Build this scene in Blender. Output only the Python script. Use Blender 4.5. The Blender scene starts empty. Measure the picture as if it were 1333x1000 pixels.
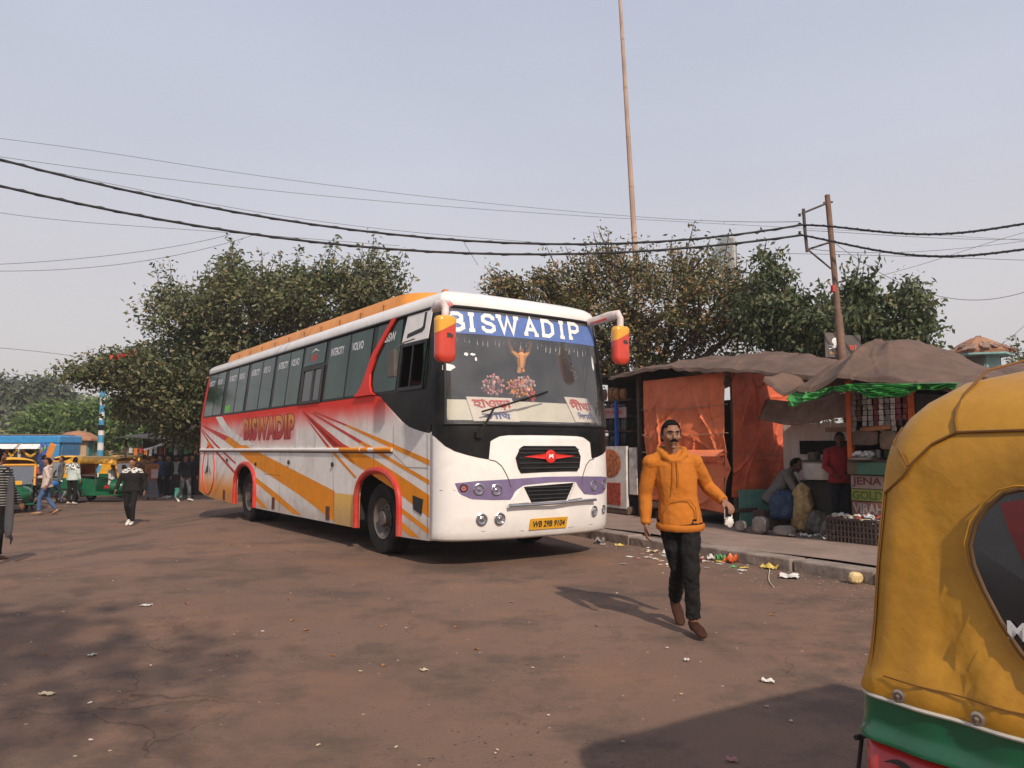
import bpy, bmesh, math, random
import numpy as np
from mathutils import Vector, Matrix
rnd = random.Random(7)
R = math.radians
PI = math.pi
SC = bpy.context.scene
COL = SC.collection

# ---------------------------------------------------------------- camera
EYE = 1.47
cam = bpy.data.objects.new('camera', bpy.data.cameras.new('camera'))
COL.objects.link(cam)
cam.location = (0, 0, EYE)
cam.rotation_euler = (R(90 + 4.915), 0, 0)
cam.data.sensor_width = 36
cam.data.lens = 27.0
cam.data.clip_start = 0.05
cam.data.clip_end = 3000
SC.camera = cam
# ---------------------------------------------------------------- sun, sky, exposure
SUN = Vector((0.46, -1.22, 1.0)).normalized()        # towards the sun
elev = math.asin(SUN.z)
w = bpy.data.worlds.new('World')
SC.world = w
w.use_nodes = True
nt = w.node_tree
sky = nt.nodes.new('ShaderNodeTexSky')
sky.sky_type = 'NISHITA'
sky.sun_disc = False
sky.sun_elevation = elev
sky.sun_rotation = math.atan2(SUN.x, SUN.y)
sky.altitude = 0
sky.air_density = 1.0
sky.dust_density = 2.0
sky.ozone_density = 1.0
bg = nt.nodes['Background']
SKY = 0.12
KS = 1.20
bg.inputs['Strength'].default_value = SKY
hs = nt.nodes.new('ShaderNodeHueSaturation')
hs.inputs['Saturation'].default_value = 0.75
nt.links.new(sky.outputs[0], hs.inputs['Color'])
# winter haze: the air near the horizon is a pale pinkish grey
tcw = nt.nodes.new('ShaderNodeTexCoord'); spw = nt.nodes.new('ShaderNodeSeparateXYZ'); nt.links.new(tcw.outputs['Generated'], spw.inputs[0])
rw = nt.nodes.new('ShaderNodeValToRGB'); nt.links.new(spw.outputs['Z'], rw.inputs[0])
HS = KS / SKY
e = rw.color_ramp.elements
e[0].position = 0.0; e[0].color = (.585 * HS / 10, .525 * HS / 10, .500 * HS / 10, 1)
e[1].position = 0.62; e[1].color = (.46 * HS / 10, .50 * HS / 10, .62 * HS / 10, 1)
q = e.new(.18); q.color = (.59 * HS / 10, .55 * HS / 10, .555 * HS / 10, 1)
q = e.new(.36); q.color = (.53 * HS / 10, .545 * HS / 10, .62 * HS / 10, 1)
vm = nt.nodes.new('ShaderNodeMixRGB'); vm.blend_type = 'MULTIPLY'; vm.inputs[0].default_value = 1; vm.inputs[2].default_value = (10, 10, 10, 1)
nt.links.new(rw.outputs[0], vm.inputs[1])
mxs = nt.nodes.new('ShaderNodeMixRGB'); mxs.inputs['Fac'].default_value = 0.82
nt.links.new(hs.outputs[0], mxs.inputs['Color1'])
nt.links.new(vm.outputs[0], mxs.inputs['Color2'])
nzw = nt.nodes.new('ShaderNodeTexNoise'); nzw.inputs['Scale'].default_value = 1.6; nzw.inputs['Detail'].default_value = 4
mpw = nt.nodes.new('ShaderNodeMapping'); mpw.inputs['Scale'].default_value = (1, 1, 2.6); nt.links.new(tcw.outputs['Generated'], mpw.inputs[0]); nt.links.new(mpw.outputs[0], nzw.inputs['Vector'])
mrw = nt.nodes.new('ShaderNodeMapRange'); mrw.inputs['From Min'].default_value = .3; mrw.inputs['From Max'].default_value = .7; mrw.inputs['To Min'].default_value = .95; mrw.inputs['To Max'].default_value = 1.05
nt.links.new(nzw.outputs['Fac'], mrw.inputs['Value'])
mw2 = nt.nodes.new('ShaderNodeMixRGB'); mw2.blend_type = 'MULTIPLY'; mw2.inputs[0].default_value = 1
nt.links.new(mxs.outputs[0], mw2.inputs[1]); nt.links.new(mrw.outputs[0], mw2.inputs[2]); nt.links.new(mw2.outputs[0], bg.inputs[0])
sl = bpy.data.lights.new('sun', 'SUN')
sl.energy = 4.0
sl.angle = R(1.0)
sl.color = (1.0, 0.86, 0.72)
so = bpy.data.objects.new('sun', sl)
COL.objects.link(so)
so.rotation_euler = SUN.to_track_quat('Z', 'Y').to_euler()
SC.view_settings.view_transform = 'Standard'
SC.view_settings.look = 'None'
SC.view_settings.exposure = 0.0
SC.view_settings.gamma = 1.0
SC.cycles.max_bounces = 6
SC.cycles.transparent_max_bounces = 12
SC.cycles.use_denoising = True

# ---------------------------------------------------------------- helpers
_F = 1000.0
_p = math.atan(86 / _F)
_cp, _sp = math.cos(_p), math.sin(_p)
def at(px, py, Y):
    """world point at depth Y seen at a photograph pixel"""
    a = (px - 666.5) / _F; b = -(py - 500.0) / _F
    dy = _cp - b * _sp; dz = _sp + b * _cp
    return Vector((a * Y / dy, Y, EYE + dz * Y / dy))
def gz(x, y=0):
    """height of the ground: the square dips slightly on the left"""
    t = min(1, max(0, (-x - 5.2) / 5.0))
    return -0.42 * t * t * (3 - 2 * t)
def sm(e0, e1, v):
    t = min(1, max(0, (v - e0) / (e1 - e0)))
    return t * t * (3 - 2 * t)

class MB:
    def __init__(s):
        s.v = []; s.f = []
    def add(s, vs, fs):
        o = len(s.v)
        s.v.extend([tuple(q) for q in vs]); s.f.extend([tuple(i + o for i in q) for q in fs])
        return s
    def box(s, c, d, rot=None):
        x, y, z = d[0] / 2, d[1] / 2, d[2] / 2
        vs = [Vector(q) for q in ((-x, -y, -z), (x, -y, -z), (x, y, -z), (-x, y, -z), (-x, -y, z), (x, -y, z), (x, y, z), (-x, y, z))]
        if rot: 
            m = rot if isinstance(rot, Matrix) else Matrix.Rotation(rot, 3, 'Z')
            vs = [m @ q for q in vs]
        c = Vector(c)
        return s.add([q + c for q in vs], [(0, 3, 2, 1), (4, 5, 6, 7), (0, 1, 5, 4), (1, 2, 6, 5), (2, 3, 7, 6), (3, 0, 4, 7)])
    def bb(s, x0, x1, y0, y1, z0, z1):
        return s.box(((x0 + x1) / 2, (y0 + y1) / 2, (z0 + z1) / 2), (x1 - x0, y1 - y0, z1 - z0))
    def tube(s, pts, r, n=8, caps=True, flat=1.0, ref=None):
        """swept ring; r: number or list of numbers or (ra, rb) pairs"""
        pts = [Vector(q) for q in pts]
        k = len(pts)
        if not isinstance(r, (list,)): r = [r] * k
        rings = []
        prev = None
        for i, q in enumerate(pts):
            t = (pts[min(i + 1, k - 1)] - pts[max(i - 1, 0)])
            if t.length < 1e-9: t = Vector((0, 0, 1))
            t.normalize()
            if prev is None:
                a = Vector(ref) if ref is not None else (Vector((1, 0, 0)) if abs(t.x) < 0.8 else Vector((0, 1, 0)))
            else: a = prev
            a = a - t * a.dot(t); a.normalize(); prev = a
            b = t.cross(a)
            ra, rb = (r[i] if isinstance(r[i], tuple) else (r[i], r[i] * flat))
            rings.append([q + a * (ra * math.cos(2 * PI * j / n)) + b * (rb * math.sin(2 * PI * j / n)) for j in range(n)])
        return s.rings(rings, caps)
    def rings(s, rings, caps=True, closed=True):
        n = len(rings[0]); vs = [q for g in rings for q in g]; fs = []
        for i in range(len(rings) - 1):
            for j in range(n if closed else n - 1):
                j2 = (j + 1) % n
                fs.append((i * n + j, i * n + j2, (i + 1) * n + j2, (i + 1) * n + j))
        if caps and closed:
            fs.append(tuple(range(n))[::-1]); fs.append(tuple((len(rings) - 1) * n + j for j in range(n)))
        return s.add(vs, fs)
    def blob(s, c, rad, n=12, m=8, fn=None):
        vs = []; fs = []
        c = Vector(c)
        for i in range(m + 1):
            th = PI * i / m
            for j in range(n):
                ph = 2 * PI * j / n
                d = Vector((math.sin(th) * math.cos(ph), math.sin(th) * math.sin(ph), math.cos(th)))
                q = Vector((d.x * rad[0], d.y * rad[1], d.z * rad[2]))
                if fn: q = fn(d, q)
                vs.append(c + q)
        for i in range(m):
            for j in range(n):
                fs.append((i * n + j, (i + 1) * n + j, (i + 1) * n + (j + 1) % n, i * n + (j + 1) % n))
        return s.add(vs, fs)
    def lathe(s, prof, c=(0, 0, 0), axis=(0, 0, 1), n=24, caps=False):
        ax = Vector(axis).normalized()
        a = Vector((1, 0, 0)) if abs(ax.x) < 0.8 else Vector((0, 1, 0))
        a = (a - ax * a.dot(ax)).normalized(); b = ax.cross(a); c = Vector(c)
        rings = [[c + ax * h + a * (r * math.cos(2 * PI * j / n)) + b * (r * math.sin(2 * PI * j / n)) for j in range(n)] for r, h in prof]
        return s.rings(rings, caps)
    def prism(s, poly, fn, d0, d1):
        """extrude a 2-D polygon; fn(u, v, d) gives the 3-D point"""
        n = len(poly)
        vs = [fn(u, v, d0) for u, v in poly] + [fn(u, v, d1) for u, v in poly]
        fs = [tuple(range(n)), tuple(range(2 * n - 1, n - 1, -1))]
        fs += [(i, (i + 1) % n + 0, (i + 1) % n + n, i + n) for i in range(n)]
        return s.add(vs, fs)
    def grid(s, fn, nu, nv):
        vs = [fn(i / nu, j / nv) for j in range(nv + 1) for i in range(nu + 1)]
        fs = [(j * (nu + 1) + i, j * (nu + 1) + i + 1, (j + 1) * (nu + 1) + i + 1, (j + 1) * (nu + 1) + i) for j in range(nv) for i in range(nu)]
        return s.add(vs, fs)
    def build(s, name, m, par=None, smooth=False, bevel=0, solid=0, sub=0, ang=40, fix=True, seg=2, off=0, loc=None, disp=None, remesh=0, cs=0):
        me = bpy.data.meshes.new(name)
        me.from_pydata(s.v, [], s.f)
        if fix:
            b = bmesh.new(); b.from_mesh(me)
            bmesh.ops.remove_doubles(b, verts=b.verts, dist=1e-5)
            bmesh.ops.recalc_face_normals(b, faces=b.faces)
            b.to_mesh(me); b.free()
        me.materials.append(m)
        if smooth:
            me.polygons.foreach_set('use_smooth', [True] * len(me.polygons))
            if not remesh: me.set_sharp_from_angle(angle=R(ang))
        o = bpy.data.objects.new(name, me)
        COL.objects.link(o)
        if par: o.parent = par
        if loc: o.location = loc
        if remesh:
            q = o.modifiers.new('r', 'REMESH'); q.mode = 'VOXEL'; q.voxel_size = remesh; q.use_smooth_shade = True
            if cs:
                q = o.modifiers.new('s', 'CORRECTIVE_SMOOTH') if False else o.modifiers.new('s', 'SMOOTH'); q.factor = 0.6; q.iterations = cs
        if disp:
            t = bpy.data.textures.new('t', 'CLOUDS'); t.noise_scale = disp[1]; t.noise_depth = 2
            if sub: 
                q = o.modifiers.new('b', 'SUBSURF'); q.levels = q.render_levels = sub; sub = 0
            q = o.modifiers.new('d', 'DISPLACE'); q.texture = t; q.strength = disp[0]; q.mid_level = 0.5; q.texture_coords = 'LOCAL'
        if bevel:
            q = o.modifiers.new('b', 'BEVEL'); q.width = bevel; q.segments = seg; q.limit_method = 'ANGLE'; q.angle_limit = R(35)
        if sub:
            q = o.modifiers.new('b', 'SUBSURF'); q.levels = q.render_levels = sub
        if solid:
            q = o.modifiers.new('s', 'SOLIDIFY'); q.thickness = solid; q.offset = off
        return o

def tag(o, label=None, cat=None, group=None, kind=None):
    if label: o['label'] = label
    if cat: o['category'] = cat
    if group: o['group'] = group
    if kind: o['kind'] = kind
    return o
def empty(name, loc, rz, label, cat, group=None):
    o = bpy.data.objects.new(name, None)
    COL.objects.link(o)
    o.location = loc; o.rotation_euler = (0, 0, rz); o.empty_display_size = 0.2
    return tag(o, label, cat, group)
KIDS = {}
def copy_tree(o, loc=None, rz=None, label=None, par=None):
    c = o.copy(); COL.objects.link(c)
    if par: c.parent = par
    if loc is not None: c.location = loc
    if rz is not None: c.rotation_euler = (0, 0, rz)
    if label: c['label'] = label
    for k in [q for q in bpy.data.objects if q.parent == o]:
        copy_tree(k, par=c)
    return c

# ---------------------------------------------------------------- materials
_mats = {}
def srgb(h):
    h = h.lstrip('#')
    return tuple((c / 12.92 if c <= 0.04045 else ((c + 0.055) / 1.055) ** 2.4) for c in (int(h[i:i + 2], 16) / 255 for i in (0, 2, 4)))
def mat(name, col, rough=0.6, metal=0.0, var=0.18, scale=6.0, bump=0.0, bscale=40.0, dirt=0.0, dirtcol=(0.10, 0.075, 0.055), dscale=2.0, coat=0.0, spec=0.5, stretch=None, trans=0.0, emit=None, estr=0, island=0.0, sub=0.0):
    if name in _mats: return _mats[name]
    if isinstance(col, str): col = srgb(col)
    m = bpy.data.materials.new(name); m.use_nodes = True
    t = m.node_tree; N = t.nodes; L = t.links
    b = N['Principled BSDF']
    b.inputs['Roughness'].default_value = rough
    b.inputs['Metallic'].default_value = metal
    b.inputs['Specular IOR Level'].default_value = spec
    if coat: b.inputs['Coat Weight'].default_value = coat; b.inputs['Coat Roughness'].default_value = 0.08
    tc = N.new('ShaderNodeTexCoord'); src = tc.outputs['Object']
    if stretch:
        mp = N.new('ShaderNodeMapping'); mp.inputs['Scale'].default_value = stretch
        L.new(src, mp.inputs['Vector']); src = mp.outputs[0]
    out = None
    n1 = N.new('ShaderNodeTexNoise'); n1.inputs['Scale'].default_value = scale; n1.inputs['Detail'].default_value = 6
    n1.inputs['Roughness'].default_value = 0.65
    L.new(src, n1.inputs['Vector'])
    rp = N.new('ShaderNodeMapRange')
    rp.inputs['From Min'].default_value = 0.3; rp.inputs['From Max'].default_value = 0.7
    rp.inputs['To Min'].default_value = 1 - var; rp.inputs['To Max'].default_value = 1 + var
    L.new(n1.outputs['Fac'], rp.inputs['Value'])
    mx = N.new('ShaderNodeMixRGB'); mx.blend_type = 'MULTIPLY'; mx.inputs['Fac'].default_value = 1
    mx.inputs['Color1'].default_value = (*col, 1)
    L.new(rp.outputs[0], mx.inputs['Color2'])
    cur = mx.outputs[0]
    if island:
        g = N.new('ShaderNodeNewGeometry'); r2 = N.new('ShaderNodeMapRange')
        r2.inputs['To Min'].default_value = 1 - island; r2.inputs['To Max'].default_value = 1 + island
        L.new(g.outputs['Random Per Island'], r2.inputs['Value'])
        m2 = N.new('ShaderNodeMixRGB'); m2.blend_type = 'MULTIPLY'; m2.inputs['Fac'].default_value = 1
        L.new(cur, m2.inputs['Color1']); L.new(r2.outputs[0], m2.inputs['Color2']); cur = m2.outputs[0]
    if dirt:
        n2 = N.new('ShaderNodeTexNoise'); n2.inputs['Scale'].default_value = dscale; n2.inputs['Detail'].default_value = 9
        n2.inputs['Roughness'].default_value = 0.72
        L.new(src, n2.inputs['Vector'])
        r3 = N.new('ShaderNodeMapRange'); r3.inputs['From Min'].default_value = 0.45; r3.inputs['From Max'].default_value = 0.75
        r3.inputs['To Max'].default_value = dirt
        L.new(n2.outputs['Fac'], r3.inputs['Value'])
        m3 = N.new('ShaderNodeMixRGB'); m3.inputs['Color2'].default_value = (*dirtcol, 1)
        L.new(r3.outputs[0], m3.inputs['Fac']); L.new(cur, m3.inputs['Color1']); cur = m3.outputs[0]
    L.new(cur, b.inputs['Base Color'])
    if bump:
        n4 = N.new('ShaderNodeTexNoise'); n4.inputs['Scale'].default_value = bscale; n4.inputs['Detail'].default_value = 5
        L.new(src, n4.inputs['Vector'])
        bp = N.new('ShaderNodeBump'); bp.inputs['Strength'].default_value = bump; bp.inputs['Distance'].default_value = 0.02
        L.new(n4.outputs['Fac'], bp.inputs['Height']); L.new(bp.outputs[0], b.inputs['Normal'])
    if emit:
        b.inputs['Emission Color'].default_value = (*emit, 1); b.inputs['Emission Strength'].default_value = estr
    _mats[name] = m
    m['cur'] = cur.node.name
    return m
def glass(name, tint, refl=0.25, haze=0.1, hazecol=(0.3, 0.3, 0.3), rough=0.03):
    m = bpy.data.materials.new(name); m.use_nodes = True
    t = m.node_tree; N = t.nodes; L = t.links
    N.remove(N['Principled BSDF'])
    tr = N.new('ShaderNodeBsdfTransparent'); tr.inputs[0].default_value = (*tint, 1)
    gl = N.new('ShaderNodeBsdfGlossy'); gl.inputs['Roughness'].default_value = rough
    df = N.new('ShaderNodeBsdfDiffuse'); df.inputs[0].default_value = (*hazecol, 1)
    fr = N.new('ShaderNodeFresnel'); fr.inputs[0].default_value = 1.6
    ad = N.new('ShaderNodeMath'); ad.operation = 'ADD'; ad.inputs[1].default_value = refl; ad.use_clamp = True
    L.new(fr.outputs[0], ad.inputs[0])
    no = N.new('ShaderNodeTexNoise'); no.inputs['Scale'].default_value = 3; no.inputs['Detail'].default_value = 6
    tc = N.new('ShaderNodeTexCoord'); L.new(tc.outputs['Object'], no.inputs['Vector'])
    mu = N.new('ShaderNodeMath'); mu.operation = 'MULTIPLY'; mu.inputs[1].default_value = haze * 2
    L.new(no.outputs['Fac'], mu.inputs[0])
    m1 = N.new('ShaderNodeMixShader'); L.new(mu.outputs[0], m1.inputs[0]); L.new(tr.outputs[0], m1.inputs[1]); L.new(df.outputs[0], m1.inputs[2])
    m2 = N.new('ShaderNodeMixShader'); L.new(ad.outputs[0], m2.inputs[0]); L.new(m1.outputs[0], m2.inputs[1]); L.new(gl.outputs[0], m2.inputs[2])
    L.new(m2.outputs[0], N['Material Output'].inputs[0])
    return m

# ---------------------------------------------------------------- lettering
_tc = {}
def text_geo(s, bold=0.0, space=1.0):
    k = (s, bold, space)
    if k in _tc: return _tc[k]
    c = bpy.data.curves.new('t', 'FONT'); c.body = s; c.size = 1.0; c.offset = bold; c.space_character = space
    c.resolution_u = 3
    o = bpy.data.objects.new('t', c); COL.objects.link(o)
    bpy.context.view_layer.update()
    dg = bpy.context.evaluated_depsgraph_get()
    me = o.evaluated_get(dg).to_mesh()
    vs = [(v.co.x, v.co.y) for v in me.vertices]; fs = [tuple(p.vertices) for p in me.polygons]
    o.evaluated_get(dg).to_mesh_clear()
    bpy.data.objects.remove(o); bpy.data.curves.remove(c)
    if not vs: vs = [(0, 0), (1, 0), (1, 1)]; fs = []
    x0 = min(v[0] for v in vs); x1 = max(v[0] for v in vs); y0 = min(v[1] for v in vs); y1 = max(v[1] for v in vs)
    vs = [((v[0] - x0) / (x1 - x0), (v[1] - y0) / (y1 - y0)) for v in vs]
    _tc[k] = (vs, fs)
    return _tc[k]
def text(mb, s, fn, bold=0.0, space=1.0):
    """fn(u, v) maps the text's unit box to a 3-D point"""
    vs, fs = text_geo(s, bold, space)
    return mb.add([fn(u, v) for u, v in vs], fs)
# ================================================================ THE BUS
CX, WB, EB = 1.42, 1.42, 0.46
def Fz(z): return float(np.interp(z, [.33, .6, 1.0, 1.7, 1.85, 3.35, 3.7], [-.03, -.10, -.11, -.06, -.03, .27, .36]))
def Wz(z): return WB - .12 * max(0, min(1, (z - 2.26) / 1.1))
def fy(x, z):
    t = min(.9999, abs((x - CX) / Wz(z)))
    return Fz(z) + (EB - Fz(z)) * (1 - (1 - t ** 2.7) ** (1 / 2.7))
def fs(x, z, off=0.0):
    """point on the bus's front skin, off metres proud of it"""
    x = min(max(x, CX - Wz(z) + .0005), CX + Wz(z) - .0005)
    y = fy(x, z)
    e = 0.01
    dydx = (fy(x + e, z) - fy(x - e, z)) / (2 * e)
    n = Vector((dydx, -1, 0)).normalized()
    return Vector((x, y, z)) + n * off
def fring(z, off=0.0, ns=44):
    out = []
    for i in range(ns + 1):
        ph = -PI / 2 + PI * i / ns
        x = CX + (Wz(z) + off) * math.sin(ph)
        t = min(1.0, abs(math.sin(ph)))
        y = Fz(z) + (EB - Fz(z)) * (1 - max(0, 1 - t ** 2.7) ** (1 / 2.7)) - off
        out.append(Vector((x, y, z)))
    return out
def sx(z, off=0.0): return .12 * max(0, min(1.2, (z - 2.26) / 1.1)) - off
def side(y, z, off=0.0): return Vector((sx(z, off), y, z))

bus = empty('bus', (-.7725, 9.423, 0), R(35.5), 'large white red and orange coach parked beside the kerb', 'bus')
# livery: an airbrushed fade painted on the panels
def livery():
    m = mat('bus_livery', (0.76, 0.73, 0.69), 0.42, var=0.07, scale=1.5, dirt=0.5, dirtcol=(0.33, 0.25, 0.19), dscale=1.6, coat=0.0, spec=.16, bump=0.10, bscale=1.3)
    t = m.node_tree; N = t.nodes; L = t.links
    b = N['Principled BSDF']; src = b.inputs['Base Color'].links[0].from_socket
    tc = N.new('ShaderNodeTexCoord'); sp = N.new('ShaderNodeSeparateXYZ'); L.new(tc.outputs['Object'], sp.inputs[0])
    no = N.new('ShaderNodeTexNoise'); no.inputs['Scale'].default_value = 2.2; no.inputs['Detail'].default_value = 4; L.new(tc.outputs['Object'], no.inputs['Vector'])
    def mr(a, f0, f1, t0=0, t1=1):
        r = N.new('ShaderNodeMapRange'); r.interpolation_type = 'SMOOTHSTEP'
        r.inputs['From Min'].default_value = f0; r.inputs['From Max'].default_value = f1
        r.inputs['To Min'].default_value = t0; r.inputs['To Max'].default_value = t1
        L.new(a, r.inputs['Value']); return r.outputs[0]
    def mth(op, a, c):
        q = N.new('ShaderNodeMath'); q.operation = op
        for k, s_ in enumerate((a, c)):
            if isinstance(s_, (int, float)): q.inputs[k].default_value = s_
            else: L.new(s_, q.inputs[k])
        return q.outputs[0]
    def mix(f, a, c):
        q = N.new('ShaderNodeMixRGB'); L.new(f, q.inputs[0])
        L.new(a, q.inputs[1]); q.inputs[2].default_value = (*c, 1); return q.outputs[0]
    z = mth('ADD', sp.outputs['Z'], mth('MULTIPLY', mth('SUBTRACT', no.outputs['Fac'], 0.5), 0.18))
    red = mr(z, 1.72, 2.2)
    # the lettered panel is sprayed lower down
    pnl = mth('MULTIPLY', mth('MULTIPLY', mr(sp.outputs['Y'], 5.35, 5.42), mr(sp.outputs['Y'], 8.7, 9.3, 1, 0)), mr(z, 1.5, 1.75, 0, 0.55))
    red = mth('MULTIPLY', mth('MAXIMUM', red, pnl), mr(sp.outputs['Y'], 1.0, 1.9))
    c = mix(red, src, (0.72, 0.035, 0.02))
    org = mth('MULTIPLY', mr(z, 1.15, 0.5), mr(sp.outputs['Y'], 7.0, 9.2))
    c = mix(org, c, (0.76, 0.27, 0.02))
    yel = mth('MULTIPLY', mth('MULTIPLY', mr(sp.outputs['Y'], 3.52, 3.50), mr(sp.outputs['Y'], 2.4, 2.41)), mr(sp.outputs['Z'], .80, .79))
    c = mix(yel, c, (0.72, 0.44, 0.12))
    n2 = N.new('ShaderNodeTexNoise'); n2.inputs['Scale'].default_value = 5; n2.inputs['Detail'].default_value = 8; L.new(tc.outputs['Object'], n2.inputs['Vector'])
    dust = mth('MULTIPLY', mr(mth('ADD', sp.outputs['Z'], mth('MULTIPLY', n2.outputs['Fac'], .5)), 1.05, .50), .55)
    c = mix(dust, c, (.27, .20, .15))
    mp2 = N.new('ShaderNodeMapping'); mp2.inputs['Scale'].default_value = (1, 9, .6); L.new(tc.outputs['Object'], mp2.inputs[0])
    n3 = N.new('ShaderNodeTexNoise'); n3.inputs['Scale'].default_value = 1.5; n3.inputs['Detail'].default_value = 6; L.new(mp2.outputs[0], n3.inputs['Vector'])
    c = mix(mr(n3.outputs['Fac'], .58, .78, 0, .4), c, (.25, .19, .15))
    L.new(c, b.inputs['Base Color'])
    return m
LIV = livery()
WHT = mat('bus_white', (0.80, 0.77, 0.73), 0.3, var=0.05, scale=2, dirt=0.28, dirtcol=(0.34, 0.28, 0.23), dscale=2.2, coat=0.35)
RED = mat('bus_red', (0.66, 0.025, 0.015), 0.45, var=0.12, scale=4, spec=.2, dirt=0.15)
ORG = mat('stripe_orange', (0.74, 0.26, 0.015), 0.5, var=0.12, scale=3, dirt=0.15, spec=.15)
DRED = mat('stripe_red', (0.55, 0.035, 0.02), 0.45, var=0.15, scale=3, dirt=0.15)
BLK = mat('bus_black', (0.009, 0.009, 0.009), 0.32, var=0.3, dirt=0.2, dirtcol=(0.06, 0.05, 0.04), dscale=3, spec=.18)
RUB = mat('rubber', (0.014, 0.013, 0.013), 0.85, var=0.3, scale=9, spec=.2, dirt=0.5, dirtcol=(0.07, 0.05, 0.038), dscale=5, bump=0.3)
DRK = mat('dark_interior', (0.018, 0.017, 0.016), 0.8, var=0.3)
CHR = mat('chrome', (0.55, 0.55, 0.56), 0.22, metal=1, var=0.1)
GLW = glass('windscreen_glass', (0.98, 0.98, 0.96), 0.06, 0.13, (0.40, 0.385, 0.37), 0.06)
TIN = mat('tinted_window_glass', (0.010, 0.032, 0.022), 0.08, var=.5, scale=1.2, spec=.4, dirt=0.4, dirtcol=(0.05, 0.085, 0.068), dscale=1.2)
PUR = mat('lamp_band_purple', (0.17, 0.13, 0.24), 0.35, var=0.15, dirt=0.2)
SEAM = mat('seam_dark', (0.05, 0.042, 0.036), 0.8)
WTX = mat('white_lettering', (0.72, 0.72, 0.72), 0.6, var=0.08)
YEL = mat('bus_yellow', (0.72, 0.36, 0.03), 0.35, var=0.15, scale=5, dirt=0.2)

TIN.node_tree.nodes['Principled BSDF'].inputs['Specular Tint'].default_value = (.50, .80, .66, 1)      # green sun film
fx = lambda off: (lambda u, v, d: Vector((-off - d, u, v)))
def plate(poly, name, m, off=0.003, th=0.0006, par=bus):
    return MB().prism(poly, lambda u, v, d: side(u, v, off + d), 0, th).build(name, m, par)
def arch(yc, r=.69, top=1.17, zb=.31, n=14):
    pts = [(yc - r, zb)]
    for i in range(n + 1):
        a = PI - PI * i / n
        pts.append((yc + r * math.cos(a), .70 + (top - .70) * math.sin(a) ** .8))
    pts.append((yc + r, zb))
    return pts
FA, RA = 1.96, 8.25
panel = [(.46, .33)] + arch(FA) + arch(RA) + [(10.7, .34), (11.5, .38), (12.05, .46), (12.05, 2.26), (2.33, 2.26), (2.1, 2.26), (1.94, 2.23), (1.7, 2.09), (1.45, 1.96), (1.24, 1.85), (1.05, 1.78), (.87, 1.74), (.57, 1.69), (.46, 1.685)]
MB().prism(panel, lambda u, v, d: Vector((d, u, v)), 0, .04).build('side_panel', LIV, bus)
MB().prism(panel, lambda u, v, d: Vector((2 * CX - d, u, v)), 0, .04).build('side_panel', LIV, bus)
# black cab panel behind the sweep, A pillar
cabp = [(.46, 1.62), (2.6, 1.62), (2.6, 2.3), (2.25, 2.31), (.64, 2.29), (.64, 3.34), (.462, 3.34)]
for sgn in (0, 1):
    MB().prism([(.462, 1.62), (2.6, 1.62), (2.6, 2.29), (.462, 2.29)], lambda u, v, d: Vector(((sx(v) + .006 + d) if not sgn else 2 * CX - (sx(v) + .006 + d), u, v)), 0, .02).build('cab_panel', BLK, bus)
    MB().prism([(.462, 2.29), (.65, 2.29), (.65, 3.345), (.462, 3.345)], lambda u, v, d: Vector(((sx(v) + .004 + d) if not sgn else 2 * CX - (sx(v) + .004 + d), u, v)), 0, .03).build('pillar', BLK, bus)
# front fascia
zs = [.33, .345, .37, .45, .55, .65, .8, 1.0, 1.2, 1.4, 1.6, 1.70]
def fr(z):
    ins = {.33: -.05, .345: -.02, .37: -.005}.get(z, 0)
    return [Vector((0, .46, z))] + fring(z, ins)[1:-1] + [Vector((2 * CX, .46, z))]
MB().rings([fr(z) for z in zs], closed=False).build('front_fascia', WHT, bus, smooth=True, solid=.02, off=-1)
# floor lip joining bumper underside
# strips laid on the front skin
def fstrip(xs, lo, hi, off, nz=4):
    m = MB()
    vs = []; n = len(xs)
    for k in range(nz + 1):
        for i, x in enumerate(xs):
            z = lo[i] + (hi[i] - lo[i]) * k / nz
            vs.append(fs(x, z, off))
    fsx = [(k * n + i, k * n + i + 1, (k + 1) * n + i + 1, (k + 1) * n + i) for k in range(nz) for i in range(n - 1)]
    return m.add(vs, fsx)
def curve_strip(plo, phi, off, n=60, nz=4):
    x0 = max(plo[0][0], phi[0][0]); x1 = min(plo[-1][0], phi[-1][0])
    xs = [x0 + (x1 - x0) * i / n for i in range(n + 1)]
    if x0 < .1: xs = [CX - WB * math.sin(PI / 2 * (1 - i / 24)) for i in range(25)] + xs
    if x1 > 2.7: xs = xs + [CX + WB * math.sin(PI / 2 * i / 24) for i in range(1, 25)]
    xs = sorted(set([round(x, 4) for x in xs if x0 - 1e-6 <= x <= x1 + 1e-6]))
    lo = np.interp(xs, *zip(*plo)); hi = np.interp(xs, *zip(*phi))
    return fstrip(xs, lo, hi, off, nz)
C2 = 2.86
def mirr(p): return p + [(C2 - x, z) for x, z in reversed(p)]
blo = mirr([(0.0, 1.66), (.02, 1.60), (.07, 1.52), (.16, 1.455), (.29, 1.41), (.43, 1.375), (.575, 1.35), (.58, 1.57), (.65, 1.61), (.73, 1.645), (.85, 1.66), (1.2, 1.665)])
blo = [(min(x, 2 * CX), z) for x, z in blo]
curve_strip(blo, [(0, 1.815), (2 * CX, 1.815)], .004, 90).build('black_mask', BLK, bus, smooth=True, fix=False)
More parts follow.
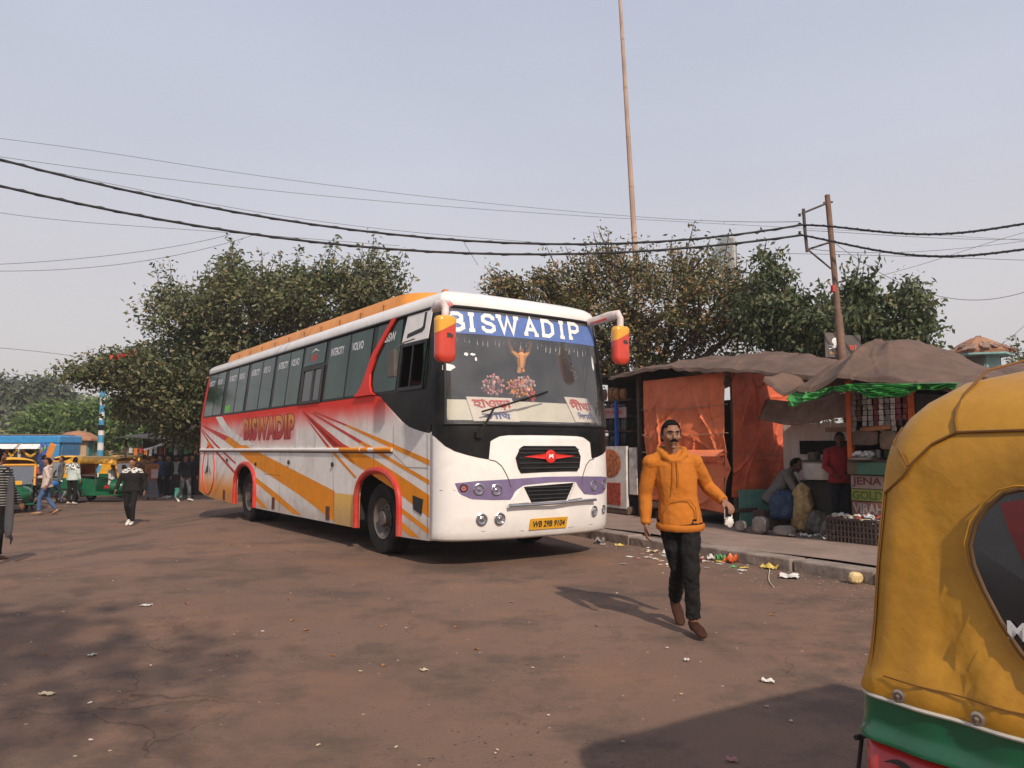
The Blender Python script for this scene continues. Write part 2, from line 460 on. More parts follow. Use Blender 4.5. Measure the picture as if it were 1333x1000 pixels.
# windscreen with rubber frame
def wsx(z): return .075 + .06 * (z - 1.8) / 1.55
WS0, WS1 = 1.798, 3.33
def wgrid(off, z0=WS0, z1=WS1, e=0):
    def fn(u, v):
        z = z0 + (z1 - z0) * v; a = wsx(z) + e; b = 2 * CX - a
        s = math.sin(-PI / 2 * .93 + PI * .93 * u) / math.sin(PI / 2 * .93)
        return fs(CX + s * (b - a) / 2, z, off)
    return fn
MB().grid(wgrid(0), 40, 14).build('windscreen', GLW, bus, smooth=True, fix=False)
fr_pts = []
g = wgrid(.006)
per = [(i / 24, 0) for i in range(24)] + [(1, j / 12) for j in range(12)] + [(1 - i / 24, 1) for i in range(24)] + [(0, 1 - j / 12) for j in range(12)]
pts = [g(*q) for q in per]; pts.append(pts[0])
MB().tube(pts, .022, 8).build('windscreen_seal', mat('seal_black', (.010, .010, .010), .5, var=.3), bus, smooth=True)
# pillars either side of the glass + header
for sgn in (-1, 1):
    def fn(u, v):
        z = 1.8 + 1.55 * v
        x0 = wsx(z) + .01
        xe = CX - Wz(z)
        x = x0 + (xe - x0) * u
        q = fs(x, z, .0)
        if u > .99: q = Vector((xe, EB + .004, z))
        if sgn > 0: q = Vector((2 * CX - q.x, q.y, q.z))
        return q
    MB().grid(fn, 10, 12).build('pillar', BLK, bus, smooth=True)
# roof
def plan(W, F, E, yr, z, rb=.22):
    out = []
    for i in range(33):
        s = math.sin(-PI / 2 + PI * i / 32); t = abs(s)
        out.append(Vector((CX + W * s, F + (E - F) * (1 - max(0, 1 - t ** 2.7) ** (1 / 2.7)), z)))
    for i in range(33):
        s = math.sin(PI / 2 - PI * i / 32); t = abs(s)
        out.append(Vector((CX + W * s, yr + rb * max(0, 1 - t ** 4) ** (1 / 4), z)))
    return out
lv = [(3.33, 0), (3.36, -.012), (3.43, -.014), (3.49, .01), (3.54, .07), (3.58, .17), (3.615, .34), (3.64, .6), (3.655, .95)]
rr = [plan(1.30 - i_, .255 + i_ * 1.0 + (z - 3.33) * .3, EB + i_, 11.82 - i_, z) for z, i_ in lv]
MB().rings(rr).build('roof', WHT, bus, smooth=True, ang=60)
# drip rail under the roof
MB().tube([side(.66, 3.335, .012), side(6, 3.335, .012), side(11.85, 3.335, .012)], .022, 6).build('drip_rail', BLK, bus)
# rear cap
rz = [(.46, 12.04), (.8, 12.05), (1.5, 12.06), (2.26, 12.04), (2.8, 11.97), (3.34, 11.84)]
rings = []
for z, yr in rz:
    W = Wz(z)
    rings.append([Vector((CX + W * math.sin(PI / 2 - PI * i / 24), yr + .3 * max(0, 1 - abs(math.sin(PI / 2 - PI * i / 24)) ** 4) ** .25, z)) for i in range(25)])
MB().rings(rings, closed=False).build('rear_cap', RED, bus, smooth=True)
MB().prism([(11.97, 2.26), (12.05, 2.26), (11.86, 3.34), (11.79, 3.34)], lambda u, v, d: side(u, v, .004 - d), 0, .03).build('rear_pillar', RED, bus)
# side glass band, with a window per opening
for sgn in (0, 1):
    MB().prism([(.66, 2.27), (12.0, 2.27), (11.82, 3.34), (.66, 3.34)] if sgn else [(1.40, 2.27), (12.0, 2.27), (11.82, 3.34), (1.40, 3.34)], lambda u, v, d: Vector(((sx(v) + .004 + d) if not sgn else 2 * CX - (sx(v) + .004 + d), u, v)), 0, .03).build('window_band', BLK, bus)
wins = [(1.46, 2.24, 1), (2.42, 4.06, 2), (5.32, 6.68, 2), (6.86, 8.38, 2), (8.60, 10.04, 2), (10.34, 11.82, 2)]
GREENG = mat('green_card', (0.12, 0.45, 0.05), 0.6)
for k, (a, b_, n) in enumerate(wins):
    m = MB(); mid = (a + b_) / 2
    spans = [(a, b_)] if n == 1 else [(a, mid - .012), (mid + .012, b_)]
    for (c, d_) in spans:
        m.prism([(c, 2.30), (d_, 2.30), (d_ - .02, 3.30), (c - .02, 3.30)], lambda u, v, d: side(u, v, .002 + d), 0, .004)
    wo = m.build('window', TIN, bus)
    if n == 2:
        MB().prism([(mid - .035, 2.29), (mid - .012, 2.29), (mid - .032, 3.31), (mid - .055, 3.31)], lambda u, v, d: side(u, v, .004 + d), 0, .006).build('window_divider', BLK, wo)
        t = MB()
        text(t, 'INTERCITY', lambda u, v: side(b_ - .1 - .52 * u, 3.02 + .13 * v, .0075), .02)
        text(t, 'VOLVO', lambda u, v: side(mid - .12 - .42 * u, 3.02 + .13 * v, .0075), .02)
        t.build('window_lettering', WTX, wo, fix=False)
    else:
        t = MB(); text(t, 'BISW', lambda u, v: side(b_ - .28 - .34 * u, 3.02 + .13 * v, .0075), .02); t.build('window_lettering', WTX, wo, fix=False)
plate([(9.6, 2.33), (9.98, 2.33), (9.98, 2.48), (9.6, 2.48)], 'window_sticker', GREENG, .007)
# emergency window: fixed upper light and an open frame below
eo = MB().prism([(4.24, 2.95), (5.18, 2.95), (5.15, 3.30), (4.21, 3.30)], lambda u, v, d: side(u, v, .004 + d), 0, .004).build('window', TIN, bus)
t = MB(); t.prism([(4.5, 3.17), (4.7, 3.21), (4.9, 3.17), (4.7, 3.24)], lambda u, v, d: side(u, v, .009 + d), 0, .001)
t.build('eagle_mark', WTX, eo)
t = MB(); text(t, 'EXIT', lambda u, v: side(4.82 - .24 * u, 3.02 + .11 * v, .0095), .02); t.build('window_lettering', RED, eo, fix=False)
m = MB()
for (a, b_, c, d_) in ((4.22, 5.2, 2.86, 2.92), (4.22, 5.2, 2.27, 2.32), (4.22, 4.28, 2.32, 2.86), (5.13, 5.2, 2.32, 2.86), (4.62, 4.67, 2.32, 2.86)):
    m.prism([(a, c), (b_, c), (b_, d_), (a, d_)], lambda u, v, d: side(u, v, .002 + d), 0, .022)
m.build('emergency_window_frame', mat('window_rubber', (.03, .027, .025), .6), bus)
MB().prism([(4.28, 2.32), (5.13, 2.32), (5.13, 2.86), (4.28, 2.86)], lambda u, v, d: side(u, v, .002 + d), 0, .003).build('window', mat('tinted_dark', (.012, .016, .015), .12, spec=.8), bus)
# red sweep
swp = [(1.77, 3.345), (2.1, 3.06), (2.32, 2.87), (2.42, 2.67), (2.53, 2.47), (2.62, 2.37), (2.80, 2.265), (2.03, 2.265), (2.18, 2.32), (2.25, 2.42), (2.28, 2.59), (2.17, 2.82), (1.93, 3.07), (1.60, 3.345)]
MB().prism(swp, lambda u, v, d: side(u, v, .005 + d), 0, .035).build('red_sweep', RED, bus, bevel=.012)
# white panel over the driver's window, black hook on it
MB().prism([(1.30, 3.335), (1.40, 2.93), (.655, 2.93), (.60, 3.335)], lambda u, v, d: side(u, v, .004 + d), 0, .012).build('cab_top_panel', WHT, bus, bevel=.006)
MB().prism([(1.26, 3.0), (.82, 3.04), (.76, 3.08), (.74, 3.3), (.80, 3.3), (.82, 3.12), (.86, 3.10), (1.24, 3.06)], lambda u, v, d: side(u, v, .0175 + d), 0, .001).build('black_hook_mark', BLK, bus)
m = MB()
for (a, b_, c, d_) in ((.655, 1.40, 2.885, 2.93), (.655, 1.40, 2.27, 2.32), (.655, .70, 2.32, 2.885), (1.35, 1.40, 2.32, 2.885), (1.02, 1.05, 2.32, 2.885)):
    m.prism([(a, c), (b_, c), (b_, d_), (a, d_)], lambda u, v, d: side(u, v, .0 + d), 0, .02)
m.build('cab_window_frame', BLK, bus)
# roof tray
def tray(ins, z, W=1.06):
    p = []
    for i in range(25):
        s = math.sin(-PI / 2 + PI * i / 24)
        p.append(Vector((CX + (W - ins) * s, 1.55 + ins + .75 * (1 - max(0, 1 - abs(s) ** 2.6) ** (1 / 2.6)), z)))
    for i in range(25):
        s = math.sin(PI / 2 - PI * i / 24)
        p.append(Vector((CX + (W - ins) * s, 11.1 - ins + .35 * max(0, 1 - abs(s) ** 3) ** (1 / 3), z)))
    return p
TRO = mat('tray_orange', (0.72, 0.27, 0.035), 0.4, var=0.15, scale=3, dirt=0.3)
MB().rings([tray(0, 3.56), tray(.0, 3.62), tray(.03, 3.73), tray(.06, 3.80), tray(.10, 3.815), tray(.16, 3.80)]).build('roof_tray', TRO, bus, smooth=True)
m = MB()
for y in np.arange(2.6, 11, .85):
    m.box((CX - 1.055, y, 3.66), (.012, .05, .10))
m.build('tray_brackets', mat('bracket_brown', (.35, .14, .03), .6), bus)
MB().blob((CX - 1.05, .75, 3.60), (.05, .07, .04)).build('marker_lamp', mat('amber', (.5, .16, .05), .4), bus, smooth=True)
# rub rail
MB().tube([(-.008, 12.0, 1.475), (-.008, 1.5, 1.475)], .032, 10).build('rub_rail', WHT, bus, smooth=True)
for a, b_ in ((1.5, 2.05), (2.25, 2.5), (2.55, 3.3)):
    MB().tube([(-.010, a, 1.476), (-.010, b_, 1.476)], .033, 10).build('rail_stripe', ORG, bus, smooth=True)
MB().tube([(-.004, 12.0, 1.435), (-.004, 1.5, 1.435)], .012, 6).build('rail_painted_shadow', SEAM, bus)  # dark strip laid in as the shadow under the rub rail
# stripes
def lerp_col(poly): return poly
S1 = [(5.02, 2.17), (4.1, 1.87), (3.22, 1.57), (2.66, 1.44)]
def stripe(up, lo, m, off, name='stripe'):
    m_ = MB(); n = 24
    u = np.array(up); l = np.array(lo)
    tu = np.linspace(0, 1, n + 1)
    def res(a):
        d = np.r_[0, np.cumsum(np.hypot(*np.diff(a, axis=0).T))]; d /= d[-1]
        return np.c_[np.interp(tu, d, a[:, 0]), np.interp(tu, d, a[:, 1])]
    U, L_ = res(u), res(l)
    vs = [Vector((-off, *q)) for q in U] + [Vector((-off, *q)) for q in L_]
    fsx = [(i, i + 1, n + 2 + i, n + 1 + i) for i in range(n)]
    return m_.add(vs, fsx).build(name, m, bus, fix=False)
def clipf(p): return p
o_ = .0025
stripe([(5.02, 2.17), (3.22, 1.57), (2.95, 1.51)], [(5.02, 2.13), (3.74, 1.57), (3.6, 1.51)], DRED, o_)
stripe([(2.95, 1.51), (2.09, 1.34), (1.44, 1.17), (.47, .90)], [(3.6, 1.51), (2.93, 1.29), (2.26, 1.14), (1.44, .93), (.47, .62)], ORG, o_)
stripe([(4.58, 2.12), (2.5, 1.60)], [(4.58, 2.09), (2.6, 1.57)], DRED, o_)
stripe([(2.5, 1.60), (2.2, 1.53), (1.45, 1.33), (.47, 1.09)], [(2.6, 1.57), (1.45, 1.28), (.47, 1.03)], ORG, o_)
stripe([(4.5, 2.14), (3.1, 1.87)], [(4.5, 2.11), (3.1, 1.84)], DRED, o_)
stripe([(3.1, 1.87), (1.62, 1.58), (.47, 1.345)], [(3.1, 1.84), (1.8, 1.55), (.47, 1.275)], ORG, o_)
stripe([(4.89, 2.11), (3.36, 1.54)], [(4.89, 2.09), (3.51, 1.51)], DRED, o_)
stripe([(3.36, 1.54), (2.75, 1.28)], [(3.51, 1.51), (2.80, 1.26)], ORG, o_)
stripe([(4.79, 2.01), (3.78, 1.54)], [(4.79, 1.99), (3.85, 1.51)], DRED, o_)
stripe([(3.78, 1.54), (2.69, 1.07)], [(3.85, 1.51), (2.74, 1.04)], ORG, o_)
stripe([(1.26, .71), (.47, .48)], [(1.26, .64), (.47, .41)], ORG, o_)
stripe([(1.26, .53), (.70, .345)], [(1.26, .44), (.98, .345)], ORG, o_)
stripe([(11.91, 2.09), (9.6, 1.77)], [(12.0, 2.07), (9.9, 1.68)], DRED, o_)
stripe([(9.6, 1.77), (8.33, 1.57), (5.42, 1.12), (3.63, .84), (3.51, .82)], [(9.9, 1.68), (9.13, 1.51), (7.66, 1.15), (5.98, .86), (4.93, .66), (3.51, .345)], ORG, o_)
stripe([(11.99, 2.0), (10.49, 1.58), (8.98, 1.20)], [(12.0, 1.97), (10.6, 1.55), (9.0, 1.16)], DRED, o_)
stripe([(12.0, 1.96), (10.98, 1.58), (9.01, 1.01)], [(12.0, 1.93), (11.14, 1.56), (9.05, .95)], DRED, o_)
stripe([(7.55, .92), (6.27, .66), (4.95, .345)], [(7.55, .82), (6.48, .58), (5.4, .345)], ORG, o_)
stripe([(7.5, .56), (6.75, .345)], [(7.5, .46), (7.1, .345)], ORG, o_)
stripe([(10.17, 2.24), (9.62, 1.98), (8.89, 1.79), (7.6, 1.57)], [(10.73, 2.25), (10.22, 1.98), (9.59, 1.78), (8.59, 1.57)], mat('stripe_white', (.74, .71, .67), .35, dirt=.2), o_ + .001)
# emblem near the tail: thin red ring round a dark trident
pts = [(-.006, 11.22 + .53 * math.cos(a), 1.0 + .57 * math.sin(a)) for a in np.linspace(0, 2 * PI, 41)]
eb = MB().tube(pts, .014, 6).build('round_emblem', RED, bus)
m = MB()
m.prism([(11.30, 1.52), (11.24, .95), (11.36, .95)], fx(.005), 0, .001)
for dy in (-.28, -.14, 0, .14, .28):
    m.prism([(11.27 + dy * .3, 1.12), (11.27 + dy * .8, .9), (11.27 + dy, .80 + abs(dy) * .3), (11.27 + dy * .5 - .03, .95)], fx(.006 + abs(dy) * .002), 0, .0005)
m.build('trident_mark', mat('trident_green', (.01, .06, .06), .5), eb)
MB().lathe([(0.001, 0), (.09, 0), (.09, .002), (.001, .002)], (-.008, 11.30, 1.60), (-1, 0, 0)).build('orange_dot', ORG, eb)
# BISWADIP painted on the side
m = MB(); text(m, 'BISWADIP', lambda u, v: Vector((-.0055, 8.46 - 3.08 * u, 1.665 + .475 * v)), .09, 1.12)
lt = m.build('side_lettering', mat('lettering_maroon', (.22, .015, .02), .5, var=.2), bus, fix=False)
LGR = mat('lettering_amber', (.70, .27, .04), .5, var=.2)
t_ = LGR.node_tree; b_ = t_.nodes['Principled BSDF']; tc = t_.nodes.new('ShaderNodeTexCoord'); sp = t_.nodes.new('ShaderNodeSeparateXYZ')
cr = t_.nodes.new('ShaderNodeValToRGB'); mr_ = t_.nodes.new('ShaderNodeMapRange')
t_.links.new(tc.outputs['Object'], sp.inputs[0]); t_.links.new(sp.outputs['Z'], mr_.inputs['Value'])
mr_.inputs['From Min'].default_value = 1.66; mr_.inputs['From Max'].default_value = 2.14
cr.color_ramp.elements[0].color = (.42, .035, .03, 1); cr.color_ramp.elements[0].position = .35
cr.color_ramp.elements[1].color = (.66, .26, .05, 1); cr.color_ramp.elements[1].position = .8
t_.links.new(mr_.outputs[0], cr.inputs[0]); t_.links.new(cr.outputs[0], b_.inputs['Base Color'])
m = MB(); text(m, 'BISWADIP', lambda u, v: Vector((-.0068, 8.44 - 3.04 * u, 1.68 + .445 * v)), .045, 1.14)
m.build('lettering_fill', LGR, lt, fix=False)
# seams, knobs, vents, handle
def seam(y0, z0, y1, z1, w_=.007):
    d = Vector((0, y1 - y0, z1 - z0)).normalized(); n_ = Vector((0, -d.z, d.y)) * w_ / 2
    a, b2 = Vector((-.0042, y0, z0)), Vector((-.0042, y1, z1))
    return [a + n_, b2 + n_, b2 - n_, a - n_]
m = MB()
for q in [(1.49, 1.80, 1.49, 1.44), (4.39, 1.83, 4.39, 1.50), (5.33, 1.83, 5.33, 1.50), (6.12, 1.44, 6.08, .36), (3.62, 1.44, 3.51, .34), (2.1, 1.44, 2.1, 1.2), (.54, 1.68, .50, .35), (1.07, 1.24, .5, 1.24), (1.49, 1.42, 1.07, 1.24), (9.0, 1.42, 9.0, 1.2), (11.9, 1.40, 10.9, 1.40), (7.0, 1.44, 7.0, 1.0), (7.0, 1.0, 6.1, 1.0), (5.33, 1.25, 5.33, 1.06), (10.5, 1.42, 10.5, .5)]:
    MB().add(seam(*q), [(0, 1, 2, 3)]).build('panel_seam', SEAM, bus, fix=False)
for y, z in ((9.61, 1.25), (7.55, 1.19), (5.62, 1.25), (3.59, 1.24)):
    MB().lathe([(.001, .03), (.035, .028), (.04, .01), (.02, 0)], (-.003, y, z), (-1, 0, 0), 12).build('locker_knob', DRK, bus, smooth=True)
for y, z in ((9.81, .47), (6.44, .47), (3.77, .46)):
    m = MB().box((-.006, y, z), (.012, .15, .22)); m.build('side_reflector', mat('reflector', (.10, .03, .02), .3), bus, bevel=.004)
m = MB().prism([(.62, .84), (.90, .88), (.88, .70), (.66, .64)], fx(.006), 0, .004); m.build('filler_recess', DRK, bus)
# wheel arches
for yc in (FA, RA):
    pts = [(-.012, u, v) for u, v in arch(yc, .70, 1.185, .32, 18)]
    MB().tube(pts, [(.05, .05)] * len(pts), 8).build('wheel_arch', mat('arch_red', (.52, .03, .02), .5, var=.2, dirt=.7, dirtcol=(.22, .12, .09), dscale=3, spec=.3), bus, smooth=True)
m = MB().bb(.55, 2.3, .5, 11.9, .42, 1.15); m.bb(.08, 2.75, 2.75, 7.4, .42, 1.2); m.bb(.06, 2.78, .5, 1.2, .45, 1.25); m.bb(.08, 2.75, 9.05, 11.9, .5, 1.2); m.bb(.05, 2.78, .55, 11.9, 1.2, 1.26)
m.build('chassis', DRK, bus)
HUB = mat('hub_grey', (.10, .085, .075), .6, dirt=.5, dirtcol=(.12, .08, .05))
def wheel(xc, yc, s=1, w_=.28, r=.50):
    t = MB().lathe([(r - .22, -.10), (r - .10, -w_ / 2), (r - .03, -w_ / 2 + .005), (r, -w_ / 2 + .04), (r, w_ / 2 - .04), (r - .03, w_ / 2 - .005), (r - .10, w_ / 2), (r - .22, .10)], (xc, yc, r), (s, 0, 0), 36).build('tyre', RUB, bus, smooth=True)
    h = MB().lathe([(r - .21, w_ / 2 - .02), (r - .24, w_ / 2 - .05), (r - .30, w_ / 2 - .10), (.12, w_ / 2 - .09), (.10, w_ / 2 + .0), (.001, w_ / 2 + .01)], (xc, yc, r), (s, 0, 0), 28)
    for k in range(8):
        a = 2 * PI * k / 8
        h.lathe([(.018, w_ / 2 - .10), (.018, w_ / 2 - .06), (.001, w_ / 2 - .055)], (xc, yc + .16 * math.cos(a), r + .16 * math.sin(a)), (s, 0, 0), 6)
    h.build('wheel_hub', HUB, bus, smooth=True)
for x, s in ((.20, -1), (2 * CX - .20, 1)):
    wheel(x, FA, s); wheel(x + .02 * (-s), RA, s); wheel(x - s * .32, RA, s)
# ------------------------------------------------ front details
def fprism(poly, off, th, name, m, par=bus, n=1):
    return MB().prism(poly, lambda u, v, d: fs(u, v, off + d), 0, th).build(name, m, par)
g_ = fprism([(.95, 1.37), (.98, 1.24), (1.02, 1.175), (1.97, 1.185), (2.02, 1.25), (2.05, 1.38), (2.0, 1.49), (1.95, 1.525), (1.08, 1.525), (1.03, 1.50)], .003, .012, 'grille', BLK)
m = MB()
for z in (1.235, 1.30, 1.365, 1.43, 1.48):
    m.tube([fs(.99 + abs(z - 1.37) * .1, z, .022), fs(1.5, z, .022), fs(2.02 - abs(z - 1.37) * .1, z, .022)], .009, 6)
m.build('grille_bars', mat('grille_black', (.03, .03, .03), .35), g_)
g2 = fprism([(1.06, 1.0), (1.18, .80), (1.76, .81), (1.89, 1.03)], .004, .012, 'lower_grille', BLK)
m = MB()
for z in (.84, .89, .94, .985):
    k = (z - .8) / .2
    m.tube([fs(1.19 - .12 * k, z, .022), fs(1.5, z, .022), fs(1.75 + .12 * k, z, .022)], .008, 6)
m.build('grille_bars', mat('grille_black', 0), g2)
# badge: red disc, long red wings
m = MB().prism([(1.06, 1.385), (1.38, 1.42), (1.48, 1.425), (1.60, 1.42), (1.92, 1.39), (1.60, 1.355), (1.48, 1.35), (1.38, 1.355)], lambda u, v, d: fs(u, v, .034 + d), 0, .006)
RB = mat('badge_red', (.62, .03, .02), .3)
c_ = fs(1.49, 1.385, .03)
m.lathe([(.001, .02), (.07, .02), (.088, .014), (.088, 0)], c_, (0, -1, 0), 24)
bd = m.build('badge', RB, bus)
m = MB().prism([(-.04, -.03), (0, .0), (.04, -.03), (.03, .035), (0, .02), (-.03, .035)], lambda u, v, d: c_ + Vector((u, -.0205 - d, v)), 0, .002)
m.build('badge_emblem', WTX, bd)
# purple lamp band
curve_strip([(.16, 1.05), (.20, .93), (.34, .862), (.60, .845), (.87, .84), (.93, .95), (1.06, 1.02), (1.5, 1.045), (1.90, 1.045), (2.02, .95), (2.10, .87), (2.35, .85), (2.55, .865), (2.64, .93), (2.70, 1.06)],
            [(.16, 1.06), (.4, 1.085), (.81, 1.10), (1.4, 1.12), (2.0, 1.115), (2.5, 1.10), (2.70, 1.08)], .004, 80).build('lamp_band', PUR, bus, smooth=True, fix=False)
# bonnet seam lines
def ftube(pts, r, name, m, off=.002, n=6): 
    return MB().tube([fs(x, z, off) for x, z in pts], r, n).build(name, m, bus, smooth=True)
for mr2 in (0, 1):
    f = (lambda p: [(C2 + .05 - x, z) for x, z in p]) if mr2 else (lambda p: p)
    ftube(f([(.57, 1.35), (.66, 1.33), (.74, 1.27), (.79, 1.19), (.83, 1.11), (.86, 1.0)]), .006, 'bonnet_seam', SEAM)
ftube([(.05, .97), (.03, .97), (.16, .97)], .003, 'panel_joint', SEAM)
ftube([(.10, .47), (.5, .46), (1.1, .435)], .004, 'bumper_crease', mat('crease_grey', (.3, .26, .23), .6), .001)
ftube([(1.85, .435), (2.3, .45), (2.7, .48)], .004, 'bumper_crease', mat('crease_grey', 0), .001)
# white wedges at the ends of the chrome bar
fprism([(.84, .79), (1.03, 1.0), (1.15, .80)], .008, .02, 'bumper_wedge', WHT)
fprism([(1.80, .81), (1.92, 1.04), (2.06, .83)], .008, .02, 'bumper_wedge', WHT)
MB().tube([fs(.80, .765, .06), fs(1.5, .775, .075), fs(2.28, .79, .06)], .02, 10).build('chrome_bar', CHR, bus, smooth=True)
LENS = mat('lens', (.35, .35, .36), .08, metal=.75, var=.35, scale=30)
AMB = mat('amber_lens', (.50, .12, .04), .2, var=.2)
def lamp(x, z, r, m, name='headlight'):
    c = fs(x, z, 0); n_ = (fs(x, z, .1) - c).normalized()
    o = MB().lathe([(r + .012, -.02), (r + .014, .006), (r + .002, .012), (r, .004)], c + n_ * .004, n_, 24).build(name, CHR if m is LENS else BLK, bus, smooth=True)
    MB().lathe([(r + .001, .004), (r * .9, .0), (r * .6, -.012), (r * .25, -.004), (.001, 0.006)], c + n_ * .010, n_, 24).build('lens', m, o, smooth=True)
lamp(.25, 1.0, .036, AMB, 'indicator')
for x, z, r in ((.43, .98, .062), (.66, .97, .062), (2.30, .98, .062), (2.58, .985, .055), (.47, .61, .062), (.71, .61, .064), (2.32, .63, .060), (2.56, .64, .048)):
    lamp(x, z, r, LENS)
# number plate
pl = fprism([(1.17, .44), (1.79, .44), (1.79, .585), (1.17, .585)], .010, .008, 'number_plate', mat('plate_yellow', (.70, .35, .02), .5, var=.1))
m = MB(); text(m, 'WB 29B 9104', lambda u, v: fs(1.21 + .54 * u, .468 + .085 * v, .0195), .03)
m.build('plate_lettering', DRK, pl, fix=False)
# blue banner across the head of the windscreen
BLUE = mat('banner_blue', (.10, .17, .42), .45, var=.12)
bn = MB().grid(lambda u, v: wgrid(.003, 2.97 + .02 * u, 3.27, .03)(u * .955 + .0, v), 40, 4).build('windscreen_banner', BLUE, bus, smooth=True, fix=False)
LET = {'B': [[(0, 0), (0, 1)], [(-.15, 1), (.5, 1), (.72, .88), (.72, .65), (.5, .53), (0, .53)], [(.5, .53), (.8, .38), (.8, .15), (.55, 0), (-.15, 0)]],
       'I': [[(.2, 0), (.2, 1)], [(0, 1), (.4, 1)], [(0, 0), (.4, 0)]],
       'S': [[(.75, .72), (.75, .85), (.55, 1), (.22, 1), (.03, .85), (.03, .66), (.25, .53), (.6, .47), (.78, .33), (.78, .15), (.55, 0), (.22, 0), (.02, .14), (.02, .3)]],
       'W': [[(-.1, 1), (.22, 0), (.55, .95), (.88, 0), (1.2, 1)], [(-.3, 1), (.1, 1)], [(1.0, 1), (1.4, 1)]],
       'A': [[(0, 0), (.42, 1), (.85, 0)], [(.18, .33), (.68, .33)], [(-.14, 0), (.18, 0)], [(.68, 0), (1.0, 0)]],
       'D': [[(0, 0), (0, 1)], [(-.15, 1), (.45, 1), (.78, .78), (.78, .22), (.45, 0), (-.15, 0)]],
       'P': [[(0, 0), (0, 1)], [(-.15, 1), (.5, 1), (.75, .86), (.75, .6), (.5, .45), (0, .45)], [(-.15, 0), (.2, 0)]]}
def stroke(mb, pts, w_, fn, base, closed=False):
    p = [Vector((x, y, 0)) for x, y in pts]
    k = len(p); L_, R_ = [], []
    for i in range(k):
        d = (p[min(i + 1, k - 1)] - p[max(i - 1, 0)]).normalized()
        n_ = Vector((-d.y, d.x, 0))
        sc_ = 1.0
        if 0 < i < k - 1:
            d1 = (p[i] - p[i - 1]).normalized(); c_ = max(.5, n_.dot(Vector((-d1.y, d1.x, 0)))); sc_ = 1 / c_
        L_.append(p[i] + n_ * w_ / 2 * sc_); R_.append(p[i] - n_ * w_ / 2 * sc_)
    vs = [fn(q.x, q.y, base) for q in L_ + R_]
    mb.add(vs, [(i, i + 1, k + i + 1, k + i) for i in range(k - 1)])
m = MB()
cen = [('B', .43), ('I', .55), ('S', .73), ('W', 1.04), ('A', 1.42), ('D', 1.72), ('I', 1.98), ('P', 2.24)]
hw = {'B': .36, 'I': .2, 'S': .39, 'W': .55, 'A': .43, 'D': .39, 'P': .36}
cen = [('B', .27), ('I', .485), ('S', .73), ('W', 1.04), ('A', 1.42), ('D', 1.72), ('I', 1.975), ('P', 2.21)]
for ch, xc in cen:
    for i, st in enumerate(LET[ch]):
        stroke(m, [(x * .215, y * .215) for x, y in st], .052, lambda u, v, d, xc=xc, ch=ch: fs(xc - hw[ch] * .215 + u, 3.015 + (xc * .02) + v, .008 + d), i * .0006)
m.build('banner_lettering', mat('banner_white', (.78, .77, .74), .5, var=.05), bn, fix=False)
# wiper
m = MB().tube([fs(.43, 1.66, .05), fs(.55, 1.85, .07), fs(.66, 2.0, .05)], .016, 6)
m.box(fs(.43, 1.66, .03), (.08, .06, .07))
wp = m.build('wiper', RUB, bus, smooth=False)
m = MB()
pts = [fs(.50 + 1.05 * k / 8, 1.955 + .30 * k / 8, .035) for k in range(9)]
m.tube(pts, .013, 6); m.tube([p + Vector((0, -.012, .0)) for p in pts[2:7]], .014, 6)
m.build('wiper_blade', RUB, wp)
# stickers on the glass
m = MB()
for x, z, w_, h_ in ((.37, 2.70, .07, .05), (.46, 2.70, .08, .04), (.50, 2.64, .03, .06), (.14, 2.52, .16, .10), (2.55, 2.72, .05, .22)):
    poly = [(x + w_ / 2 * math.cos(a) * rnd.uniform(.7, 1.1), z + h_ / 2 * math.sin(a) * rnd.uniform(.7, 1.1)) for a in np.linspace(0, 2 * PI, 11)[:-1]]
    m.prism(poly, lambda u, v, d: fs(u, v, .004 + d), 0, .001)
m.build('glass_stickers', WTX, bus)
# row of short tassels under the banner
m = MB()
for k in range(26):
    x = .35 + k * .088 + rnd.uniform(-.02, .02)
    m.tube([(x, fy(x, 2.9) + .12, 2.94), (x + rnd.uniform(-.01, .01), fy(x, 2.9) + .12, 2.94 - rnd.uniform(.03, .12))], .006, 4)
m.build('tassels', WTX, bus)
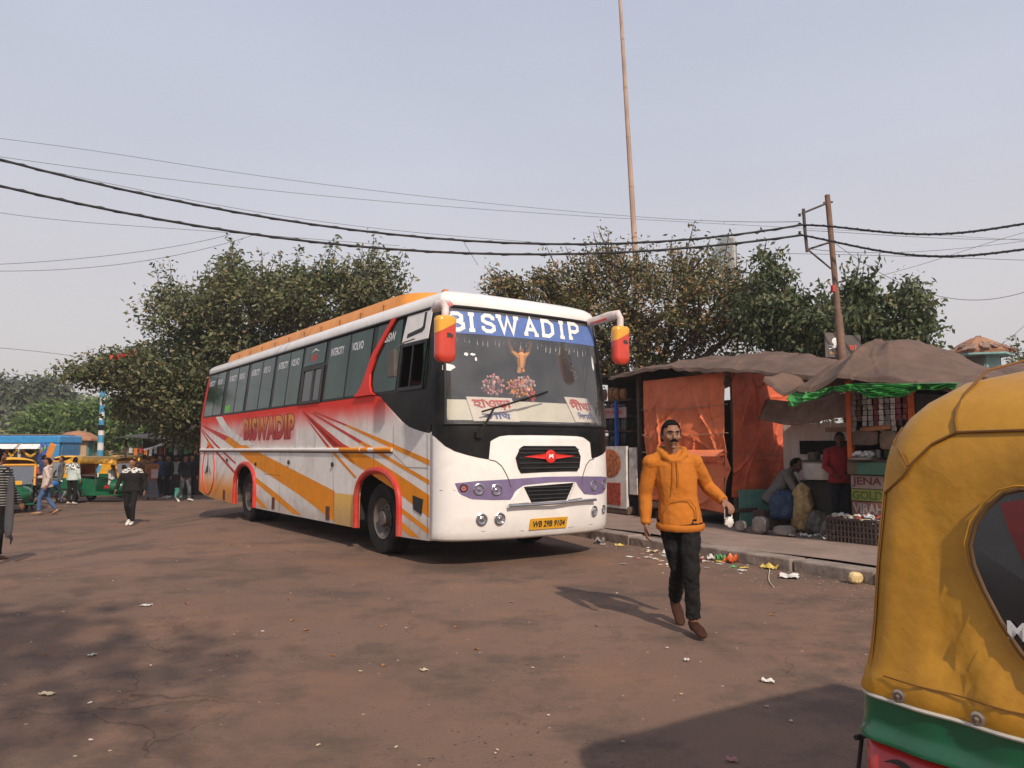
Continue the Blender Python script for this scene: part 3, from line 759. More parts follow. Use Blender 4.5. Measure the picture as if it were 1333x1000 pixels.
# ---- mirrors
MRED = mat('mirror_red', (.60, .05, .025), .3, var=.12, scale=8, dirt=.2, coat=.4)
MYEL = mat('mirror_yellow', (.74, .36, .03), .3, var=.15, scale=8, dirt=.15, coat=.4)
MPK = mat('arm_pink_white', (.62, .52, .48), .5, var=.3, dirt=.3)
def mirror(xc, z0, z1, root, elbow):
    yc = -.35
    arm = MB().tube([root, elbow, (xc, yc + .04, elbow[2] + .0), (xc, yc, (elbow[2] + z1) / 2 + .03), (xc, yc, z1 - .02)], [(.045, .06), (.04, .075), (.04, .06), .045, .045], 12).build('mirror_arm', MPK, bus, smooth=True)
    MB().tube([Vector(root) + Vector((0, -.05, -.015)), Vector(elbow) + Vector((0, -.055, -.015))], .035, 8).build('arm_stripe', MRED, arm, smooth=True)
    def shell(za, zb, nz=6):
        rs = []
        for k in range(nz + 1):
            z = za + (zb - za) * k / nz
            tt = (z - z0) / (z1 - z0)
            s = min(1, (max(0.0, tt) / .10) ** .5 * .4 + .6) if tt < .10 else (1 if tt < .95 else 1 - (tt - .95) * 3)
            rs.append([Vector((xc + .13 * s * math.copysign(abs(math.cos(a)) ** .6, math.cos(a)), yc + .08 * s * math.copysign(abs(math.sin(a)) ** .7, math.sin(a)), z)) for a in np.linspace(0, 2 * PI, 21)[:-1]])
        return rs
    h = MB().rings(shell(z0, z1, 14)).build('mirror_housing', MRED, arm, smooth=True)
    # yellow top, cut on the slant
    rs = []
    for k in range(7):
        ring = []
        for a in np.linspace(0, 2 * PI, 21)[:-1]:
            cx_ = math.copysign(abs(math.cos(a)) ** .6, math.cos(a)); cy_ = math.copysign(abs(math.sin(a)) ** .7, math.sin(a))
            zlow = z1 - .13 + .07 * cx_
            z = zlow + (z1 + .004 - zlow) * k / 6
            s = 1 if z < z0 + .95 * (z1 - z0) else 1 - ((z - z0) / (z1 - z0) - .95) * 3
            ring.append(Vector((xc + .134 * s * cx_, yc + .084 * s * cy_, z)))
        rs.append(ring)
    MB().rings(rs).build('housing_cap', MYEL, h, smooth=True)
    MB().prism([(-.02, .0), (.06, .0), (.06, .03), (.02, .05), (-.02, .05)], lambda u, v, d: Vector((xc + u, yc - .083 - d, (z0 + z1) / 2 + .02 + v)), 0, .003).build('housing_mark', SEAM, h)
    MB().bb(xc - .10, xc + .10, yc + .078, yc + .084, z0 + .06, z1 - .05).build('mirror_glass', CHR, h)
mirror(-.27, 2.50, 3.04, (.16, .30, 3.34), (-.27, -.10, 3.20))
mirror(2.56, 2.66, 3.18, (2.55, .30, 3.33), (2.60, -.05, 3.37))
# brown rear-view mirror on the driver's door
m = MB().box((-.22, 1.12, 2.62), (.05, .20, .36)); m.tube([(0, .9, 2.95), (-.12, .98, 2.9), (-.20, 1.1, 2.80)], .012, 6)
m.build('door_mirror', mat('brown_plastic', (.10, .08, .065), .5), bus, bevel=.02)
# ---- inside the cab
m = MB().bb(.1, 2.74, .5, 11.8, 1.27, 1.31); m.bb(.2, 2.64, 3.4, 3.44, 1.3, 3.3); m.build('floor', DRK, bus)
m = MB()
m.grid(lambda u, v: Vector((.12 + 2.6 * u, fy(.12 + 2.6 * u, 1.85) + .03 + .55 * v, 1.80 + .03 * math.sin(v * PI))), 30, 4)
m.build('dashboard', mat('dash_grey', (.10, .10, .10), .7), bus, smooth=True)
BRD = mat('board_cream', (.72, .69, .60), .7, var=.06, dirt=.15)
m = MB()
m.grid(lambda u, v: Vector((.13 + 2.55 * u, fy(.13 + 2.55 * u, 1.9) + .075 + .16 * v, 1.85 + (.27) * v)), 40, 2)
m.build('front_board', BRD, bus, smooth=True, fix=False)
def dsign(x0, x1, z0, z1, name, l1, l2, tilt=0.0):
    f = lambda off: (lambda x, z: Vector((x, fy(x, 1.9) + .055 + .16 * (z - 1.85) / .27 - off, z)))
    b = MB().grid(lambda u, v: f(0)(x0 + (x1 - x0) * u + tilt * v, z0 + (z1 - z0) * v), 10, 2).build(name, mat('sign_paper', (.78, .72, .66), .7, var=.06), bus, fix=False)
    h = z1 - z0; w_ = x1 - x0
    m = MB(); text(m, l1, lambda u, v: f(.012)(x0 + w_ * (.08 + .84 * u) + tilt * .7, z0 + h * (.48 + .44 * v)), .02)
    m.build('sign_lettering', mat('sign_red', (.60, .06, .035), .6), b, fix=False)
    m = MB(); text(m, l2, lambda u, v: f(.012)(x0 + w_ * (.2 + .62 * u) + tilt * .3, z0 + h * (.10 + .30 * v)), .015)
    m.build('sign_lettering', mat('sign_blue', (.06, .10, .32), .6), b, fix=False)
dsign(.43, 1.10, 1.84, 2.16, 'destination_sign', '\u09b9\u09be\u0993\u09a1\u09bc\u09be', '\u0995\u09be\u0981\u09bf\u09a5')
dsign(2.08, 2.62, 1.86, 2.22, 'destination_sign', '\u09a6\u09c0\u0998\u09be', '\u09bf\u09aa\u099b\u09be\u09ac\u09a8\u09c0', -.03)
# seats and steering wheel
SEA = mat('seat_maroon', (.10, .04, .04), .8)
for x, y in ((.62, 1.5), (2.1, 1.7), (.55, 2.6), (2.1, 2.7), (1.2, 2.7)):
    m = MB(); m.box((x, y, 1.75), (.5, .5, .14)); m.box((x, y + .26, 2.12), (.48, .12, .72)); m.build('seat', SEA, bus, bevel=.04)
m = MB().tube([(.62 + .22 * math.cos(a), 1.0 - .04 * math.sin(a), 2.0 + .2 * math.sin(a)) for a in np.linspace(0, 2 * PI, 25)], .015, 6)
m.tube([(.62, 1.0, 2.0), (.62, .85, 1.8)], .02); m.tube([(.42, 1.0, 2.0), (.82, 1.0, 2.0)], .012)
m.build('steering_wheel', RUB, bus, smooth=True)
MB().bb(.10, .16, .72, .84, 2.32, 3.0).build('green_curtain', mat('curtain_green', (.03, .22, .08), .8), bus)
# hanging garland strip on the right of the cab, figurine, flower bunches
m = MB()
for k in range(60):
    t = k / 59
    m.blob((2.28 + .28 * t + rnd.uniform(-.03, .03), .62 + rnd.uniform(-.03, .03), 3.02 - .50 * t), (.022, .022, .02), 5, 4)
m.build('garland', mat('garland_brown', (.10, .06, .05), .8, island=.8), bus)
OR2 = mat('figure_orange', (.92, .40, .10), .6, island=.25)
fz = .42
m = MB()
m.tube([(1.40, fz, 2.60), (1.40, fz, 2.68), (1.40, fz, 2.78), (1.40, fz, 2.83)], [.045, .06, .075, .025], 8)
m.blob((1.40, fz, 2.86), (.04, .04, .05), 10, 8)
m.tube([(1.44, fz, 2.75), (1.52, fz, 2.83), (1.57, fz, 2.97)], [.036, .032, .022], 8); m.tube([(1.36, fz, 2.75), (1.24, fz, 2.83), (1.18, fz, 2.98)], [.036, .032, .022], 8)
m.tube([(1.38, fz, 2.62), (1.36, fz, 2.53)], .028, 6); m.tube([(1.42, fz, 2.62), (1.44, fz, 2.55)], .028, 6)
m.blob((1.20, fz, 2.99), (.03, .03, .03), 6, 5); m.blob((1.55, fz, 2.97), (.025, .025, .03), 6, 5)
m.build('dancing_figurine', OR2, bus, smooth=True)
def flowers(cx, cz, rx, rz_, n, cols, nm):
    for col in cols:
        m = MB()
        for k in range(n // len(cols)):
            a = rnd.uniform(0, 2 * PI); r = rnd.random() ** .5
            m.blob((cx + rx * r * math.cos(a), .50 + rnd.uniform(-.06, .06), cz + rz_ * r * math.sin(a)), (.022, .02, .022), 5, 4)
        m.build('flowers', col, bus)
PKF = mat('flower_pink', (.62, .22, .22), .8, island=.6); WHF = mat('flower_white', (.7, .6, .6), .8, island=.4); ORF = mat('flower_orange', (.85, .30, .03), .8, island=.4); RDF = mat('flower_red', (.65, .07, .04), .8, island=.3)
flowers(.98, 2.35, .17, .14, 110, (PKF, PKF, WHF), 'a')
flowers(1.42, 2.32, .22, .12, 100, (PKF, ORF, ORF), 'b')
flowers(1.52, 2.40, .16, .10, 60, (PKF, WHF), 'c')
flowers(1.62, 2.23, .06, .10, 40, (RDF, RDF), 'd')
# ================================================================ GROUND
def ground_mat():
    m = bpy.data.materials.new('dusty_asphalt'); m.use_nodes = True
    t = m.node_tree; N = t.nodes; L = t.links; b = N['Principled BSDF']
    tc = N.new('ShaderNodeTexCoord'); P = tc.outputs['Object']
    def noise(s, d=6, r=.6, v=None):
        q = N.new('ShaderNodeTexNoise'); q.inputs['Scale'].default_value = s; q.inputs['Detail'].default_value = d; q.inputs['Roughness'].default_value = r
        L.new(v or P, q.inputs['Vector']); return q.outputs['Fac']
    def mr(a, f0, f1, t0=0, t1=1):
        q = N.new('ShaderNodeMapRange'); q.inputs['From Min'].default_value = f0; q.inputs['From Max'].default_value = f1
        q.inputs['To Min'].default_value = t0; q.inputs['To Max'].default_value = t1; L.new(a, q.inputs['Value']); return q.outputs[0]
    def mix(f, a, c):
        q = N.new('ShaderNodeMixRGB'); L.new(f, q.inputs[0])
        for k, s_ in ((1, a), (2, c)):
            if isinstance(s_, tuple): q.inputs[k].default_value = (*s_, 1)
            else: L.new(s_, q.inputs[k])
        return q.outputs[0]
    def mth(op, a, c):
        q = N.new('ShaderNodeMath'); q.operation = op
        for k, s_ in enumerate((a, c)):
            if isinstance(s_, (int, float)): q.inputs[k].default_value = s_
            else: L.new(s_, q.inputs[k])
        return q.outputs[0]
    base = mix(mr(noise(.22, 7, .62), .36, .64), (.112, .078, .060), (.152, .108, .086))
    base = mix(mr(noise(.55, 8, .7), .48, .66, 0, .7), base, (.185, .112, .074))      # reddish dust
    base = mix(mr(noise(.7, 8, .74), .49, .60, 0, .85), base, (.070, .055, .048))      # worn darker patches
    base = mix(mr(noise(2.6, 8, .75), .58, .74, 0, .5), base, (.062, .050, .045))
    base = mix(mr(noise(60, 3, .6), .35, .65, .0, .35), base, (.07, .055, .048))       # grain
    mp = N.new('ShaderNodeMapping'); mp.inputs['Rotation'].default_value = (0, 0, R(35)); mp.inputs['Scale'].default_value = (2.0, .18, 1); L.new(P, mp.inputs['Vector'])
    base = mix(mr(noise(1.0, 5, .6, mp.outputs[0]), .58, .75, 0, .35), base, (.088, .066, .056))  # tyre tracks
    # stones in the worn surface
    vo = N.new('ShaderNodeTexVoronoi'); vo.inputs['Scale'].default_value = 26; L.new(P, vo.inputs['Vector'])
    area = mr(noise(.45, 4), .42, .56)
    pit = mth('MULTIPLY', mr(vo.outputs['Distance'], .24, .14), mth('MULTIPLY', area, mr(noise(9, 3), .50, .56)))
    base = mix(mth('MULTIPLY', pit, .8), base, (.030, .025, .023))
    vo2 = N.new('ShaderNodeTexVoronoi'); vo2.inputs['Scale'].default_value = 7.5; L.new(P, vo2.inputs['Vector'])
    speck = mth('MULTIPLY', mr(vo2.outputs['Distance'], .085, .06), mr(noise(3.7, 3), .52, .56))
    base = mix(speck, base, (.34, .27, .22))
    # cracks
    nz = N.new('ShaderNodeTexNoise'); nz.inputs['Scale'].default_value = 1.2; nz.inputs['Detail'].default_value = 7; L.new(P, nz.inputs['Vector'])
    ad = N.new('ShaderNodeVectorMath'); ad.operation = 'MULTIPLY_ADD'; L.new(nz.outputs['Color'], ad.inputs[0]); ad.inputs[1].default_value = (1.3, 1.3, 0); L.new(P, ad.inputs[2])
    vc = N.new('ShaderNodeTexVoronoi'); vc.feature = 'DISTANCE_TO_EDGE'; vc.inputs['Scale'].default_value = .30; L.new(ad.outputs[0], vc.inputs['Vector'])
    crack = mth('MULTIPLY', mr(vc.outputs['Distance'], .0030, .0008), mr(noise(.6, 3), .50, .58))
    base = mix(mth('MULTIPLY', crack, .55), base, (.028, .022, .02))
    gain = N.new('ShaderNodeVectorMath'); gain.operation = 'MULTIPLY'; gain.inputs[1].default_value = (1.46, 1.27, 1.13); L.new(base, gain.inputs[0])
    L.new(gain.outputs[0], b.inputs['Base Color'])
    b.inputs['Roughness'].default_value = .88; b.inputs['Specular IOR Level'].default_value = .25
    h = mth('ADD', mth('MULTIPLY', noise(45, 5, .7), .5), mth('ADD', mth('MULTIPLY', noise(2.2, 5), 1.2), mth('MULTIPLY', pit, -.8)))
    bp = N.new('ShaderNodeBump'); bp.inputs['Strength'].default_value = .55; bp.inputs['Distance'].default_value = .02
    L.new(h, bp.inputs['Height']); L.new(bp.outputs[0], b.inputs['Normal'])
    return m
xs = sorted(set([-500, -250, -120, -60] + [round(-40 + i * .5, 2) for i in range(121)] + [30, 60, 150, 500]))
ys = [-200, -60, -20, -8] + [i * 1.0 for i in range(-4, 41)] + [50, 70, 100, 160, 300, 500]
m = MB(); nx = len(xs)
m.add([(x, y, gz(x, y)) for y in ys for x in xs], [(j * nx + i, j * nx + i + 1, (j + 1) * nx + i + 1, (j + 1) * nx + i) for j in range(len(ys) - 1) for i in range(nx - 1)])
tag(m.build('ground', ground_mat(), smooth=True, fix=False), kind='structure')

KX, KY = Vector((.51, -.86, 0)).normalized(), Vector((.86, .51, 0)).normalized()
K0 = Vector((1.57, 12.57, 0))
KR = math.atan2(KX.y, KX.x)
def K(u, v, z=0.0): return K0 + KX * u + KY * v + Vector((0, 0, z))
PH = .15
PAV = mat('pavement_dusty', (.26, .185, .15), .9, var=.25, scale=1.3, dirt=.6, dirtcol=(.15, .11, .09), dscale=2.2, bump=.5, bscale=14)
KRB = mat('kerb_stone', (.26, .205, .17), .9, var=.3, scale=3, dirt=.75, dirtcol=(.08, .06, .05), dscale=3.5, bump=.8, bscale=10)
m = MB()
def pv(u, v):
    u = -26 + 42 * u; v = .34 + 16 * v
    return K(u, v, PH + .012 * math.sin(u * 1.9 + v) + .008 * math.sin(v * 3.1 - u))
m.grid(pv, 84, 24)
m.grid(lambda u, v: K(-26 + 42 * u, .34, -.02 + (PH + .0) * v), 84, 1)
tag(m.build('pavement', PAV, smooth=True, fix=False), kind='structure')
m = MB(); u = -26
while u < 15.5:
    L_ = rnd.uniform(.9, 1.15); j = rnd.uniform(-.02, .02); h = PH + rnd.uniform(-.025, .015)
    m.box(K(u + L_ / 2, .13 + j, h / 2 - .05), (L_ - .02, .30, h + .10), KR + rnd.uniform(-.008, .008)); u += L_
tag(m.build('kerb', KRB, bevel=.018), kind='structure')
# ================================================================ PEOPLE
def skin_m(nm, c): return mat(nm, c, .55, var=.12, scale=18, spec=.35)
SK1 = skin_m('skin_brown', (.25, .122, .074)); SK2 = skin_m('skin_dark', (.11, .055, .034)); SK3 = skin_m('skin_tan', (.28, .14, .085))
HAIR = mat('hair_black', (.007, .006, .006), .8, var=.4, scale=60, bump=.9, bscale=70, spec=.12)
EYW = mat('eye_white', (.34, .30, .27), .3, var=.02); MOU = mat('mouth_dark', (.07, .018, .015), .5)
def cloth(nm, c, rough=.9, var=.16, scale=9, bump=.35, bscale=26, **k): return mat(nm, c, rough, var=var, scale=scale, bump=bump, bscale=bscale, spec=.2, **k)
def V(*a): return Vector(a)
def lerp(a, b, t): return a + (b - a) * t
BASE = dict(pelvis=(0, 0, .93), chest=(0, 0, 1.22), neck=(0, .01, 1.43), head=(0, -.015, 1.585), hr=0.0, hn=0.0,
            shL=(.185, 0, 1.385), elL=(.235, .03, 1.11), wrL=(.255, -.05, .87),
            shR=(-.185, 0, 1.385), elR=(-.235, .03, 1.11), wrR=(-.255, -.05, .87),
            hipL=(.085, 0, .90), knL=(.10, -.03, .49), anL=(.10, .02, .085), toL=(.12, -.15, .02),
            hipR=(-.085, 0, .90), knR=(-.10, -.03, .49), anR=(-.10, .02, .085), toR=(-.12, -.15, .02), slim=1.0)
def hand_geo(m, wr, el, side, curl=.5, fwd=None, fine=True):
    """palm, four unequal bent fingers and a thumb, following the forearm"""
    d = (wr - el).normalized()
    f = Vector(fwd) if fwd is not None else V(0, -1, 0)
    nrm = (f - d * f.dot(d)).normalized()          # towards the thumb side
    pal = d.cross(nrm) * side                       # palm normal (faces the thigh)
    c = wr + d * .045
    m.tube([wr - d * .01, wr + d * .02, wr + d * .05, wr + d * .085], [(.026, .017), (.032, .018), (.038, .016), (.036, .013)], 10, ref=nrm)
    L = [.070, .078, .073, .058]
    for k in range(4):
        a = wr + d * .078 + nrm * (.027 - .018 * k)
        pts = [a]; dd = d.copy(); l = L[k]
        for s_ in (.42, .32, .26):
            ang = curl * (.5 + .6 * (s_ < .4)) + .04 * k
            dd = (dd * math.cos(ang) + pal * math.sin(ang)).normalized() if True else dd
            pts.append(pts[-1] + dd * l * s_)
        m.tube(pts, [.0088, .0085, .0078, .006], 7)
    a = wr + d * .025 + nrm * .026
    t1 = a + (d * .7 + nrm * .7).normalized() * .032 + pal * .006
    t2 = t1 + (d * .95 + nrm * .15 + pal * .3).normalized() * .028
    t3 = t2 + (d * .9 + pal * .45).normalized() * .02
    m.tube([a, t1, t2, t3], [.012, .011, .0095, .007], 7)
def person(label, loc, rz, pose=None, group=None, skin=SK1, top=None, topc='shirt', trs=None, shoe=None, vox=.011, h=1.70, hair=True, face=False, long_top=0.0, skirt=None, sleeves=1.0, hood=False, beard=False, curl=(.5, .5), fwd=(None, None), scalp=1.0):
    P = dict(BASE); P.update(pose or {})
    J = {k: Vector(v) for k, v in P.items() if isinstance(v, tuple)}
    s = h / 1.70
    root = empty('person', loc, rz, label, 'person', group)
    root.scale = (s, s, s)
    m = MB()
    sl = P['slim']
    pel, che, nek, hd = J['pelvis'], J['chest'], J['neck'], J['head']
    up = (nek - pel).normalized()
    # torso and neck
    m.tube([pel - up * .08, pel, lerp(pel, che, .5), che, lerp(che, nek, .62), nek - up * .02], [(.13 * sl, .09), (.145 * sl, .10), (.125 * sl, .088), (.15 * sl, .10), (.14 * sl, .085), (.06, .055)], 16, ref=(1, 0, 0))
    m.tube([nek - up * .05, nek, lerp(nek, hd, .5) + V(0, .0, 0), hd + V(0, 0, -.02)], [.062, .056, .054, .055], 12)
    # head
    Rh = Matrix.Rotation(P['hr'], 3, 'Z') @ Matrix.Rotation(P['hn'], 3, 'X')
    def hv(x, y, z): return hd + Rh @ V(x, y, z)
    hm = MB()
    def headfn(d, q):
        x, y, z = q
        if z < -.01:
            k = min(1, (-z - .01) / .10)
            x *= 1 - .34 * k ** 1.3
            y = y * (1 - .25 * k) - .012 * k if y < 0 else y * (1 - .55 * k)
        if y < -.03 and -.02 < z < .045: y += .006 * (1 - abs(x) / .08)
        return V(x, y, z)
    n_h = 28 if face else 14
    hm.blob((0, 0, 0), (.073, .093, .113), n_h, n_h - 6, headfn)
    hm.tube([(0, -.080, .026), (0, -.096, .0), (0, -.106, -.020), (0, -.088, -.032)], [(.008, .008), (.010, .010), (.016, .011), (.013, .006)], 8, ref=(1, 0, 0))
    hm.tube([(-.050, -.075, .036), (-.022, -.090, .036), (0, -.089, .032), (.022, -.090, .036), (.050, -.075, .036)], .009, 6)
    hm.blob((-.042, -.068, -.018), (.020, .018, .020), 8, 6); hm.blob((.042, -.068, -.018), (.020, .018, .020), 8, 6)
    hm.tube([(-.022, -.083, -.056), (0, -.091, -.054), (.022, -.083, -.056)], .0075, 6); hm.tube([(-.019, -.080, -.068), (0, -.088, -.072), (.019, -.080, -.068)], .008, 6)
    hm.blob((0, -.076, -.096), (.022, .018, .016), 8, 6)
    for sd in (-1, 1): hm.tube([(sd * .070, .006, .024), (sd * .083, .014, .012), (sd * .081, .012, -.012), (sd * .070, .004, -.03)], [(.008, .014), (.009, .018), (.008, .014), (.005, .008)], 8, ref=(1, 0, 0))
    m.add([hv(*v) for v in hm.v], hm.f)
    # arms, hands, legs, feet
    for sd, S in ((1, 'L'), (-1, 'R')):
        sh, el, wr = J['sh' + S], J['el' + S], J['wr' + S]
        m.tube([lerp(sh, che, .35), sh, lerp(sh, el, .5), el, lerp(el, wr, .35), wr], [.05, .045, .043, .036, .036, .024], 10)
        hand_geo(m, wr, el, sd if S == 'L' else sd, curl[0 if S == 'L' else 1], fwd[0 if S == 'L' else 1])
        hp, kn, an, to = J['hip' + S], J['kn' + S], J['an' + S], J['to' + S]
        m.tube([hp, lerp(hp, kn, .5), kn, lerp(kn, an, .3), lerp(kn, an, .75), an], [.078, .068, .05, .05, .035, .032], 10)
        m.tube([an + (an - to).normalized() * .05 + V(0, 0, -.035), an + V(0, 0, -.02), lerp(an, to, .55), to], [(.03, .026), (.034, .036), (.04, .024), (.032, .014)], 10, ref=(1, 0, 0))
    body = m.build('body', skin, root, smooth=True, remesh=vox, cs=2 if face else 1)
    # hair
    if hair:
        q = MB(); n = 32 if face else 16; mm = 20 if face else 10
        vs = []; ok = []
        for i in range(mm + 1):
            th = PI * .74 * i / mm
            for j in range(n):
                ph = 2 * PI * j / n
                d = V(math.sin(th) * math.cos(ph), math.sin(th) * math.sin(ph), math.cos(th))
                k = 1 + .035 * math.sin(9 * ph + i) * math.sin(5 * th)
                vs.append(hv(d.x * .081 * k, d.y * .100 * k + .004, d.z * .119 * k + .004))
                fz_ = d.y < -.30 and d.z < (.62 if abs(d.x) < .5 else .40)
                low = d.z < (-.55 if d.y > .3 else (-.15 if abs(d.x) > .6 and d.y > -.25 else -.02))
                ok.append(not (fz_ or low))
        fs_ = [(i * n + j, (i + 1) * n + j, (i + 1) * n + (j + 1) % n, i * n + (j + 1) % n) for i in range(mm) for j in range(n)]
        q.v = vs; q.f = [f for f in fs_ if all(ok[t] for t in f)]
        q.build('hair', HAIR, root, smooth=True, solid=.012 * scalp, off=-.6)
    if face:
        for sd in (-1, 1):
            e = MB().blob(hv(sd * .030, -.0765, .012), (.0115, .0092, .0045), 10, 8).build('eye', EYW, root, smooth=True)
            MB().blob(hv(sd * .029, -.0845, .012), (.0062, .0035, .0055), 8, 6).build('iris', HAIR, e, smooth=True)
            MB().tube([hv(sd * .012, -.095, .030), hv(sd * .030, -.095, .036), hv(sd * .050, -.079, .031)], [.003, .0045, .002], 6).build('eyebrow', HAIR, root)
        MB().tube([hv(-.034, -.083, -.050), hv(-.016, -.096, -.040), hv(0, -.100, -.038), hv(.016, -.096, -.040), hv(.034, -.083, -.050)], [.004, .0095, .008, .0095, .004], 8).build('moustache', HAIR, root, smooth=True)
        MB().blob(hv(0, -.088, -.060), (.018, .007, .0095), 10, 6).build('mouth', MOU, root, smooth=True)
    # top
    if top:
        m = MB(); g = .018
        hem = pel + up * (-.07 - long_top)
        rr_ = [(.184 * sl + g, .126 + g), (.176 * sl + g, .122 + g), (.15 * sl + g, .110 + g), (.168 * sl + g, .118 + g), (.165 * sl + g, .105 + g), (.085, .075)]
        pp = [hem, lerp(hem, che, .2), lerp(hem, che, .6), che, lerp(che, nek, .66), nek - up * .005]
        m.tube(pp, rr_, 20, ref=(1, 0, 0))
        for S in 'LR':
            sh, el, wr = J['sh' + S], J['el' + S], J['wr' + S]
            e2 = lerp(sh, el, .7) if sleeves < .5 else None
            if e2: m.tube([lerp(sh, che, .4), sh, e2], [.07, .072, .062], 12)
            else: m.blob(sh + V(0, 0, -.012), (.076, .078, .070), 12, 8); m.tube([sh + V(0, 0, -.02), lerp(sh, el, .5), el, lerp(el, wr, .5), lerp(el, wr, .93)], [.070, .066, .058, .052, .043], 12); m.tube([sh + V(0, 0, -.02), lerp(sh, nek, .6) + V(0, 0, .0), nek + V(0, .01, -.02)], [.066, .062, .06], 12)
        if hood:
            m.tube([nek + V(-.085, -.055, -.015), nek + V(-.10, .02, .03), nek + V(-.05, .09, .035), nek + V(.05, .09, .035), nek + V(.10, .02, .03), nek + V(.085, -.055, -.015), nek + V(.03, -.095, -.06), nek + V(-.03, -.095, -.06), nek + V(-.085, -.055, -.015)], .030, 8)
        to_ = m.build(topc, top, root, smooth=True, remesh=vox, cs=2, disp=(.016, .15) if face else (.02, .12))
        if hood:
            for S in 'LR':
                el, wr = J['el' + S], J['wr' + S]
                MB().tube([lerp(el, wr, .84), lerp(el, wr, .88), lerp(el, wr, .95), lerp(el, wr, .98)], [.038, .043, .041, .034], 12).build('cuff', top, to_, smooth=True)
            m = MB().tube([hem + V((.184 * sl + g + .002) * math.cos(a), (.126 + g + .002) * math.sin(a), -.015 + .012 * math.sin(a)) for a in np.linspace(0, 2 * PI, 33)], [(.012, .028)] * 33, 8, ref=(1, 0, 0))
            m.build('hem_band', top, to_, smooth=True)
    if trs:
        m = MB(); g = .012
        m.tube([pel + up * .02, pel, pel - up * .10], [(.145 * sl + g, .105 + g), (.155 * sl + g, .112 + g), (.14 * sl + g, .105 + g)], 16, ref=(1, 0, 0))
        for S in 'LR':
            hp, kn, an = J['hip' + S], J['kn' + S], J['an' + S]
            m.tube([hp + V(0, 0, .02), lerp(hp, kn, .5), kn, lerp(kn, an, .4), lerp(kn, an, .9)], [.097, .082, .066, .062, .056], 12)
        m.build('trousers', trs, root, smooth=True, remesh=vox, cs=2, disp=(.03, .07) if face else (.02, .09))
    if skirt:
        m = MB()
        m.rings([[pel + V((.15 + .12 * t) * math.cos(a) * (1 + .06 * math.sin(9 * a)), (.12 + .12 * t) * math.sin(a) * (1 + .06 * math.sin(9 * a)), .05 - .86 * t) for a in np.linspace(0, 2 * PI, 37)[:-1]] for t in (0, .2, .5, .8, 1)])
        m.build('skirt', skirt, root, smooth=True)
    if shoe:
        for S in 'LR':
            an, to = J['an' + S], J['to' + S]
            bk = (an - to).normalized()
            m = MB().tube([an + bk * .065 + V(0, 0, -.035), an + bk * .05 + V(0, 0, -.02), an + V(0, 0, -.02), lerp(an, to, .55) + V(0, 0, .0), to + V(0, 0, .0), to - bk * .03 + V(0, 0, -.003)], [(.022, .02), (.036, .036), (.042, .046), (.049, .031), (.042, .022), (.02, .012)], 12, ref=(1, 0, 0))
            m.build('shoe', shoe, root, smooth=True, remesh=vox * .8, cs=1)
    return root
# ---- the man walking towards us
ORH = cloth('hoodie_orange', (.46, .150, .020), var=.10, scale=5, bump=.8, bscale=11)
BLT = cloth('trousers_black', (.012, .011, .011), bump=.6, bscale=18)
man = person('man in an orange hoodie and black trousers walking across the road', (1.375, 6.38, 0), 0,
    dict(pelvis=(0, 0, .925), chest=(-.02, .0, 1.21), neck=(-.05, -.01, 1.425), head=(-.065, -.045, 1.575), hr=.08, hn=.05,
         shR=(-.225, .0, 1.36), elR=(-.265, .05, 1.09), wrR=(-.275, -.02, .85),
         shL=(.125, .0, 1.365), elL=(.255, .08, 1.15), wrL=(.335, -.12, 1.045),
         hipL=(.07, -.02, .89), knL=(.055, -.13, .49), anL=(.075, -.12, .095), toL=(.095, -.30, .045),
         hipR=(-.09, .02, .89), knR=(-.01, .03, .50), anR=(.035, .40, .17), toR=(.045, .24, .025), slim=.90),
    skin=SK1, top=ORH, topc='hoodie', trs=BLT, shoe=mat('sandal_brown', (.045, .018, .010), .7, var=.3, spec=.15), vox=.0065, face=True, hood=True, curl=(.75, .55), h=1.72, fwd=((-.5, -.8, -.2), None))
# drawstring, pocket seam and wristwatch
CRD = cloth('cord_orange', (.40, .13, .02))
hd_ = [c for c in bpy.data.objects if c.parent == man and c.name.startswith('hoodie')][0]
MB().tube([(-.075, -.135, 1.36), (-.07, -.158, 1.25), (-.075, -.160, 1.12)], .004, 5).build('drawstring', CRD, hd_)
MB().tube([(-.045, -.135, 1.36), (-.035, -.158, 1.27), (-.035, -.160, 1.17)], .004, 5).build('drawstring', CRD, hd_)
m = MB(); m.tube([(-.13, -.134, .90), (-.125, -.140, 1.0), (-.085, -.150, 1.06), (0.05, -.150, 1.06), (.10, -.142, 1.0), (.11, -.134, .90)], .0045, 5); m.build('pocket_seam', CRD, hd_)
el_, wr_ = V(.255, .08, 1.15), V(.335, -.12, 1.045); d_ = (wr_ - el_).normalized()
MB().lathe([(.034, -.008), (.036, 0), (.034, .008)], lerp(el_, wr_, .93) , d_, 16).build('wristwatch', mat('watch_steel', (.6, .58, .5), .25, metal=1), man, smooth=True)
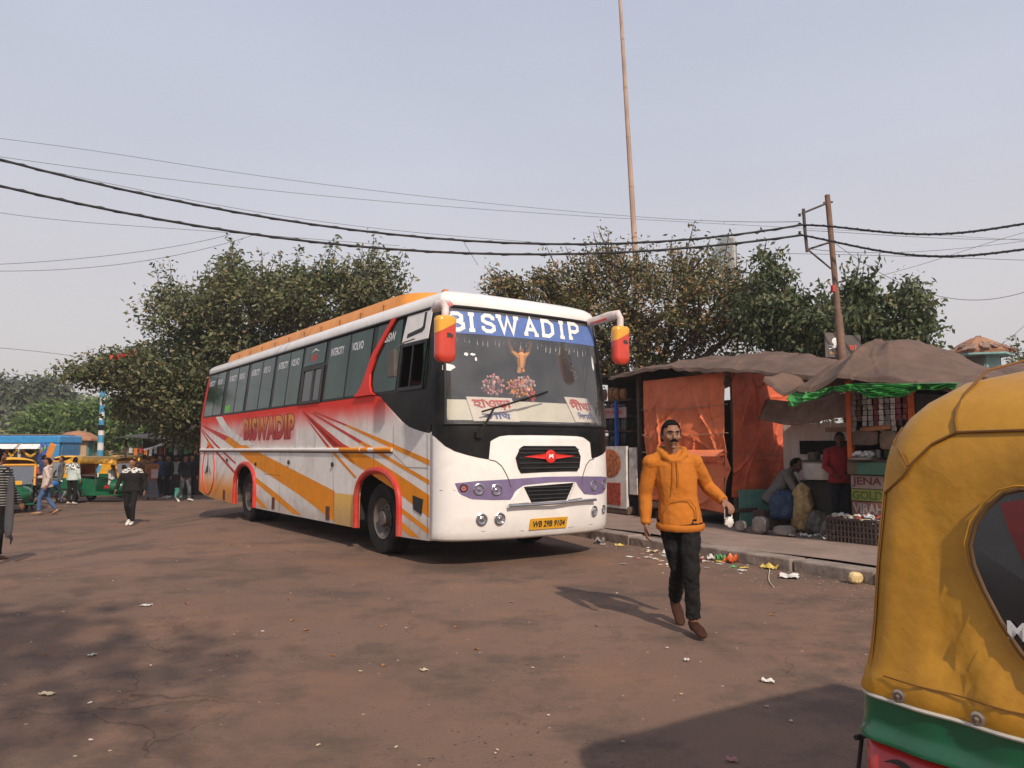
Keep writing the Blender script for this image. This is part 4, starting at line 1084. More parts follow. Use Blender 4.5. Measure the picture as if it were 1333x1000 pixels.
# ================================================================ NEAR RICKSHAW
HOODY = mat('hood_vinyl_yellow', (.50, .245, .016), .42, var=.22, scale=2.6, dirt=.6, dirtcol=(.27, .11, .015), dscale=3.2, bump=.7, bscale=4.5, spec=.5)
GRN = mat('rickshaw_green', (.006, .11, .048), .25, var=.2, scale=5, coat=.4, dirt=.15)
RRD = mat('rickshaw_red', (.50, .022, .018), .3, var=.15, coat=.3, dirt=.15)
THR = mat('seam_thread', (.16, .07, .012), .8); 
near = empty('auto_rickshaw', (.93, 2.03, 0), math.atan2(-.854, .52), 'yellow hooded auto rickshaw with green and red body, cut off by the right edge', 'auto rickshaw')
WD = 1.30
LVR = [(.845, -.048, -.020), (.862, -.054, -.026), (.90, -.046, -.018), (.95, -.040, -.006), (1.02, -.034, .002), (1.09, -.030, .008), (1.18, -.024, .014), (1.26, -.016, .020), (1.34, -.008, .026), (1.40, -.002, .030), (1.44, .004, .034), (1.475, .012, .040), (1.51, .028, .052), (1.55, .050, .070), (1.59, .085, .10), (1.64, .145, .17), (1.67, .235, .28), (1.685, .35, .42)]
def ushape(z, ix, iy, ye=.64, r=.085):
    out = []
    for k in range(6): out.append((ix, ye + (iy + r - ye) * k / 6))
    for k in range(7):
        a = PI - PI / 2 * k / 6
        out.append((ix + r + r * math.cos(a), iy + r - r * math.sin(a)))
    n = 44
    for k in range(1, n):
        out.append((ix + r + (WD - 2 * ix - 2 * r) * k / n, iy))
    for k in range(7):
        a = -PI / 2 + PI / 2 * k / 6
        out.append((WD - ix - r + r * math.cos(a), iy + r + r * math.sin(a)))
    for k in range(1, 7): out.append((WD - ix, iy + r + (ye - iy - r) * k / 6))
    res = []
    for x, y in out:
        # stretched-vinyl folds running from the window corners to the hem, and slack in the panel
        f = 0
        if .86 < z < 1.5:
            e = max(0, min(1, (z - .86) / .08)) * max(0, min(1, (1.5 - z) / .08)) * sm(.03, .14, x) * sm(.03, .14, WD - x)
            s1 = (x - .10) + (z - 1.30) * .50 ; s2 = (x - .30) + (z - .95) * .62; s3 = (x - .13) + (z - 1.1) * .12
            f = -.016 * math.exp(-(s1 / .022) ** 2) * sm(1.36, 1.1, z) - .018 * math.exp(-(s2 / .03) ** 2) * sm(1.2, .95, z) + .012 * math.exp(-((s2 - .07) / .035) ** 2) * sm(1.2, .95, z) - .008 * math.exp(-(s3 / .03) ** 2)
            f += .012 * math.sin(x * 6.5 + .4) * math.sin((z - .86) * 4.8) + .006 * math.sin(x * 23 + z * 9)
            f *= e * .8
        if z < .93: f += .004 * math.sin(x * 34) * (1 if y < .2 else 0)
        res.append(Vector((x, y + f, z)))
    return res
rs = [ushape(*l) for l in LVR]
m = MB().rings(rs, closed=False)
# the crown of the roof behind the driver
top = LVR[-1]
m.grid(lambda u, v: Vector((.35 + .60 * u, .42 + .22 * v, 1.685 + .014 * math.sin(PI * u) * 1.0)), 10, 2)
prof = [(ix, z) for z, ix, iy in LVR if z >= 1.34] + [(.52, 1.696), (.65, 1.70)]
prof = prof + [(WD - x, z) for x, z in reversed(prof[:-1])]
m.rings([[Vector((x, y, z + .02 * math.sin((y - .64) * 2.2))) for x, z in prof] for y in (.64, 1.0, 1.4, 1.8, 2.1)], closed=False)
m.build('hood', HOODY, near, smooth=True, ang=75, solid=.004, off=1)
hood = [c for c in bpy.data.objects if c.parent == near][0]
def shell_pt(x, z, off=.009):
    """a point on the rear of the hood"""
    zz = [l[0] for l in LVR]; ix = float(np.interp(z, zz, [l[1] for l in LVR])); iy = float(np.interp(z, zz, [l[2] for l in LVR]))
    u = ushape(z, ix, iy)
    best = min(u[8:60], key=lambda q: abs(q.x - x) + (0 if q.y < .5 else 9))
    return Vector((x, best.y - off, z))
def corner(z, a=PI * 1.15, off=.007):
    zz = [l[0] for l in LVR]; ix = float(np.interp(z, zz, [l[1] for l in LVR])); iy = float(np.interp(z, zz, [l[2] for l in LVR])); r = .085
    return Vector((ix + r + (r + off) * math.cos(a), iy + r + (r + off) * math.sin(a), z))
a_ = PI * 1.32
MB().tube([corner(z, a_) for z in np.linspace(.92, 1.36, 12)] + [shell_pt(.085, 1.40), shell_pt(.115, 1.44), shell_pt(.16, 1.485), shell_pt(.215, 1.513)] + [shell_pt(x, 1.513 + .012 * (x - .21)) for x in np.linspace(.26, 1.05, 14)], .0035, 6).build('hood_seam', THR, hood, smooth=True)
MB().tube([corner(z, a_, .001) + Vector((.008, -.002, 0)) for z in np.linspace(.92, 1.36, 12)] + [shell_pt(.098, 1.40, .002), shell_pt(.13, 1.452, .002), shell_pt(.17, 1.50, .002), shell_pt(.215, 1.526, .002)] + [shell_pt(x, 1.526 + .012 * (x - .21), .002) for x in np.linspace(.26, 1.05, 14)], .0018, 5).build('hood_seam', THR, hood)
MB().tube([shell_pt(.215, 1.515), shell_pt(.205, 1.54), shell_pt(.20, 1.57), shell_pt(.20, 1.61), Vector((.215, .20, 1.672)), Vector((.26, .30, 1.70)), Vector((.34, .42, 1.712))], .0035, 6).build('hood_seam', THR, hood)
MB().tube([shell_pt(.098, 1.43), shell_pt(.085, 1.455), corner(1.49, PI * 1.25), corner(1.53, PI * 1.2)], .003, 6).build('hood_seam', THR, hood)
MB().tube([shell_pt(x, .905, .009) for x in np.linspace(.04, 1.26, 30)], .002, 5).build('hood_seam', THR, hood)
# rear window with piping
wn = [(.365, 1.382), (.33, 1.372), (.295, 1.34), (.268, 1.30), (.255, 1.25), (.262, 1.205), (.285, 1.15), (.318, 1.09), (.36, 1.03), (.42, .975), (.52, .945), (.65, .94)]
wn = wn + [(WD - x, z) for x, z in reversed(wn[:-1])]
PLS = mat('clear_plastic', (.010, .012, .016), .12, var=.5, scale=4, spec=.8)
def wy(z): return float(np.interp(z, [l[0] for l in LVR], [l[2] for l in LVR])) - .010
m = MB().prism(wn, lambda u, v, d: Vector((u, wy(v) - d, v)), 0, .002)
wo = m.build('rear_window', PLS, near)
for s_, r_ in ((1.0, .0055), (1.035, .0025)):
    MB().tube([Vector((.65 + (x - .65) * s_, wy(1.16 + (z - 1.16) * s_) - .002, 1.16 + (z - 1.16) * s_)) for x, z in wn + wn[:1]], r_, 8).build('window_piping', HOODY if s_ > 1 else mat('piping_brown', (.10, .05, .015), .5), wo, smooth=True)
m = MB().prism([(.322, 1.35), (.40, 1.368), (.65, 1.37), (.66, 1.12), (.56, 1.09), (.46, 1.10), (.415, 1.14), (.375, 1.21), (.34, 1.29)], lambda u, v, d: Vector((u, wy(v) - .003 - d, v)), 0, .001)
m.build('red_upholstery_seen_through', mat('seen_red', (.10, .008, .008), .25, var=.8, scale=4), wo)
m = MB()
text(m, 'MAA', lambda u, v: Vector((.335 + .12 * u, wy(1.06) - .006, 1.055 + .04 * v)), .03); m.build('window_sticker', WTX, wo, fix=False)
# steel body, rear and sides
def ubody(z, o): return ushape(.8, -.012 - o, -.010 - o, .75, .09) if False else [Vector((q.x, q.y, z)) for q in ushape(.80, -.046 - o, -.020 - o, .95, .09)]
MB().rings([ubody(z, o) for z, o in ((.852, -.012), (.845, .006), (.80, .006), (.765, .010), (.755, .016), (.742, .016), (.735, .004))], closed=False).build('green_panel', GRN, near, smooth=True, ang=50, solid=.006, off=-1)
MB().tube([q + Vector((0, -.006, 0)) for q in ubody(.850, .004)[5:-5]], .005, 6).build('edge_trim', mat('trim_white', (.5, .48, .42), .5), near)
rp = MB().rings([ubody(z, o) for z, o in ((.735, .004), (.60, .006), (.45, .004), (.30, -.02), (.24, -.06))], closed=False).build('red_panel', RRD, near, smooth=True, solid=.006, off=-1)
for x in (.085, .272, .46, .65, .84, 1.02, 1.21):
    b0 = Vector((x, -.026, .868))
    MB().lathe([(.017, .0), (.017, .006), (.011, .008), (.010, .004), (.006, .004), (.005, .012), (.001, .013)], b0, (0, -1, 0), 16).build('press_stud', mat('stud_steel', (.42, .36, .30), .3, metal=.8, var=.3), hood, smooth=True)
def rb(u, v, d=0): return Vector((u, -.0335 - d, v))
m = MB()
for k, (x0, z0, s_) in enumerate(((.10, .70, 1), (.09, .655, .9), (.13, .62, .8))):
    up = [(x0 - .06 * s_ + .20 * s_ * t, z0 + .02 * s_ * math.sin(t * 7 + k) - .01 * t) for t in np.linspace(0, 1, 12)]
    poly = up + [(x, z - .024 * s_ * math.sin(PI * i / 11) - .001) for i, (x, z) in reversed(list(enumerate(up)))]
    m.prism(poly, lambda u, v, d: rb(u, v, d + .0004 * k), 0, .0005)
m.build('flame_graphic', DRK, rp)
m = MB(); text(m, 'NAMASTE', lambda u, v: rb(.27 + .8 * u, .60 + .10 * v), .03); m.build('rear_lettering', WTX, rp, fix=False)
# black tubular guard at the back corner
m = MB()
for k in range(4):
    dx = -.055 - .0 * k; y = .02 + .075 * k
    m.tube([(-.03, y, .74 - .006 * k), (dx, y, .72), (dx - .02, y, .60), (dx - .01, y, .45), (-.01, y, .40)], .006, 6)
m.tube([(-.06, .0, .72), (-.06, .27, .71)], .007, 6); m.tube([(-.075, .0, .58), (-.075, .27, .58)], .007, 6)
m.build('side_guard', DRK, near)
m = MB().bb(.05, 1.25, .6, 2.3, .24, .30); m.bb(.06, 1.24, .95, 1.0, .3, .8); m.build('floor', DRK, near)
m = MB().bb(.12, 1.18, .45, .95, .42, .58); m.box((.65, .40, .85), (1.06, .10, .55)); m.build('passenger_seat', mat('upholstery_red', (.34, .022, .02), .45, var=.3), near, bevel=.03)
for x in (.04, WD - .04):
    MB().tube([(x, 1.25, .3), (x + .0, 1.25, 1.40)], .014, 8).build('post', DRK, near)
    MB().tube([(x, 2.2, .5), (x, 2.02, 1.50)], .016, 8).build('post', DRK, near)
MB().rings([[Vector((.65 + w_ * math.cos(a), y, .30 + h_ * (.5 + .5 * math.sin(a)))) for a in np.linspace(0, 2 * PI, 20)[:-1]] for y, w_, h_ in ((1.9, .62, .55), (2.3, .58, .60), (2.55, .40, .50), (2.68, .15, .3))]).build('nose', GRN, near, smooth=True)
def rwheel(par, x, y, r=.20, ax=(1, 0, 0), w_=.09):
    t = MB().lathe([(r * .55, -w_ * .4), (r * .85, -w_ / 2), (r, -w_ * .3), (r, w_ * .3), (r * .85, w_ / 2), (r * .55, w_ * .4)], (x, y, r), ax, 20).build('tyre', RUB, par, smooth=True)
    MB().lathe([(r * .6, .04), (r * .5, .02), (r * .25, .02), (r * .2, .05), (.001, .055), ], (x, y, r), ax, 16).build('wheel_hub', mat('hub_cream', (.45, .42, .36), .5, dirt=.5), t, smooth=True)
    MB().lathe([(r * .6, -.04), (r * .5, -.02), (.001, -.03)], (x, y, r), ax, 16).build('wheel_hub', mat('hub_cream', 0), t, smooth=True)
rwheel(near, .08, .55, ax=(-1, 0, 0)); rwheel(near, WD - .08, .55); rwheel(near, .65, 2.45)

# ================================================================ RICKSHAWS ACROSS THE SQUARE
YH = mat('hood_yellow_far', (.76, .38, .025), .5, var=.15, scale=5, dirt=.3)
YP = mat('panel_yellow', (.66, .30, .03), .4, var=.1)
def rickshaw(label, loc, rz):
    r = empty('auto_rickshaw', loc, rz, label, 'auto rickshaw', 'auto rickshaws waiting across the square')
    F_ = lambda a, b: (lambda u, v, d: Vector((u, d, v)))
    # rear tub with a wheel arch, sill and nose
    tub = [(-1.28, .38), (-1.05, .34)] + [(-.80 + .25 * math.cos(a), .22 + .26 * math.sin(a)) for a in np.linspace(PI * .9, PI * .1, 8)] + [(-.45, .26), (.62, .26), (.62, .40), (.10, .42), (0.02, .86), (-.30, .90), (-1.25, .92)]
    MB().prism(tub, F_(0, 0), -.64, -.60).build('side_body', GRN, r); MB().prism(tub, F_(0, 0), .60, .64).build('side_body', GRN, r)
    m = MB().bb(-1.30, -1.25, -.62, .62, .36, .92); m.bb(-1.25, .95, -.60, .60, .26, .31); m.bb(0.0, .04, -.60, .60, .3, .88); m.build('rear_body', GRN, r)
    MB().rings([[Vector((x, w_ * math.cos(a), zb + h_ * (.5 + .5 * math.sin(a)))) for a in np.linspace(0, 2 * PI, 22)[:-1]] for x, w_, zb, h_ in ((.60, .60, .30, .62), (.95, .55, .28, .62), (1.18, .36, .34, .50), (1.28, .15, .42, .3))]).build('nose', GRN, r, smooth=True)
    # hood: roof and rear quarter
    cs = lambda x, dz: [Vector((x, y, z + dz)) for y, z in ((-.64, 1.45), (-.63, 1.56), (-.56, 1.66), (-.35, 1.71), (0, 1.73), (.35, 1.71), (.56, 1.66), (.63, 1.56), (.64, 1.45))]
    h = MB().rings([cs(-1.12, -.07), cs(-.95, 0), cs(-.4, .01), (cs(.3, .0)), cs(.86, -.05)], closed=False)
    h.rings([[Vector((-1.12, y, z - .07)) for y, z in ((-.64, 1.45), (-.63, 1.56), (-.56, 1.66), (-.35, 1.71), (0, 1.73), (.35, 1.71), (.56, 1.66), (.63, 1.56), (.64, 1.45))], [Vector((-1.26, y * 1.0, .92 + .0 * z)) for y in (-.65, -.64, -.56, -.35, 0, .35, .56, .64, .65)]], closed=False)
    for s in (-1, 1):
        h.prism([(-1.26, .92), (-.62, .92), (-.70, 1.2), (-.55, 1.46), (-1.10, 1.46)], lambda u, v, d: Vector((u, s * (.645 - d), v)), 0, .008)
    h.build('hood', YH, r, smooth=True, ang=50, solid=.008)
    for s in (-1, 1):
        m = MB().tube([(.95, s * .58, .86), (.80, s * .60, 1.5)], .035, 8); m.build('windscreen_post', YP, r)
        MB().tube([(.05, s * .60, .3), (.05, s * .61, 1.5)], .014, 6).build('post', CHR, r)
        MB().tube([(-.45, s * .62, 1.02), (.05, s * .62, 1.02)], .012, 6).build('side_rail', CHR, r)
        fr = MB()
        for i in range(9):
            pass
        MB().tube([(-.80 + .29 * math.cos(a), s * .655, .22 + .29 * math.sin(a)) for a in np.linspace(PI, 0, 12)], [(.02, .045)] * 12, 6).build('mudguard', mat('trim_white', 0), r, smooth=True)
    MB().tube([(.80, -.60, 1.50), (.80, .60, 1.50)], .04, 6).build('windscreen_header', YP, r)
    MB().add([(.94, -.55, .90), (.94, .55, .90), (.80, .56, 1.48), (.80, -.56, 1.48)], [(0, 1, 2, 3)]).build('windscreen', glass('ricks_glass', (.35, .42, .40), .25, .1, (.2, .22, .22)), r, fix=False)
    m = MB().bb(-1.15, -.35, -.56, .56, .52, .66); m.box((-1.12, 0, .95), (.12, 1.12, .60)); m.bb(.20, .48, -.3, .3, .5, .62); m.build('seat', mat('upholstery_red', (.34, .022, .02), .45, var=.3), r, bevel=.03)
    lp = MB().lathe([(.03, -.06), (.085, -.02), (.085, .02)], (1.30, 0, .80), (1, 0, 0), 16).build('headlight', BLK, r, smooth=True)
    MB().lathe([(.078, .02), (.05, .03), (.001, .035)], (1.30, 0, .80), (1, 0, 0), 16).build('lens', LENS, lp, smooth=True)
    MB().bb(1.18, 1.215, -.22, .22, .90, 1.02).build('number_board', mat('plate_yellow', 0), r)
    MB().tube([(.92, 0, .9), (.80, 0, 1.05), (.80, -.28, 1.08)], .015, 6).build('handlebar', DRK, r)
    rwheel(r, -.80, -.58, .21, (0, -1, 0)); rwheel(r, -.80, .58, .21, (0, 1, 0)); rwheel(r, 1.02, 0, .20, (0, 1, 0))
    MB().tube([(.80, -.05, .38), (1.0, -.07, .42), (1.22, -.05, .36), (1.22, .05, .36), (1.0, .07, .42)], .03, 6).build('fork', DRK, r)
    r.scale = (.96, .96, .96)
    return r
def gp(px, Y): 
    X = (px - 666.5) / 1000 * Y
    return (X, Y, gz(X))
r1 = rickshaw('green and yellow auto rickshaw seen side on, a passenger in white sitting in it', gp(138, 28.6), R(-3))
copy_tree(r1, gp(178, 33.5), R(-6), 'yellow roofed auto rickshaw behind the person in the black vest')
copy_tree(r1, gp(93, 31.5), R(-62), 'auto rickshaw nose on behind the person in the white jacket')
copy_tree(r1, gp(17, 23.8), R(-52), 'auto rickshaw facing forward behind the striped sweater')
# ---- people across the square (distances set from their height in the photograph)
NAVY = cloth('navy_cloth', (.03, .05, .12)); JEAN = cloth('denim_blue', (.06, .11, .22)); GRY = cloth('grey_cloth', (.10, .10, .11)); CREAM = cloth('cream_cloth', (.50, .40, .34)); PNK = cloth('salmon_cloth', (.32, .07, .065))
DKC = cloth('dark_cloth', (.02, .02, .024)); OCH = cloth('ochre_cloth', (.36, .14, .05)); SKT = cloth('skirt_grey', (.16, .16, .19)); REDC = cloth('red_cloth', (.33, .03, .03))
WSH = mat('white_shoe', (.6, .57, .52), .6); BSH = mat('black_shoe', (.02, .018, .016), .5); BRSH = mat('brown_shoe', (.12, .07, .045), .6)
def striped(nm, a, b, k):
    m = cloth(nm, a); t = m.node_tree; N = t.nodes; L = t.links
    bs = N['Principled BSDF']; src = bs.inputs['Base Color'].links[0].from_socket
    tc = N.new('ShaderNodeTexCoord'); sp = N.new('ShaderNodeSeparateXYZ'); L.new(tc.outputs['Object'], sp.inputs[0])
    q = N.new('ShaderNodeMath'); q.operation = 'MULTIPLY'; L.new(sp.outputs['Z'], q.inputs[0]); q.inputs[1].default_value = k
    f = N.new('ShaderNodeMath'); f.operation = 'FRACT'; L.new(q.outputs[0], f.inputs[0])
    g = N.new('ShaderNodeMath'); g.operation = 'GREATER_THAN'; L.new(f.outputs[0], g.inputs[0]); g.inputs[1].default_value = .72
    mx = N.new('ShaderNodeMixRGB'); L.new(g.outputs[0], mx.inputs[0]); L.new(src, mx.inputs[1]); mx.inputs[2].default_value = (*b, 1); L.new(mx.outputs[0], bs.inputs['Base Color'])
    return m
STR = striped('striped_knit', (.018, .018, .02), (.30, .29, .27), 26)
def two_tone(nm, lo, hi, z0):
    m = cloth(nm, lo); t = m.node_tree; N = t.nodes; L = t.links
    bs = N['Principled BSDF']; src = bs.inputs['Base Color'].links[0].from_socket
    tc = N.new('ShaderNodeTexCoord'); sp = N.new('ShaderNodeSeparateXYZ'); L.new(tc.outputs['Object'], sp.inputs[0])
    no = N.new('ShaderNodeTexNoise'); no.inputs['Scale'].default_value = 22; L.new(tc.outputs['Object'], no.inputs['Vector'])
    g = N.new('ShaderNodeMath'); g.operation = 'GREATER_THAN'; L.new(sp.outputs['Z'], g.inputs[0]); g.inputs[1].default_value = z0
    g2 = N.new('ShaderNodeMath'); g2.operation = 'GREATER_THAN'; L.new(no.outputs['Fac'], g2.inputs[0]); g2.inputs[1].default_value = .5
    mx0 = N.new('ShaderNodeMixRGB'); L.new(g2.outputs[0], mx0.inputs[0]); mx0.inputs[1].default_value = (.03, .03, .03, 1); mx0.inputs[2].default_value = (*hi, 1)
    mx = N.new('ShaderNodeMixRGB'); L.new(g.outputs[0], mx.inputs[0]); L.new(src, mx.inputs[1]); L.new(mx0.outputs[0], mx.inputs[2]); L.new(mx.outputs[0], bs.inputs['Base Color'])
    return m
WALK = dict(knL=(.10, -.16, .50), anL=(.10, -.16, .10), toL=(.12, -.34, .06), knR=(-.10, .0, .49), anR=(-.10, .26, .14), toR=(-.12, .12, .02), elL=(.25, .10, 1.12), wrL=(.27, .04, .88), elR=(-.25, -.02, 1.12), wrR=(-.27, -.16, .90))
person('person in a black striped sweater at the left edge, seen from behind', gp(1, 11.2), R(165), WALK, top=STR, topc='sweater', trs=BLT, shoe=BRSH, skin=SK1, h=1.66)
m = MB(); X0 = gp(19, 11.0)
o = empty('shoulder_bag', X0, R(10), 'long grey bag hanging beside the striped sweater', 'bag')
m.rings([[Vector((w_ * math.cos(a), w_ * .55 * math.sin(a), z)) for a in np.linspace(0, 2 * PI, 15)[:-1]] for z, w_ in ((.36, .02), (.40, .05), (.55, .065), (.9, .055), (1.15, .045), (1.26, .03))]).build('bag_body', mat('bag_slate', (.055, .055, .06), .8), o, smooth=True, sub=1)
MB().tube([(.0, 0, 1.24), (-.05, .02, 1.36), (-.13, .05, 1.30)], .012, 6).build('strap', DKC, o)
MB().tube([(.02, 0, .40), (.05, -.01, .36), (.04, -.01, .28)], [.03, .02, .006], 6).build('drawstring_end', DKC, o)
person('person in a salmon shirt beside the rickshaw at the far left', gp(43, 24.6), R(40), dict(elL=(.22, -.12, 1.18), wrL=(.12, -.30, 1.2)), top=PNK, trs=DKC, shoe=BSH, h=1.62)
person('person in a cream hooded jacket and blue jeans facing left', gp(66, 22.6), R(-75), dict(WALK, elR=(-.22, -.10, 1.13), wrR=(-.10, -.30, 1.12)), top=CREAM, topc='jacket', trs=JEAN, shoe=mat('tan_shoe', (.3, .16, .08), .6), h=1.66, hood=True)
person('person in navy reaching up at the blue bus', gp(60, 29.5), R(150), dict(elL=(.30, -.02, 1.5), wrL=(.34, -.05, 1.78), elR=(-.28, -.05, 1.35), wrR=(-.2, -.2, 1.5)), top=NAVY, trs=DKC, shoe=BSH, h=1.7)
person('person in a white and mint jacket leaning into a rickshaw', gp(98, 26.8), R(175), dict(elL=(.26, -.05, 1.12), wrL=(.18, -.25, 1.05), neck=(0, -.05, 1.42), head=(0, -.13, 1.54)), top=two_tone('mint_jacket', (.50, .58, .54), (.72, .74, .70), 1.22), topc='jacket', trs=BLT, shoe=WSH, h=1.68)
SIT = dict(pelvis=(0, 0, .60), chest=(0, 0, .88), neck=(0, 0, 1.10), head=(0, -.02, 1.25), shL=(.18, 0, 1.05), elL=(.22, -.05, .80), wrL=(.18, -.25, .72), shR=(-.18, 0, 1.05), elR=(-.22, -.05, .80), wrR=(-.18, -.25, .72),
           hipL=(.09, 0, .58), knL=(.12, -.42, .58), anL=(.12, -.46, .16), toL=(.13, -.60, .08), hipR=(-.09, 0, .58), knR=(-.12, -.42, .58), anR=(-.12, -.46, .16), toR=(-.13, -.60, .08))
pp = gp(150, 28.6)
person('passenger in a white shirt sitting in the side on rickshaw', (pp[0], pp[1], pp[2] + .12), R(80), SIT, top=mat('shirt_white', (.6, .58, .55), .9), trs=GRY, shoe=BSH, h=1.6)
person('person in a black vest over a patterned shirt, walking in the road in white slippers', gp(175, 19.3), R(8), dict(WALK, elL=(.30, .08, 1.10), wrL=(.32, .0, .86), elR=(-.29, -.02, 1.12), wrR=(-.32, -.16, .90), hn=.25, slim=1.22), top=two_tone('vest_black', (.014, .013, .012), (.62, .60, .55), 1.33), topc='vest', trs=BLT, shoe=WSH, h=1.66, skin=SK1)
person('woman in an ochre top and grey skirt by the shed', gp(201, 29.5), R(20), dict(elL=(.20, -.12, 1.15), wrL=(.08, -.26, 1.12), elR=(-.22, -.10, 1.15), wrR=(-.05, -.26, 1.05)), top=OCH, topc='kurta', long_top=.12, skirt=SKT, shoe=BRSH, h=1.60, slim=.9) if False else person('woman in an ochre top and grey skirt by the shed', gp(201, 29.5), R(20), dict(elL=(.20, -.12, 1.15), wrL=(.08, -.26, 1.12), elR=(-.22, -.10, 1.15), wrR=(-.05, -.26, 1.05), slim=.9), top=OCH, topc='kurta', long_top=.12, skirt=SKT, shoe=BRSH, h=1.60)
pp = gp(204, 29.15)
tag(MB().box((0, 0, 0), (.26, .03, .34)).build('folder', mat('folder_pink', (.55, .40, .42), .6), loc=(pp[0], pp[1], pp[2] + 1.0), bevel=.01), 'pale pink folder held against the ochre top', 'folder')
person('person in dark clothes waiting at the left end of the shed', gp(222, 30.5), R(-30), {}, top=DKC, trs=DKC, shoe=WSH, h=1.68)
person('person in a dark jacket and grey trousers beside the tail of the bus', gp(243, 28.5), R(60), WALK, top=DKC, topc='jacket', trs=GRY, shoe=WSH, h=1.7)
person('person in white shirt standing in the shade of the shed', gp(232, 33.5), R(10), {}, top=mat('shirt_white', 0), trs=DKC, shoe=BSH, h=1.62)
person('person in a blue top standing behind the woman in ochre', gp(211, 31.5), R(-10), {}, top=NAVY, trs=DKC, shoe=BSH, h=1.66)
person('second person in black by the tail of the bus', gp(252, 30.5), R(0), {}, top=DKC, trs=BLT, shoe=BSH, h=1.7)
person('person in grey standing between two rickshaws', gp(84, 28.2), R(-60), {}, top=GRY, trs=NAVY, shoe=BSH, h=1.66)
person('person in maroon just left of the black vest', gp(160, 30.8), R(150), {}, top=cloth('cloth_maroon', (.16, .03, .035)), trs=DKC, shoe=BSH, h=1.64)
person('person in brown partly behind the black vest', gp(190, 31.5), R(200), WALK, top=cloth('cloth_brown', (.14, .07, .045)), trs=GRY, shoe=BSH, h=1.7)
person('small person in a pale shirt far back beside the kiosk', gp(122, 37.5), R(100), {}, top=CREAM, trs=DKC, shoe=BSH, h=1.6)
person('person in a red top far back under the tree', gp(218, 34.5), R(0), {}, top=REDC, trs=DKC, shoe=BSH, h=1.62)
# teal carrier bag
pp = gp(236, 28.6)
tag(MB().box((0, 0, .32), (.26, .12, .36)).build('carrier_bag', mat('bag_teal', (.06, .30, .24), .6), loc=pp, bevel=.03), 'teal carrier bag beside the grey trousers', 'bag')
# ---- motorcycle with a blue cover
mc = empty('motorcycle', gp(67, 27.0), R(62), 'parked motorcycle with a blue tank beside the blue jeans', 'motorcycle')
mc.scale = (.88, .88, .88)
for x in (-.62, .62):
    t = MB().lathe([(.25, -.04), (.30, -.035), (.30, .035), (.25, .04)], (x, 0, .30), (0, 1, 0), 20).build('wheel', RUB, mc, smooth=True)
    w3 = MB()
    for k in range(10): w3.tube([(x, 0, .30), (x + .25 * math.cos(k * PI / 5), 0, .30 + .25 * math.sin(k * PI / 5))], .008, 4)
    w3.build('spokes', CHR, t)
MB().blob((.15, 0, .80), (.28, .14, .13)).build('fuel_tank', mat('tank_blue', (.02, .16, .55), .3), mc, smooth=True)
MB().tube([(-.75, 0, .74), (-.4, 0, .78), (-.05, 0, .76)], [.08, .10, .08], 8).build('saddle', DRK, mc, smooth=True)
m = MB().tube([(-.62, .06, .3), (-.1, .05, .45), (.2, 0, .6), (.42, 0, .85)], .03, 6); m.tube([(.62, .05, .3), (.42, .03, .98)], .02, 6); m.box((.02, 0, .42), (.34, .22, .26)); m.build('frame', DRK, mc)
MB().tube([(.36, -.32, 1.02), (.42, 0, .98), (.36, .32, 1.02)], .015, 6).build('handlebar', CHR, mc)
MB().lathe([(.04, -.05), (.08, 0), (.001, .03)], (.52, 0, .88), (1, 0, 0), 12).build('headlight', CHR, mc, smooth=True)
# ---- blue bus at the far left
bb_ = empty('blue_bus', (-22.6, 33.0, -.33), R(-3), 'sky blue bus with garlands in its windows at the far left', 'bus')
BBL = mat('bus_sky_blue', (.045, .26, .55), .4, var=.15, dirt=.3); BCR = mat('bus_cream', (.5, .42, .33), .5, var=.15, dirt=.4)
m = MB().bb(-4, 3.3, 0, 1.5, .45, 1.15); m.bb(-4, 3.3, .2, 1.5, 1.15, 2.1); m.build('body', mat('bus_blue_side', (.05, .17, .34), .5, var=.3, dirt=.3), bb_, bevel=.05)
m = MB().bb(-4.05, 3.35, -.06, 1.56, 2.08, 2.42); m.build('roof_band', BBL, bb_, bevel=.06)
MB().bb(-4.02, 3.1, -.03, 1.5, 2.42, 2.47).build('roof', mat('roof_rust', (.22, .14, .11), .8), bb_, bevel=.02)
for k in range(6):
    x = -3.6 + k * 1.05
    w_ = MB().bb(x, x + .92, -.02, .06, 1.20, 2.02).build('window', DRK, bb_)
    MB().prism([(1.85, -.02), (1.85, -.30), (2.02, -.06), (2.06, -.02)], lambda u, v, d: Vector((d, v, u)), x, x + .90).build('window_awning', mat('awning_white', (.75, .73, .70), .6), w_)
    m = MB()
    for i in range(12):
        a = i / 11; m.blob((x + .06 + .8 * a, -.06, 1.66 + .12 * math.cos(a * 2 * PI * (1 if k % 2 else 2))), (.06, .04, .07), 6, 4)
    m.build('garland', mat('garland_red', (.45, .05, .03), .8, island=.5) if k < 4 else mat('garland_gold', (.55, .30, .03), .8, island=.4), w_)
    MB().bb(x + .92, x + 1.05, -.03, .06, 1.16, 2.08).build('window_pillar', BCR, bb_)
MB().bb(-4, 3.3, -.03, .1, 1.08, 1.19).build('sill_band', BCR, bb_)
MB().bb(2.70, 3.32, -.035, .1, .6, 2.08).build('front_corner', BBL, bb_, bevel=.04)
for x in (-2.6, 2.1): MB().lathe([(.3, -.12), (.45, -.1), (.45, .1), (.3, .12)], (x, .1, .46), (0, 1, 0), 20).build('tyre', RUB, bb_, smooth=True)
m = MB()
for i in range(5): m.blob((2.2 + i * .14, -.10, 1.9 - .1 * (i % 2)), (.05, .04, .12), 6, 5)
m.build('garland', mat('garland_green', (.25, .45, .06), .8, island=.4), bb_)
